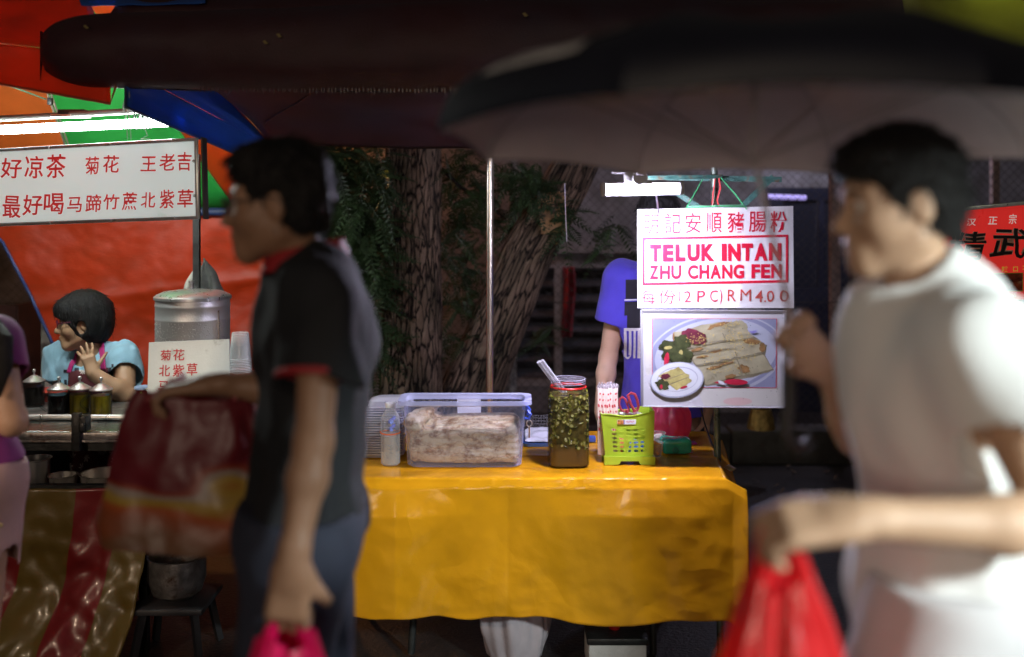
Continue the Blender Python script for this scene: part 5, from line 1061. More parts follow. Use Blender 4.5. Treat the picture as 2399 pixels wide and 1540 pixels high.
for i, (px, d_, hh, lab, cat_) in enumerate(((1528, 3.62, .045, 'small clear sauce cup with orange shreds beside the lime basket', 'cup'), (1534, 3.74, .055, 'small clear cup with pale powder behind the orange one', 'cup'))):
    c = Vector((P(px + 6, 0, d_).x, d_, z0)); t = thing('sauce_cup', lab, cat_, c); mb = MB(); mb.lathe([(.022, 0), (.024, .003), (.030, hh), (.032, hh + .001), (.032, hh + .004), (.029, hh + .003), (.022, .004), (.001, .003)], c, 28, cap=(True, False)); mb.build('cup', cupm, t)
    fl = Field(tuple(c - Vector((.035, .035, .01))), tuple(c + Vector((.035, .035, .07))), .003); fl.add(cap(c + Vector((0, 0, .018)), c + Vector((0, 0, hh * .6)), .021, .024), 0); fl.ripple(.004, 160, 7 + i); fl.mesh('filling', mat('filling%d' % i, ((.70, .26, .03), (.75, .62, .55))[i], .5, var=(90, .4)), t)
mb = MB(); mb.box((P(1592, 0, 3.80).x, 3.80, z0 + .004), (.13, .03, .008), Matrix.Rotation(.1, 3, 'Z'), bevel=.003); o = mb.build('purple_comb', mat('magenta_plastic', (.35, .02, .26), .3), origin=P(1592, 1035, 3.8)); tag(o, 'flat magenta plastic strip behind the teal tissue pack', 'strip')
mb = MB(); q = P(1411, 1041, 3.7); mb.tube([Vector((q.x - .008, 3.70, z0 + .008)), Vector((q.x + .05, 3.73, z0 + .008))], [.006, .0055], 10); o = mb.build('marker_pen', mat('violet_cap', (.10, .02, .42), .3), origin=q); tag(o, 'violet capped marker pen lying left of the lime basket', 'pen')
mb = MB(); mb.box((P(1386, 0, 3.84).x, 3.84, z0 + .012), (.03, .02, .024), bevel=.004); o = mb.build('lighter_box', mat('blue_card', (.03, .08, .35), .4), origin=P(1386, 1020, 4.0)); tag(o, 'small blue packet behind the pickle jar', 'packet')
# white board on blue tray, dark strainer
mb = MB(); c = P(1272, 0, 3.85); loft(mb, [rr(c.x - .075, c.x + .075, 3.76, 3.97, z0, .02), rr(c.x - .08, c.x + .08, 3.755, 3.975, z0 + .014, .02), rr(c.x - .076, c.x + .076, 3.76, 3.97, z0 + .014, .02), rr(c.x - .073, c.x + .073, 3.765, 3.965, z0 + .006, .02)], True, True); o = mb.build('blue_tray', mat('tray_blue', (.04, .12, .42), .3), origin=(c.x, 3.86, z0)); tag(o, 'shallow blue tray between the food container and the pickle jar', 'tray')
mb = MB(); mb.grid(lambda u, v: (c.x - .07 + .14 * u, 3.77 + .19 * v, z0 + .019 + .006 * wob((u * 4, v * 4, 0), 2, 1) + .025 * max(0, v - .4) * math.sin(u * 3.1)), 30, 24); o = mb.build('plastic_sheet', mat('white_film', (.62, .62, .74), .2, spec=.7, coat=.3), origin=(c.x, 3.86, z0 + .016), smooth=80, solid=.001); tag(o, 'crumpled white plastic sheet on the blue tray', 'sheet')
mb = MB(); c2 = Vector((P(1275, 0, 3.98).x, 3.98, z0)); holed(mb, lambda u, v: c2 + Vector((-.09 + .18 * u, .015 * v, .028 + .045 * v)), 16, 4, lambda i, j: i in (0, 15), .3, .3); o = mb.build('strainer', mat('black_tray', (.015, .013, .018), .35), origin=c2, smooth=0, solid=.003); 
mb = MB(); mb.box(c2 + Vector((0, .02, .012)), (.18, .05, .024), bevel=.004); mb.build('base', M('strainer_base', (.02, .018, .025), .35), o); tag(o, 'black perforated drain tray standing behind the blue tray', 'drain tray')
mb = MB(); q = P(1240, 992, 3.72); mb.tube([q + Vector((.01 * math.cos(w), 0, .012 * math.sin(w))) for w in [2 * math.pi * t / 16 for t in range(16)]], .0022, 6, closed=True); mb.tube([q + Vector((.0, 0, -.012)), q + Vector((0, .01, -.055))], .003, 6); o = mb.build('metal_spoon', steel, origin=q); tag(o, 'steel ring handled spoon standing beside the food container', 'spoon')
# stack of clear food trays
trm = mat('clear_tray', (.70, .71, .82), .15, spec=.8, alpha=.20)
c = Vector((P(893, 0, 3.64).x, 3.64, z0)); NT = 20
for i in range(NT):
    if i == 0:
        t = thing('food_tray', 'clear plastic takeaway tray in the tall stack beside the food container', 'tray', c, 'stacked clear takeaway trays'); hx, hy = .088, .065
        f = lambda g, z: rr(c.x - hx + g, c.x + hx - g, c.y - hy + g, c.y + hy - g, c.z + z, .02, 4)
        mb = MB(); loft(mb, [f(.016, 0), f(.006, .014), f(.004, .0145), f(.004, .0135), f(.009, .013), f(.018, .001)], True, True); mb.build('bowl', trm, t); mb = MB(); loft(mb, [f(.005, .0125), f(0, .0125), f(0, .015), f(.006, .015)], False); mb.build('rim', mat('tray_rim', (.78, .78, .88), .15, spec=.9, alpha=.5), t); tr0 = t
    else: dup(tr0, (R.uniform(-.002, .002), R.uniform(-.002, .002), i * .0089))
mb = MB(); c3 = c + Vector((.035, .02, NT * .0089 + .004)); loft(mb, [rr(c3.x - .08, c3.x + .08, c3.y - .06, c3.y + .06, c3.z, .02), rr(c3.x - .076, c3.x + .076, c3.y - .056, c3.y + .056, c3.z + .018, .03), rr(c3.x - .055, c3.x + .055, c3.y - .04, c3.y + .04, c3.z + .026, .03)], False, True); o = mb.build('tray_lid', mat('lid_clear', (.74, .74, .85), .15, spec=.8, alpha=.35), origin=c3, smooth=40); tag(o, 'domed clear lid lying on top of the stacked takeaway trays', 'lid')
# clear bottle with orange rubber band
c = Vector((P(915, 0, 3.50).x, 3.50, z0)); k = 3.50 / F; t = thing('plastic_bottle', 'clear water bottle with orange rubber band in front of the tray stack', 'bottle', c); h_ = lambda y: P(0, y, 3.48).z - z0
mb = MB(); r = 22.5 * k; pf = [(r * .85, 0), (r, .006), (r, h_(1060)), (r * .97, h_(1058)), (r, h_(1056)), (r, h_(1042)), (r * .96, h_(1040)), (r, h_(1036)), (r, h_(990)), (r * .93, h_(978)), (r * .55, h_(964)), (r * .47, h_(960)), (r * .47, h_(952))]; mb.lathe(pf, c, 32, cap=(True, True)); mb.build('bottle_body', mat('pet', (.75, .75, .80), .06, spec=.9, alpha=.10), t, smooth=30)
mb = MB(); mb.lathe([(r * .55, h_(957)), (r * .56, h_(948)), (r * .5, h_(946)), (.001, h_(946))], c, 20, cap=(True, False)); mb.build('cap', mat('cap_white', (.7, .7, .72), .35), t)
mb = MB(); mb.lathe([(.001, .004), (r - .003, .005), (r - .003, h_(1022)), (.001, h_(1022))], c, 24, cap=(False, False)); mb.build('contents', mat('sauce', (.62, .58, .56), .3, var=(20, .2), alpha=.35), t)
mb = MB(); mb.tube([c + Vector((math.cos(w) * (r + .001), math.sin(w) * (r + .001), h_(1016) + .001 * math.cos(w * 2))) for w in [2 * math.pi * q / 24 for q in range(24)]], .0022, 6, closed=True); mb.build('rubber_band', mat('orange_band', (.75, .13, .01), .5), t)
mb = MB()
for a0 in (-2.6, -.9):
    for j in range(26): 
        z = h_(985) - j * .0043
        if z > .02: mb.grid(lambda u, v: c + Vector((math.cos(a0 + .45 * u) * (r + .0006), math.sin(a0 + .45 * u) * (r + .0006), z + .0016 * v)), 4, 1)
mb.build('label_text', mat('label_ink', (.10, .10, .14), .5), t, smooth=0)
# ------------------------------------------------------------------ under the table
wb = mat('white_bag', (.62, .56, .62), .3, transl=.3, spec=.6, bump=(14, .5, (1, 1, .4)), var=(6, .15))
o = plastic_bag('rubbish_bag', '', (P(1205, 0, 3.56).x, 3.56, .004), .25, .22, .34, wb, 5, .62); tag(o, 'full white plastic sack standing under the yellow table', 'sack')
fb = thing('foam_box', 'white foam box with dark lid strap on the ground under the table', 'box', (P(1440, 0, 3.52).x, 3.52, 0)); zt = P(0, 1512, 3.42).z; mb = MB(); mb.box((fb.location.x, 3.52, zt / 2), (.20, .2, zt), bevel=.008); mb.build('body', mat('foam', (.55, .55, .54), .7, var=(30, .1), bump=(90, .3)), fb)
mb = MB(); mb.box((fb.location.x, 3.52, zt + .012), (.21, .21, .024), bevel=.005); mb.build('lid', blackp, fb)
q = P(1436, 1478, 3.55); mb = MB(); mb.lathe([(.018, 0), (.02, .005), (.02, .05), (.008, .07), (.008, .085), (.001, .085)], (q.x, 3.5, zt + .025), 18, cap=(True, False)); o = mb.build('red_bottle', mat('red_plastic', (.45, .02, .02), .35), origin=(q.x, 3.5, zt + .025)); tag(o, 'small red bottle standing on the foam box under the table', 'bottle')
# ------------------------------------------------------------------ food cabinet stall on the right
cb = thing('food_cabinet', 'brightly lit snack cabinet with a red signboard on top', 'cabinet', (2.35, 4.0, 0))
pl = Plane(P(2185, 500, 4.0), P(2420, 478, 3.96), P(2185, 702, 4.0)); redb = mat('red_board', (.62, .02, .02), .3, var=(4, .2), coat=.2, emit=((.60, .025, .02), .62))  # glow added to brighten the red board and strip, not a lamp
A = lambda x, y, o=0.0: pl.at(x, y, o)
def yy(x, y): return y + (2185 - x) * .094 * (1 - (y - 500) / 202)
bd = thing('signboard', 'red sign with black and white characters above the snack cabinet', 'sign', A(2300, 700))
mb = MB(); mb.prism([A(2180, 500), A(2620, 460), A(2620, 702), A(2180, 702)], (0, .05, 0)); mb.build('panel', redb, bd, fix=True)
mb = MB(); mb.bar(A(2178, 497, .004), A(2620, 456, .004), .03, .014, .003); mb.bar(A(2178, 706, .004), A(2620, 706, .004), .022, .014, .003); mb.bar(A(2179, 488, .004), A(2179, 706, .004), .02, .012, .003); mb.build('frame', alu, bd)
mb = MB(); letters(mb, pl, [('武', 2216, 510, 2240, 533), ('汉', 2264, 512, 2286, 529), ('正', 2315, 508, 2336, 526), ('宗', 2363, 502, 2381, 525), ('作', 2318, 686, 2333, 697), ('电', 2345, 686, 2355, 697), ('话', 2368, 685, 2381, 696), ('九', 2190, 578, 2198, 586, .0), ('脖', 2201, 578, 2209, 586, .0), ('子', 2212, 578, 2220, 586, .0)], .002, .1, .01); mb.build('lettering', mat('white_letter', (.75, .72, .7), .4, emit=((.8, .75, .7), .3)), bd, smooth=0)  # white letters given an added glow like the board
mb = MB(); letters(mb, pl, [('精', 2223, 541, 2309, 610, .035), ('武', 2323, 534, 2408, 604, .035)], .0018, .12, .03); mb.build('letter_outline', mat('outline_tan', (.55, .38, .30), .4), bd, smooth=0)
mb = MB(); letters(mb, pl, [('精', 2223, 541, 2309, 610, .012), ('武', 2323, 534, 2408, 604, .012)], .0026, .12, .03); mb.build('lettering', mat('black_letter', (.012, .012, .014), .4), bd, smooth=0)
mb = MB(); letters(mb, pl, [('麻', 2223, 629, 2238, 643), ('辣', 2247, 629, 2262, 643), ('过', 2272, 629, 2286, 643), ('瘾', 2294, 628, 2311, 643), ('辣', 2346, 624, 2361, 638), ('口', 2373, 625, 2384, 637), ('不', 2395, 623, 2410, 637)], .002, 0, .0); mb.build('lettering', mat('yellow_letter', (.62, .48, .05), .4, emit=((.65, .5, .06), .3)), bd, smooth=0)  # yellow letters brightened by an added glow
for x0, y0, x1, y1 in ((2223, 646, 2299, 685), (2317, 640, 2396, 683)):
    mb = MB(); mb.prism([A(x0, y0, .001), A(x1, y0 - 1, .001), A(x1, y1, .001), A(x0, y1, .001)], (0, -.002, 0)); f = mb.build('picture', mat('pic_border', (.5, .42, .05), .4), bd, fix=True)
    mb = MB(); mb.prism([A(x0 + 2, y0 + 2, .0035), A(x1 - 2, y0 + 1, .0035), A(x1 - 2, y1 - 2, .0035), A(x0 + 2, y1 - 2, .0035)], (0, -.0006, 0)); mb.build('photo', mat('duck_photo', (.30, .05, .018), .35, var=(28, .9, (1, 1, 2.2)), dirt=((.5, .28, .14), 26, .56, .68, (1, 1, 2))), f, fix=True)
# cabinet body
cx0, cx1 = P(2150, 0, 4.0).x, 2.75; zb, zm = P(0, 1130, 4.0).z, P(0, 712, 4.0).z
inm = mat('cabinet_inner', (.72, .66, .56), .4, var=(8, .1)); mb = MB(); mb.box(((cx0 + cx1) / 2, 4.45, (zb + zm) / 2), (cx1 - cx0, .02, zm - zb)); mb.box(((cx0 + cx1) / 2, 4.2, zb - .02), (cx1 - cx0, .5, .04)); mb.box(((cx0 + cx1) / 2, 4.2, zm + .0), (cx1 - cx0, .5, .03)); mb.box((cx0, 4.2, (zb + zm) / 2), (.02, .5, zm - zb)); mb.box(((cx0 + cx1) / 2, 4.2, zb + .26), (cx1 - cx0 - .03, .46, .012)); mb.build('body', inm, cb)
mb = MB(); mb.box(((cx0 + cx1) / 2, 4.2, (zb - .04) / 2), (cx1 - cx0, .46, zb - .04)); mb.build('base', mat('cabinet_base', (.30, .28, .26), .35, metal=.5, var=(6, .3)), cb)
mb = MB(); mb.prism([P(2140, 714, 3.98), P(2700, 714, 3.98), P(2700, 744, 3.98), P(2140, 744, 3.98)], (0, .02, 0)); mb.build('gold_fascia', mat('gold_foil_strip', (.62, .42, .14), .3, metal=.7, bump=(50, .9), var=(30, .4)), cb, fix=True)
pl2 = Plane(P(2140, 746, 3.975), P(2700, 746, 3.975), P(2140, 780, 3.975)); mb = MB(); mb.prism([P(2140, 746, 3.975), P(2700, 746, 3.975), P(2700, 781, 3.975), P(2140, 781, 3.975)], (0, .012, 0)); mb.build('red_strip', redb, cb, fix=True)
mb = MB(); letters(mb, pl2, [('鸭', 2327, 751, 2346, 769), ('舌', 2350, 751, 2368, 769), ('鸭', 2391, 750, 2410, 768)], .002); mb.build('lettering', mat('orange_letter', (.75, .40, .12), .4), cb, smooth=0)
mb = MB(); mb.prism([P(2140, 784, 3.97), P(2700, 784, 3.97), P(2700, 1128, 3.97), P(2140, 1128, 3.97)], (0, .005, 0)); mb.build('glass_front', mat('cab_glass', (.8, .8, .78), .05, spec=.8, alpha=.06, clear=True), cb, fix=True)
mb = MB(); mb.tube([(cx0 + .05, 4.1, zm - .05), (cx1 - .05, 4.1, zm - .05)], .013, 12); mb.build('lamp_tube', mat('warm_tube', (1, 1, 1), .4, emit=((1.0, .70, .38), 40.0)), cb)
for i in range(16):
    c = Vector((cx0 + .12 + (i % 8) * .085, 4.06 + .12 * (i // 8), zb + (.275 if i % 3 else .01))); fl = Field(tuple(c - Vector((.05, .05, .03))), tuple(c + Vector((.05, .05, .06))), .005); fl.add(ell(c + Vector((0, 0, .02)), (.034, .028, .02)), 0); fl.add(cap(c + Vector((-.02, 0, .03)), c + Vector((.025, .01, .035)), .012, .009), .01); fl.ripple(.004, 120, i)
    o = fl.mesh('braised_meat', M('braised', (.25, .06, .02), .25, var=(40, .5), coat=.4), origin=c); tag(o, 'brown braised meat piece on a shelf of the lit snack cabinet', 'food', 'braised meat pieces in the cabinet')
# tube lamp under the yellow-green awning, wholly right of the frame it lights the walker's back
aw = thing('awning', 'yellow green awning edge over the lit snack cabinet', 'awning', (1.9, 3.9, 2.2)); mb = MB()
mb.grid(lambda u, v: (1.02 + .22 * v + 2.2 * u, 3.35 + .9 * v, 2.62 - .62 * v * (1 - .15 * u) + .02 * wob((u * 4, v * 3, 0), 2, 1)) if False else (P(2080 + 130 * v, 0, 3.0).x + 1.8 * u, 3.0 + .15 * v, P(0, -200 + 440 * v, 3.0).z + .02 * wob((u * 4, v * 3, 0), 2, 1)), 30, 16); mb.build('canvas', mat('yellow_green_tarp', (.42, .45, .12), .5, var=(3, .2), transl=.6), aw, smooth=80, solid=.003)
mb = MB(); mb.tube([P(2240, -60, 3.10), P(2700, -60, 3.10)], .012, 10); mb.build('lamp_tube', M('awning_tube', (1, 1, 1), .4, emit=((1.0, .95, .62), 20.0)), aw)
# ------------------------------------------------------------------ umbrella over the right walker
um = thing('umbrella', 'open navy umbrella with silver grey lining held over the walker in white', 'umbrella', (P(1762, 0, 1.5).x, 1.5, 1.1))
uc = Vector((um.location.x, 1.47, 0)); zr = 1.697; UR = .475; ht = .16; NP = 8
def dome(u, v, off=0.0):
    a = 2 * math.pi * u + .25; e = abs(((u * NP) % 1) - .5) * 2           # 1 at ribs, 0 mid panel
    t = v * math.pi / 2; rad = math.sin(t) ** .92 * (1 + off * 3); sc = 1 - .075 * (1 - e * e) * v ** 2
    z = zr + ht * (1 - v ** 1.9) - .030 * (1 - e * e) * math.sin(v * math.pi) * (1 - v) + .010 * (1 - e * e) * v ** 4 + off
    x, y = math.cos(a) * UR * rad * sc, math.sin(a) * UR * rad * sc
    return Vector((uc.x + x, uc.y + y, z - .006 * (x / UR) - .026 * y / UR))
navy = mat('navy_nylon', (.004, .005, .012), .6, var=(5, .3), bump=(350, .1), spec=.4); lin_ = mat('silver_lining', (.60, .53, .53), .45, var=(6, .1), spec=.4, bump=(300, .1))
mb = MB(); mb.grid(lambda u, v: dome(u, .02 + .98 * v, .0022), 96, 24, wrap=True); mb.build('canopy', navy, um, smooth=25)
mb = MB(); mb.grid(lambda u, v: dome(u, .02 + .965 * v, -.0012), 96, 24, wrap=True); mb.build('lining', lin_, um, smooth=25)
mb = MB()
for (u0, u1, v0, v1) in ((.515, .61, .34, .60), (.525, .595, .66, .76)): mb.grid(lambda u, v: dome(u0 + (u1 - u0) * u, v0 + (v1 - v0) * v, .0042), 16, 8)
mb.build('sheen_mark', mat('pale_sheen', (.55, .53, .52), .5, var=(30, .5, (1, 1, 6))), um, smooth=60)  # whitish reflection on the canopy, with a pale logo, painted as colour patches
rm = mat('rib_steel', (.40, .36, .36), .4, metal=.3)
for i in range(NP):
    mb = MB(); mb.tube([dome(i / NP, .03 + .95 * k / 12, -.006) for k in range(13)], .0014, 5); rb = mb.build('rib', rm, um)
    mb = MB(); mb.tube([dome(i / NP, .5, -.008), Vector((um.location.x, 1.5, zr - .02))], .0018, 5); mb.build('strut', rm, rb)
top = Vector((uc.x, uc.y, zr + ht)); hand_u = P(1848, 800, 1.52)
mb = MB(); mb.tube([top + Vector((0, 0, .012)), top, Vector((um.location.x, 1.5, zr)), hand_u + Vector((0, 0, .05)), hand_u - Vector((0, 0, .03))], [.003, .0045, .0045, .0045, .0045], 10); mb.build('shaft', rm, um)
mb = MB(); e = hand_u - Vector((0, 0, .03)); mb.tube([e, e - Vector((0, 0, .07)), e - Vector((.004, 0, .11)), e + Vector((.015, 0, -.135)), e + Vector((.035, 0, -.12))], .011, 10); mb.build('handle', mat('umbrella_grip', (.02, .02, .02), .4), um)
# ------------------------------------------------------------------ people
def V(*a): return Vector(a)
def skinm(name, h, v=.10): return mat(name, h, .48, spec=.4, var=(9, v), bump=(220, .12), sss=.08)
class HeadFrame:
    def __init__(s, C, f, k=1.0, u=(0, 0, 1)):
        s.C = Vector(C); s.f = Vector(f).normalized(); u = Vector(u); s.l = u.cross(s.f).normalized(); s.u = s.f.cross(s.l); s.k = k
        s.R = Matrix((s.f, s.l, s.u)).transposed()
    def __call__(s, a, b, c): return s.C + (s.f * a + s.l * b + s.u * c) * s.k
    def ell(s, a, b, c, r): return ell(s(a, b, c), [x * s.k for x in r], s.R)
    def cap(s, p, q, ra, rb=None): return cap(s(*p), s(*q), ra * s.k, (ra if rb is None else rb) * s.k)
def head_into(F_, h):
    A = lambda pr, k=.015: F_.add(pr, k * h.k)
    A(h.ell(-.012, 0, .030, (.094, .074, .092)), .01)
    A(h.ell(.020, 0, -.020, (.070, .064, .080)), .03)
    for s in (1, -1):
        A(h.cap((.066, s * .012, -.100), (-.005, s * .052, -.062), .020, .018), .03)
        A(h.ell(.052, s * .036, -.030, (.030, .026, .028)), .03)
        A(h.cap((.080, s * .008, .020), (.066, s * .046, .018), .012, .010), .02)
    A(h.ell(.072, 0, -.098, (.020, .022, .020)), .02)
    A(h.ell(.076, 0, -.066, (.020, .028, .026)), .02)
    for s in (1, -1): F_.cut(h.ell(.094, s * .031, .001, (.014, .018, .011)), .014)
    A(h.cap((.082, 0, .004), (.108, 0, -.032), .008, .0115), .010)
    A(h.ell(.106, 0, -.036, (.013, .012, .010)), .008)
    for s in (1, -1): A(h.ell(.094, s * .012, -.040, (.011, .009, .008)), .008)
    A(h.cap((.093, -.016, -.0615), (.093, .016, -.0615), .0065), .005); A(h.cap((.091, -.014, -.0725), (.091, .014, -.0725), .0072), .005)
    F_.cut(h.cap((.100, -.020, -.067), (.100, .020, -.067), .0022), .003)
    for s in (1, -1):
        A(h.ell(-.012, s * .074, -.008, (.017, .009, .032)), .006); F_.cut(h.ell(-.006, s * .083, -.006, (.008, .005, .016)), .006)
def eyes(h, par, brow=None):
    wm = M('eye_white', (.62, .58, .54), .2); im = M('iris', (.012, .008, .006), .1, spec=.8)
    for s in (1, -1):
        mb = MB(); mb.ell(h(.0745, s * .031, .001), [.0125 * h.k] * 3, n=14, m=10); e = mb.build('eye', wm, par)
        mb = MB(); mb.ell(h(.0820, s * .031, .001), [.0060 * h.k] * 3, n=12, m=8); mb.build('iris', im, e)
        mb = MB(); mb.tube([h(.092, s * .014, .022), h(.093, s * .030, .027), h(.080, s * .050, .022)], [.0022, .003, .0015], 6); mb.build('eyebrow', M('brow', (.012, .009, .008), .8), par)
def lips(h, par, m):
    mb = MB(); mb.tube([h(.092, -.020, -.0655), h(.0985, -.008, -.0615), h(.0985, .008, -.0615), h(.092, .020, -.0655)], [.002, .005, .005, .002], 8); mb.tube([h(.091, -.019, -.068), h(.0965, -.007, -.0725), h(.0965, .007, -.0725), h(.091, .019, -.068)], [.002, .0055, .0055, .002], 8); mb.build('lips', m, par)
def hand_into(F_, W_, d, n, side, k=1.0, curl=(.5, .5, .5, .5), spread=.06, thumb=.6, tcurl=.4):
    """W_ wrist, d finger direction, n palm facing direction, side +1/-1 picks the thumb side"""
    W_ = Vector(W_); d = Vector(d).normalized(); n = Vector(n); n = (n - d * n.dot(d)).normalized(); l = n.cross(d) * side
    A = lambda a, b, ra, rb, kk=.006: F_.add(cap(a, b, ra * k, rb * k), kk)
    for t in (-.024, -.008, .008, .024): F_.add(cap(W_ + (d * .012 + l * t * .75) * k, W_ + (d * .082 + l * t) * k, .0125 * k, .0115 * k), .010)
    F_.add(cap(W_ - d * .02 * k, W_ + d * .02 * k, .024 * k, .026 * k, n, .72), .014)
    for i, (t, ln) in enumerate(((.026, .068), (.009, .076), (-.009, .070), (-.026, .055))):
        p = W_ + (d * .085 + l * t) * k; a = 0.0; dr = (d + l * (t / .026) * spread).normalized(); c = curl[i]
        for j, fr in enumerate((.45, .32, .25)):
            a += c * (.55, 1.0, .8)[j]; v = dr * math.cos(a) + n * math.sin(a); q = p + v * (ln * fr * k); A(p, q, (.0088, .0082, .0074)[j], (.0082, .0074, .0062)[j], .003); p = q
    p = W_ + (d * .022 + l * .022 + n * .006) * k; v0 = (d * .75 + l * thumb + n * .25).normalized(); q = p + v0 * .040 * k; A(p, q, .0145, .0105, .012)
    v1 = (v0 + n * tcurl - l * tcurl * .5).normalized(); r = q + v1 * .032 * k; A(q, r, .0102, .0090, .004); v2 = (v1 + n * tcurl * .7 - l * tcurl * .4).normalized(); A(r, r + v2 * .024 * k, .0088, .0070, .004)
class Person:
    def __init__(s, name, label, skin, J, f, base, vox=.005, girth=1.0, arms=((1, {}), (1, {}))):
        s.J = {k: Vector(v) for k, v in J.items()}; J = s.J; s.f = Vector(f).normalized(); s.l = Vector((0, 0, 1)).cross(s.f); s.g = girth; s.skin = skin
        s.root = thing('person', label, 'person', base)
        pts = [v for v in J.values()]; lo = [min(p[i] for p in pts) - .24 for i in range(3)]; hi = [max(p[i] for p in pts) + .24 for i in range(3)]; lo[2] = max(lo[2], -.01)
        s.lo, s.hi, s.vox = lo, hi, vox; s.B = Field(lo, hi, vox)
    def torso(s, F_, inf=0.0, k=.05, low=True):
        J, f, l, g = s.J, s.f, s.l, s.g; pv, ch, nb = J['pelvis'], J['chest'], J['neck']
        F_.add(cap(pv - l * .075 * g, pv + l * .075 * g, .098 * g + inf, None, f, 1.0), k)
        F_.add(cap(pv, ch, .128 * g + inf, .138 * g + inf, f, .78), k)
        F_.add(cap(ch - l * .07 * g, ch + l * .07 * g, .098 * g + inf, None, f, 1.02), k)
        up = (nb - ch); F_.add(cap(ch + up * .2, ch + up * .75, .11 * g + inf, .075 * g + inf, f, .8), k)
        for a in ('shL', 'shR'): F_.add(cap(ch + up * .62, J[a], .066 * g + inf, .052 * g + inf), k)
    def arm(s, F_, a, inf=0.0, upto=1.0):
        J, g = s.J, s.g; sh, el_, wr = J['sh' + a], J['el' + a], J['wr' + a]
        F_.add(cap(sh, sh.lerp(el_, upto), .050 * g + inf, (.050 + (.037 - .050) * upto) * g + inf), .03)
        if upto >= 1: m = el_.lerp(wr, .3); F_.add(cap(el_, m, .037 * g + inf, .039 * g + inf), .02); F_.add(cap(m, wr, .039 * g + inf, .026 * g + inf), .02)
    def leg(s, F_, a, inf=0.0, upto=1.0):
        J, g = s.J, s.g; hp, kn = J['hp' + a], J['kn' + a]; F_.add(cap(hp, hp.lerp(kn, upto), .088 * g + inf, (.088 + (.053 - .088) * upto) * g + inf), .03)
        if upto >= 1 and 'an' + a in J:
            an, to = J['an' + a], J['to' + a]; m = kn.lerp(an, .3); F_.add(cap(kn, m, .052 * g + inf, .056 * g + inf), .02); F_.add(cap(m, an, .056 * g + inf, .036 * g + inf), .02); F_.add(cap(an - Vector((0, 0, .03)), to, .036, .028), .02)
    def body(s, h, hands, legs=True):
        B = s.B; J = s.J; s.h = h; s.torso(B, -.014); 
        for a in 'LR': s.arm(B, a)
        if legs:
            for a in 'LR': s.leg(B, a)
        B.add(cap(J['neck'] - Vector((0, 0, .03)), h(-.018, 0, -.06), .056 * s.g, .052 * h.k), .02); head_into(B, h)
        for a, kw in hands.items(): hand_into(B, J['wr' + a], **kw)
        s.bodyo = B.mesh('body', s.skin, s.root); return s.bodyo
    def shirt(s, name, m, hem, sleeve=.55, inf=.014, sl_r=.016, neck_r=.072, wr=.004, freq=26, seed=1, trim=None, vneck=0.0, extra=None, hem_n=(0, 0, -1)):
        F_ = Field(s.lo, s.hi, s.vox); J = s.J; s.torso(F_, inf, .06); ends = {}
        if extra: extra(F_)
        for a in 'LR':
            sh, e = J['sh' + a], J['el' + a]; t = sleeve if not isinstance(sleeve, dict) else sleeve[a]; d = (e - sh).normalized(); p = sh.lerp(e, t); ends[a] = (p, d)
            F_.add(clip(cap(sh, p, .056 * s.g + inf, .050 * s.g + inf + sl_r), p, d), .035)
        F_.ripple(wr, freq, seed, (1, 1, .55)); F_.ripple(wr * .35, freq * 2.6, seed + 9, (1, 1, .7))
        for a in 'LR':
            p, d = ends[a]; rr_ = .050 * s.g + inf + sl_r - .006; F_.cut(cap(p - d * .02, p + d * .06, rr_ - .002, rr_ + .004), .003)
        F_.half(hem, hem_n); n = J['neck']; up = (s.h.C - n).normalized(); c = n + up * .035 + s.f * .018; F_.cut(cap(c - up * .022 + s.f * vneck, c + up * .09, neck_r, neck_r * 1.1), .006)
        s.ends = ends; o = F_.mesh(name, m, s.root); s.shirto = o
        if trim:
            for a in 'LR':
                p, d = ends[a]; e1 = d.orthogonal().normalized(); e2 = d.cross(e1); rr_ = .050 * s.g + inf + sl_r - .001; mb = MB(); mb.tube([p - d * .005 + (e1 * math.cos(w) + e2 * math.sin(w)) * rr_ for w in [2 * math.pi * q / 40 for q in range(40)]], .0065, 8, closed=True); mb.build('sleeve_trim', trim, o)
        return o
    def trousers(s, name, m, top, upto, inf=.026, wr=.004, seed=5, flare=0.0):
        F_ = Field(s.lo, s.hi, s.vox); J = s.J; g = s.g; pv = J['pelvis']; F_.add(cap(pv - s.l * .075 * g, pv + s.l * .075 * g, .10 * g + inf, None, s.f, 1.02), .05); F_.add(cap(pv, pv.lerp(J['chest'], .5), .125 * g + inf, .125 * g + inf, s.f, .8), .04)
        for a in 'LR':
            if upto <= 1:
                hp, kn = J['hp' + a], J['kn' + a]; p = hp.lerp(kn, upto); d = (kn - hp).normalized(); F_.add(clip(cap(hp, p + d * .05, .09 * g + inf, .075 * g + inf + flare), p, d), .03); F_.cut(cap(p - d * .03, p + d * .07, .066 * g + inf + flare), .004)
            else: s.leg(F_, a, inf)
        if upto > 1: F_.half((0, 0, .06), (0, 0, -1))
        F_.half(top, (0, 0, 1)); F_.ripple(wr, 24, seed, (1, 1, .6)); return F_.mesh(name, m, s.root)
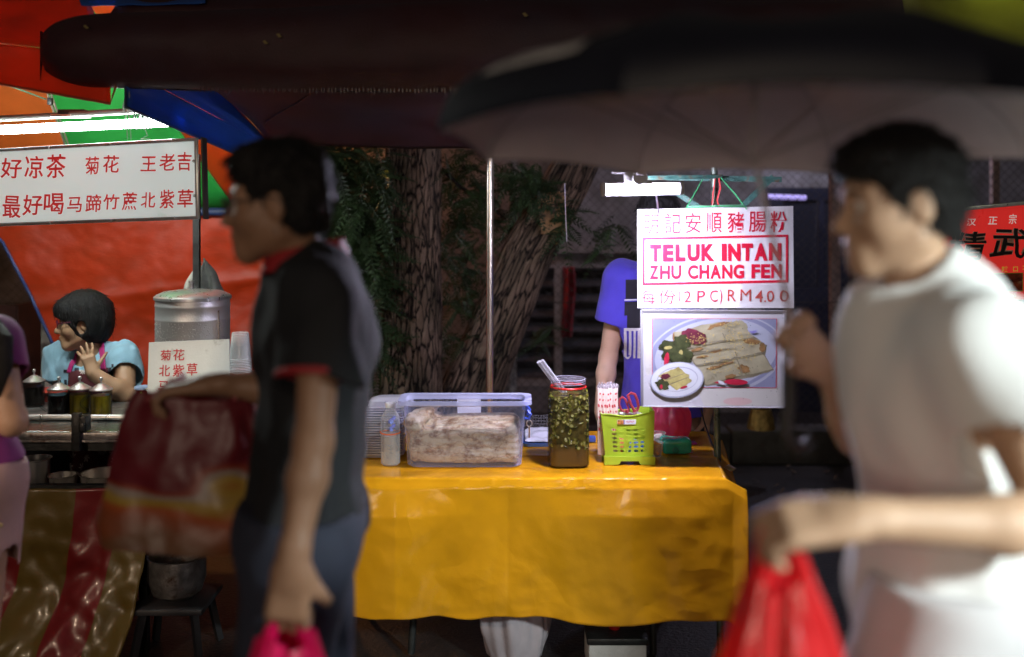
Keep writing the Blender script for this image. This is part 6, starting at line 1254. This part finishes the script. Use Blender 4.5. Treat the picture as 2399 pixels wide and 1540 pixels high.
def hair(h, par, m, style, name='hair', seed=3):
    F_ = Field(tuple(h.C - Vector((.2, .2, .34 if style == 'long' else .2))), tuple(h.C + Vector((.2, .2, .2))), .0035); k = h.k
    if style == 'short':
        F_.add(h.ell(-.016, 0, .036, (.103, .084, .100)), 0); F_.add(h.ell(-.040, 0, -.010, (.070, .079, .080)), .02); F_.add(h.ell(.040, 0, .085, (.055, .062, .035)), .03)
        F_.ripple(.0028 * k, 95, seed, (1, 1, .8)); F_.ripple(.0012, 260, seed + 3)
        F_.cut(h.ell(.105, 0, -.040, (.098, .110, .086)), .010); F_.cut(h.ell(.02, 0, -.105, (.12, .11, .062)), .012)
        for s in (1, -1): F_.cut(h.ell(-.004, s * .088, -.018, (.024, .030, .040)), .006)
    elif style == 'bob':
        F_.add(h.ell(-.014, 0, .032, (.114, .097, .106)), 0); F_.add(h.ell(-.038, 0, -.025, (.088, .094, .090)), .03); F_.add(h.ell(.055, 0, .055, (.060, .075, .055)), .02)
        F_.ripple(.0018 * k, 60, seed, (1, 1, .35)); F_.ripple(.0012, 190, seed + 3, (1, 1, .3))
        F_.cut(h.ell(.105, 0, -.055, (.082, .12, .082)), .008)
        for s in (1, -1): F_.cut(h.cap((.045, s * .10, -.105), (.0, s * .108, -.035), .034, .022), .008)
        F_.cut(h.ell(.03, 0, -.12, (.10, .075, .05)), .01); F_.cut(h.ell(.002, .085, -.022, (.020, .05, .030)), .008); F_.cut(h.ell(.002, -.085, -.022, (.020, .05, .030)), .008); F_.half(h(-.06, 0, -.112), tuple(h.R @ Vector((.35, 0, -1))))
    else:
        F_.add(h.ell(-.014, 0, .034, (.108, .090, .104)), 0); F_.add(h.cap((-.05, .02, -.02), (-.085, .05, -.24), .085, .07), .04); F_.add(h.cap((-.03, -.05, -.03), (-.03, -.085, -.22), .06, .04), .04)
        F_.ripple(.004, 60, seed, (1, 1, .25)); F_.cut(h.ell(.11, 0, -.05, (.09, .10, .09)), .01)
    o = F_.mesh(name, m, par); rr_ = random.Random(seed); O = Vector(o['_o']); mb = MB(); vs = o.data.vertices; nv = len(vs)
    dn = h.R @ Vector((-.35, 0, -1))
    for i in range({'short': 1500, 'bob': 350}.get(style, 500)):
        v = vs[rr_.randrange(nv)]; nn = v.normal; p = v.co + O
        t = (dn - nn * dn.dot(nn)); t = t.normalized() if t.length > .05 else h.f
        t = (t + Vector((rr_.uniform(-.5, .5), rr_.uniform(-.5, .5), rr_.uniform(-.3, .3)))).normalized(); L_ = rr_.uniform(.012, .030) * k
        mb.tube([p - nn * .002, p + t * L_ * .5 + nn * .0028, p + t * L_ + nn * rr_.uniform(.001, .005)], [.0011, .0010, .0004], 3, cap=False)
    mb.build('hair_strands', m, o)['kind'] = 'stuff'
    return o
black_hair = mat('black_hair', (.008, .007, .007), .6, spec=.25, var=(40, .5, (1, 1, .3)), bump=(160, .7, (1, 1, .22)))
def project(o, mb, px0, py0, px1, py1, off=.003, nu=14, nv=10, shape=None):
    """wraps a flat patch (cloth print) onto the front of mesh object o"""
    O = Vector(o['_o']); bv = BVHTree.FromPolygons([v.co + O for v in o.data.vertices], [tuple(p.vertices) for p in o.data.polygons]); e = Vector((0, 0, H)); last = None; g = {}
    vs = []; fs = []
    for j in range(nv + 1):
        for i in range(nu + 1):
            u, v = i / nu, j / nv; x, y = (px0 + (px1 - px0) * u, py0 + (py1 - py0) * v) if shape is None else shape(u, v)
            r = Vector(((x - CX) / F, 1.0, -(y - HY) / F)).normalized(); hit = bv.ray_cast(e, r)
            if hit[0] is None: p = (last if last is not None else e + r * 4)
            else: p = hit[0] + hit[1].normalized() * off * (1 if hit[1].dot(r) < 0 else -1); last = p
            vs.append(p)
    for j in range(nv):
        for i in range(nu): a = j * (nu + 1) + i; fs.append((a, a + 1, a + nu + 2, a + nu + 1))
    mb.add(vs, fs)
# ---- the man walking left in the black polo
d = 1.8
J = dict(pelvis=P(713, 1225, d), chest=P(738, 800, d + .02), neck=P(730, 618, d + .02), shL=P(756, 690, 1.66), shR=P(750, 690, 1.97), elL=P(735, 1035, 1.59), wrL=P(686, 1318, 1.54), elR=P(668, 912, 2.02), wrR=P(498, 900, 1.98),
         hpL=P(713, 1270, 1.72), hpR=P(713, 1270, 1.89)); X = J['hpL'].x
J.update(knL=V(X - .10, 1.72, .50), anL=V(X + .05, 1.72, .09), toL=V(X - .12, 1.72, .03), knR=V(X + .0, 1.89, .49), anR=V(X + .28, 1.89, .13), toR=V(X + .14, 1.89, .04))
p = Person('person', 'man in a black polo with red trim walking left carrying a pink bag', skinm('tan_skin', (.28, .155, .095)), J, (-1, 0, 0), (X, 1.8, 0), girth=.78)
h = HeadFrame(P(652, 474, d), (-1, -.04, -.06), .87)
p.body(h, {'L': dict(d=(-.12, .05, -1), n=(0, 1, 0), side=-1, curl=(1.0, 1.05, 1.1, 1.1), tcurl=.7), 'R': dict(d=(-1, -.1, -.12), n=(0, 0, -1), side=1, curl=(1.0, 1.0, 1.05, 1.1), tcurl=.6)})
bk = mat('black_pique', (.004, .005, .008), .8, var=(6, .3), bump=(420, .3)); trim = mat('red_trim', (.30, .015, .02), .6)
p.shirt('polo_shirt', bk, P(713, 1265, d), sleeve={'L': .58, 'R': .58}, sl_r=.012, inf=.014, neck_r=.066, trim=trim, wr=.009)
n = p.J['neck'] + Vector((-.012, 0, .010)); mb = MB(); mb.grid(lambda u, v: n + Vector((math.cos(6.283 * u) * (.068 + .012 * (1 - v)), math.sin(6.283 * u) * (.064 + .012 * (1 - v)), .034 * v - .012 + .016 * math.cos(6.283 * u))), 36, 4, wrap=True); mb.build('collar', trim, p.shirto, smooth=80, solid=.004)
p.trousers('trousers', mat('navy_denim', (.018, .022, .042), .8, var=(8, .3), bump=(350, .3)), P(735, 1170, d), 2)
eyes(h, p.root); hair(h, p.root, black_hair, 'short')
gm = mat('glasses_frame', (.05, .04, .04), .3)
def glasses(h, par, m, lens=True):
    mb = MB()
    for s in (1, -1): mb.tube([h(.104 - .006 * abs(math.cos(w)) * (s * math.cos(w) > 0), s * .032 + .024 * math.cos(w), -.002 + .018 * math.sin(w)) for w in [2 * math.pi * q / 20 for q in range(20)]], .0019 * h.k, 6, closed=True)
    mb.tube([h(.107, -.010, .004), h(.110, 0, .007), h(.107, .010, .004)], .002 * h.k, 6)
    for s in (1, -1): mb.tube([h(.100, s * .057, .004), h(.060, s * .077, .006), h(-.010, s * .082, .008), h(-.028, s * .080, -.012)], .0021 * h.k, 6)
    g = mb.build('glasses', m, par)
    if lens:
        mb = MB()
        for s in (1, -1): mb.add([h(.104, s * .032 + .022 * math.cos(w), -.002 + .016 * math.sin(w)) for w in [2 * math.pi * q / 16 for q in range(16)]], [tuple(range(16))])
        mb.build('lenses', M('lens', (.8, .85, .85), .03, spec=.8, alpha=.05, clear=True), g)
glasses(h, p.root, gm)
# the pink bag in his near hand
pk = mat('hot_pink_bag', (.80, .012, .13), .25, spec=.6, transl=.4, coat=.3, var=(5, .25), bump=(16, .5, (1, 1, .3)))
w = p.J['wrL']; hb_ = w + Vector((-.012, .012, -.10))
o = plastic_bag('shopping_bag', '', (hb_.x - .004, hb_.y + .02, hb_.z - .385), .17, .13, .36, pk, 2, .5); tag(o, 'hot pink plastic bag held by the man in the black polo', 'bag')
mb = MB(); b0 = hb_ + Vector((0, .02, -.06))
for s in (1, -1): mb.tube([b0 + Vector((s * .045, 0, -.03)), b0 + Vector((s * .035, -.004, .02)), hb_ + Vector((s * .015, 0, .018)), hb_ + Vector((0, 0, .024))], [.018, .014, .009, .007], 8)
mb.build('handle', pk, o)
# big printed carrier bag in front of him
cbm = bpy.data.materials.new('printed_carrier'); cbm.use_nodes = True
def _cb():
    nt = cbm.node_tree; N, L = nt.nodes, nt.links; b = N['Principled BSDF']; uv = N.new('ShaderNodeUVMap'); nz = N.new('ShaderNodeTexNoise'); nz.inputs['Scale'].default_value = 3.2; nz.inputs['Detail'].default_value = 1; L.new(uv.outputs[0], nz.inputs[0])
    sp = N.new('ShaderNodeSeparateXYZ'); L.new(uv.outputs[0], sp.inputs[0]); ad = N.new('ShaderNodeMath'); ad.operation = 'MULTIPLY_ADD'; L.new(nz.outputs[0], ad.inputs[0]); ad.inputs[1].default_value = .9; L.new(sp.outputs[1], ad.inputs[2])
    r = N.new('ShaderNodeValToRGB'); r.color_ramp.interpolation = 'EASE'; e = r.color_ramp.elements; e[0].position = .25; e[0].color = (.09, .010, .010, 1); e[1].position = .42; e[1].color = (.14, .06, .025, 1)
    for p_, c in ((.60, (.22, .05, .015)), (.72, (.30, .06, .012)), (.80, (.32, .20, .03)), (.86, (.26, .20, .17)), (.93, (.20, .03, .015)), (1.02, (.12, .008, .014))): q = e.new(min(1, p_ / 1.05)); q.color = (*c, 1)
    L.new(ad.outputs[0], r.inputs[0]); L.new(r.outputs[0], b.inputs['Base Color']); b.inputs['Roughness'].default_value = .45
    tc = N.new('ShaderNodeTexCoord'); n2 = N.new('ShaderNodeTexNoise'); n2.inputs['Scale'].default_value = 18; L.new(tc.outputs['Object'], n2.inputs[0]); bp_ = N.new('ShaderNodeBump'); bp_.inputs['Strength'].default_value = .4; bp_.inputs['Distance'].default_value = .01; L.new(n2.outputs[0], bp_.inputs['Height']); L.new(bp_.outputs[0], b.inputs['Normal'])
_cb()
q = P(418, 1266, 2.02); 
def carrier(u, v):
    a = 2 * math.pi * u; ca, sa = math.cos(a), math.sin(a); e = 2.6; qd = (abs(ca) ** e + abs(sa) ** e) ** (-1 / e); t = v
    wx = .165 * (1 - .30 * t ** 1.5) * (.9 + .1 * min(1, t * 6)); wy = .085 * (1 - .45 * t)
    return Vector((q.x + ca * qd * wx + .03 * t + .010 * wob((ca * 2, sa * 2, t * 3), 2.2, 1), q.y + sa * qd * wy + .012 * wob((ca * 2, sa * 2, t * 3), 2.4, 2), q.z + .30 * t + .008 * math.sin(a * 2)))
mb = MB(); mb.grid(carrier, 72, 36, wrap=True)
for k in range(72): mb.uv[k] = (k / 72, 0)
mb.add([q], [])
b = len(mb.v) - 1; mb.f += [(b, (k + 1) % 72, k) for k in range(72)]; mb.mi += [0] * 72
o = mb.build('carrier_bag', cbm, origin=q, smooth=70, solid=.002); tag(o, 'bulging red and orange printed carrier bag held in front of the man in black', 'bag')
mb = MB(); wr = p.J['wrR']
for s in (1, -1): mb.tube([Vector((q.x + .03 - .08, q.y + s * .04, q.z + .29)), Vector((q.x - .0, q.y + s * .03, q.z + .33)), wr + Vector((-.075, 0, .004)), Vector((q.x + .10, q.y + s * .03, q.z + .33)), Vector((q.x + .13, q.y + s * .04, q.z + .29))], .006, 8)
mb.build('handle', M('carrier_handle', (.20, .02, .025), .4), o)
# ---- the walker in white under the umbrella
d = 1.37
J = dict(pelvis=P(2215, 1370, d), chest=P(2208, 940, d), neck=P(2152, 715, d), shL=P(2288, 812, 1.21), shR=P(2212, 820, 1.53), elL=P(2488, 1238, 1.16), wrL=P(2010, 1215, 1.12), elR=P(2010, 1020, 1.57), wrR=P(1945, 868, 1.55), hpL=P(2220, 1430, 1.29), hpR=P(2220, 1430, 1.46)); X = J['hpL'].x
J.update(knL=V(X - .14, 1.29, .50), anL=V(X - .02, 1.29, .09), toL=V(X - .18, 1.29, .03), knR=V(X + .02, 1.46, .49), anR=V(X + .30, 1.46, .13), toR=V(X + .16, 1.46, .04))
p = Person('person', 'walker in a white T-shirt under the navy umbrella holding a red bag', skinm('warm_skin', (.46, .29, .19)), J, (-1, 0, 0), (X, 1.37, 0), girth=.82)
h = HeadFrame(P(2104, 474, 1.36), (-1, -.03, -.10), .79)
p.body(h, {'L': dict(d=(-1, .02, -.10), n=(0, .55, -1), side=1, curl=(.95, 1.0, 1.0, 1.05), tcurl=.6, k=.95), 'R': dict(d=(-.72, -.1, .70), n=(0.1, -1, .1), side=1, curl=(1.0, 1.0, 1.05, 1.1), tcurl=.8, k=.95)})
wt_ = mat('white_cotton', (.80, .80, .80), .8, var=(5, .05), bump=(380, .25), sheen=.15, transl=.1)
p.shirt('t_shirt', wt_, P(2245, 1490, d), sleeve={'L': .62, 'R': .55}, inf=.022, sl_r=.016, neck_r=.066, wr=.013, freq=20, seed=4)
mb = MB(); n = p.J['neck'] + (h.C - p.J['neck']).normalized() * .012 + p.f * .016
mb.tube([n + Vector((math.cos(w_) * .070, math.sin(w_) * .067, .020 * math.cos(w_))) for w_ in [2 * math.pi * k / 40 for k in range(40)]], .0055, 8, closed=True); mb.build('neckband', M('white_rib', (.72, .72, .73), .8), p.shirto)
p.trousers('shorts', mat('pale_grey_cotton', (.55, .53, .55), .8, var=(6, .1), bump=(300, .3)), P(2245, 1300, d), .85, flare=.03)
eyes(h, p.root); hair(h, p.root, black_hair, 'short', seed=8)
w = p.J['wrL']; rb_ = mat('red_bag', (.78, .03, .035), .25, spec=.6, transl=.45, coat=.3, var=(5, .25), bump=(14, .5, (1, 1, .3)))
hb_ = w + Vector((-.088, .015, -.030)); o = plastic_bag('shopping_bag', '', (hb_.x + .012, hb_.y + .02, hb_.z - .36), .165, .13, .31, rb_, 4, .42); tag(o, 'bright red plastic bag hanging from the hand of the walker in white', 'bag')
mb = MB(); b0 = hb_ + Vector((.01, .02, -.07))
for s in (1, -1): mb.tube([b0 + Vector((s * .034, 0, -.03)), b0 + Vector((s * .026, -.004, .02)), hb_ + Vector((s * .014, 0, .012)), hb_ + Vector((0, 0, .020))], [.016, .013, .009, .007], 8)
mb.build('handle', rb_, o)
# ---- the customer at the left edge
d = 2.55
J = dict(pelvis=P(-100, 1110, d), chest=P(-120, 880, d), neck=P(-130, 742, d), shR=P(-12, 800, d), shL=P(-245, 800, d), elR=P(28, 988, 2.49), wrR=P(-60, 945, 2.72), elL=P(-290, 1000, 2.5), wrL=P(-230, 1000, 2.74), hpR=P(-45, 1150, d), hpL=P(-165, 1150, d)); X = J['pelvis'].x
J.update(knR=V(J['hpR'].x - .01, d - .01, .46), anR=V(J['hpR'].x - .03, d, .09), toR=V(J['hpR'].x - .02, d + .13, .03), knL=V(J['hpL'].x, d, .46), anL=V(J['hpL'].x, d, .09), toL=V(J['hpL'].x, d + .13, .03))
p = Person('person', 'long haired customer in purple top and pale pink shorts cut by the left edge', skinm('fair_skin', (.50, .30, .20)), J, (.12, 1, 0), (X, d, 0), girth=.92)
h = HeadFrame(P(-135, 600, 2.57), (.3, 1, -.08), .95)
p.body(h, {'R': dict(d=(-.5, .8, .2), n=(-.3, 0, 1), side=1), 'L': dict(d=(.3, 1, 0), n=(0, 0, 1), side=-1)})
p.shirt('purple_top', mat('purple_knit', (.24, .02, .20), .75, var=(8, .2), bump=(300, .3), sheen=.2), P(-100, 1072, d), sleeve=.42, inf=.012, sl_r=.010, wr=.004, seed=7)
p.trousers('shorts', mat('pink_cotton', (.55, .35, .33), .8, var=(10, .12), bump=(220, .4)), P(-100, 1075, d), .46, inf=.022, flare=.006, wr=.005)
hair(h, p.root, black_hair, 'long', seed=5)
mb = MB(); mb.tube([P(-30, 760, 2.50), P(4, 800, 2.46), P(8, 860, 2.45), P(-4, 930, 2.45)], [.03, .028, .022, .006], 10); mb.build('hair_strand', black_hair, p.root)
mb = MB(); mb.ell(P(2, 1231, 2.46), (.006, .003, .006), n=10, m=6); mb.build('button', M('brass', (.5, .4, .2), .3, metal=.9), p.root)
# ---- the drink seller
d = 4.28; fb_ = V(-.55, -.83, 0)
J = dict(pelvis=V(P(228, 0, 4.5).x, 4.50, .60), chest=P(226, 905, 4.36), neck=P(220, 832, 4.31), shL=P(290, 842, 4.23), shR=P(152, 842, 4.40), elL=P(296, 930, 4.10), wrL=P(218, 874, 4.05), elR=P(143, 925, 4.36), wrR=P(185, 950, 4.18)); X = J['pelvis'].x
l_ = Vector((0, 0, 1)).cross(fb_.normalized()); pv = J['pelvis']
for a, s in (('L', 1), ('R', -1)):
    hp = pv + l_ * .09 * s - V(0, 0, .01); kn = hp + fb_ * .34 + V(0, 0, -.02); J.update({'hp' + a: hp, 'kn' + a: kn, 'an' + a: V(kn.x - .02, kn.y - .0, .09), 'to' + a: V(kn.x - .09, kn.y - .12, .03)})
p = Person('person', 'drink seller with short black hair, glasses, light blue T-shirt and floral apron', skinm('seller_skin', (.46, .27, .16)), J, fb_, (X, 4.5, 0), vox=.0042, girth=.98)
h = HeadFrame(P(196, 752, d), (-.95, -.30, -.07), .985)
p.body(h, {'L': dict(d=(-.30, -.05, 1), n=(-.55, .8, .1), side=1, curl=(.25, .22, .3, .45), spread=.26, thumb=1.1, tcurl=.1, k=.78), 'R': dict(d=(.6, -.7, .0), n=(0, 0, -1), side=-1, curl=(.3, .3, .3, .3), k=.9)})
p.shirt('t_shirt', mat('sky_blue_cotton', (.27, .47, .60), .8, var=(7, .15), bump=(320, .3), sheen=.15), pv, sleeve=.62, inf=.016, sl_r=.012, neck_r=.074, wr=.0085, freq=34, seed=11, hem_n=(0, 0, -1))
p.trousers('trousers', mat('dark_trousers', (.03, .03, .04), .8), pv + V(0, 0, .1), 2)
eyes(h, p.root); lips(h, p.root, mat('lip', (.42, .14, .12), .4)); hair(h, p.root, black_hair, 'bob', seed=2); glasses(h, p.root, mat('plum_frame', (.09, .012, .03), .25))
flm = bpy.data.materials.new('floral_cotton'); flm.use_nodes = True
def _fl():
    nt = flm.node_tree; N, L = nt.nodes, nt.links; b = N['Principled BSDF']; b.inputs['Roughness'].default_value = .8; tc = N.new('ShaderNodeTexCoord')
    v = N.new('ShaderNodeTexVoronoi'); v.inputs['Scale'].default_value = 17; L.new(tc.outputs['Object'], v.inputs[0])
    sb = N.new('ShaderNodeVectorMath'); sb.operation = 'SUBTRACT'; L.new(tc.outputs['Object'], sb.inputs[0]); L.new(v.outputs['Position'], sb.inputs[1]); sp = N.new('ShaderNodeSeparateXYZ'); L.new(sb.outputs[0], sp.inputs[0])
    at = N.new('ShaderNodeMath'); at.operation = 'ARCTAN2'; L.new(sp.outputs[0], at.inputs[0]); L.new(sp.outputs[2], at.inputs[1]); ml = N.new('ShaderNodeMath'); ml.operation = 'MULTIPLY'; L.new(at.outputs[0], ml.inputs[0]); ml.inputs[1].default_value = 9; sn = N.new('ShaderNodeMath'); sn.operation = 'SINE'; L.new(ml.outputs[0], sn.inputs[0])
    ma = N.new('ShaderNodeMath'); ma.operation = 'MULTIPLY_ADD'; L.new(sn.outputs[0], ma.inputs[0]); ma.inputs[1].default_value = .06; L.new(v.outputs['Distance'], ma.inputs[2])
    r = N.new('ShaderNodeValToRGB'); r.color_ramp.interpolation = 'CONSTANT'; e = r.color_ramp.elements; e[0].position = 0; e[0].color = (.25, .02, .03, 1); e[1].position = .12; e[1].color = (.62, .55, .50, 1)
    for p_, c in ((.19, (.05, .01, .015)), (.22, (.62, .55, .50)), (.33, (.085, .012, .018))): q = e.new(p_); q.color = (*c, 1)
    L.new(ma.outputs[0], r.inputs[0]); L.new(r.outputs[0], b.inputs['Base Color'])
_fl()
mb = MB(); project(p.shirto, mb, 0, 0, 0, 0, .006, 22, 22, lambda u, v: (163 + (2 - 6 * v) + (254 - 163 + 8 * v) * u, 872 - 10 * u + 95 * v)); apr = mb.build('apron', flm, p.root, solid=.003, smooth=80)
pkm = mat('magenta_strap', (.42, .015, .15), .7); mb = MB(); project(p.shirto, mb, 0, 0, 0, 0, .007, 4, 12, lambda u, v: (160 + 9 * u + (14 * (1 - v)), 828 + 46 * v)); project(p.shirto, mb, 0, 0, 0, 0, .007, 4, 14, lambda u, v: (239 + 13 * u - 6 * (1 - v), 806 + 60 * v)); mb.build('strap', pkm, apr, solid=.003, smooth=80)
mb = MB(); a, b, c, e = P(150, 1000, 4.16), P(320, 1000, 4.12), P(335, 1165, 3.98), P(170, 1165, 4.0); mb.grid(lambda u, v: a * (1 - u) * (1 - v) + b * u * (1 - v) + c * u * v + e * (1 - u) * v + V(0, .012 * math.sin(u * 14 + v), .004 * math.sin(u * 9)), 40, 20); mb.build('apron_skirt', flm, p.root, solid=.003, smooth=80)
mb = MB(); bkp = M('black_print', (.015, .018, .03), .7)
for x, y, w_, h_ in ((247, 868, 6, 9), (256, 862, 6, 9), (262, 854, 5, 8), (250, 880, 5, 8), (258, 875, 5, 7), (150, 866, 9, 7), (176, 862, 10, 9), (152, 890, 6, 12)): project(p.shirto, mb, x, y, x + w_, y + h_, .003, 3, 3)
mb.build('print', bkp, p.shirto, smooth=0)
st_ = thing('stool', 'plastic stool under the drink seller', 'stool', (pv.x, pv.y, 0)); mb = MB(); mb.lathe([(.15, .44), (.16, .45), (.16, .48), (.001, .485)], (pv.x, pv.y, 0), 28, cap=(True, False)); mb.build('seat', M('stool_red', (.4, .03, .03), .4), st_)
for k in range(4): mb = MB(); a = math.pi / 4 + k * math.pi / 2; mb.bar((pv.x + math.cos(a) * .12, pv.y + math.sin(a) * .12, .45), (pv.x + math.cos(a) * .16, pv.y + math.sin(a) * .16, 0), .03); mb.build('leg', M('stool_red', (.4, .03, .03), .4), st_)
# ---- the stall keeper behind the boards
d = 4.2
J = dict(pelvis=P(1548, 985, d), chest=P(1546, 760, d), neck=P(1546, 622, d), shR=P(1456, 655, d), shL=P(1638, 655, d), elR=P(1425, 838, d + .03), wrR=P(1407, 966, d - .05), elL=P(1668, 838, d + .03), wrL=P(1656, 962, d - .05), hpR=P(1505, 1020, d), hpL=P(1592, 1020, d)); X = J['pelvis'].x
for a in 'RL': J.update({'kn' + a: V(J['hp' + a].x, d, .50), 'an' + a: V(J['hp' + a].x, d + .02, .09), 'to' + a: V(J['hp' + a].x, d - .13, .03)})
p = Person('person', 'stall keeper in a bright blue printed T-shirt with the face hidden by the price board', skinm('keeper_skin', (.52, .33, .24)), J, (0, -1, 0), (X, d, 0), vox=.0048, girth=1.02)
h = HeadFrame(P(1543, 520, d - .02), (.0, -1, -.05), 1.04)
p.body(h, {'R': dict(d=(.05, -.1, -1), n=(1, .2, 0), side=-1, curl=(.35, .4, .45, .5)), 'L': dict(d=(-.02, -.1, -1), n=(-1, .2, 0), side=1, curl=(.35, .4, .45, .5))})
p.shirt('t_shirt', mat('royal_blue_cotton', (.065, .045, .50), .8, var=(5, .15), bump=(320, .3), sheen=.1), P(1546, 968, d), sleeve=.52, inf=.018, sl_r=.014, neck_r=.07, wr=.008, freq=22, seed=6)
p.trousers('shorts', mat('black_shorts', (.012, .012, .014), .8), P(1546, 1000, d), 1.0, flare=.02)
eyes(h, p.root); hair(h, p.root, black_hair, 'short', seed=12)
T_ = lambda a, b: (1280 + a * .4418, 360 + b * .4418); mb = MB(); tx = p.shirto
def tp_(a0, b0, a1, b1, nu=6, nv=8): x0, y0 = T_(a0, b0); x1, y1 = T_(a1, b1); project(tx, mb, x0, y0, x1, y1, .0035, nu, nv)
tp_(420, 668, 520, 770); tp_(414, 785, 430, 860, 3, 6); tp_(430, 785, 520, 925); mb.build('dark_print', mat('shirt_black', (.012, .010, .02), .8), tx, smooth=0)
mb = MB(); tp_(414, 772, 520, 779, 8, 1)
project(tx, mb, 0, 0, 0, 0, .0045, 3, 14, lambda u, v: T_(414 + 14 * u + 2 * v, 927 + 150 * v)); project(tx, mb, 0, 0, 0, 0, .0045, 3, 14, lambda u, v: T_(440 + 13 * u, 927 + 140 * v)); project(tx, mb, 0, 0, 0, 0, .0045, 8, 3, lambda u, v: T_(418 + 34 * u, 1066 + 18 * math.sin(math.pi * u) + 12 * v - 6)); project(tx, mb, 0, 0, 0, 0, .0045, 3, 12, lambda u, v: T_(464 + 12 * u, 927 + 158 * v)); project(tx, mb, 0, 0, 0, 0, .0045, 3, 12, lambda u, v: T_(486 + 16 * u, 927 + 158 * v)); project(tx, mb, 0, 0, 0, 0, .0045, 10, 2, lambda u, v: T_(414 + 90 * u, 925 + 14 * v))
mb.build('white_print', mat('shirt_white', (.68, .66, .74), .7, var=(60, .2)), tx, smooth=0)
for o in bpy.data.objects:
    if '_o' in o: del o['_o']
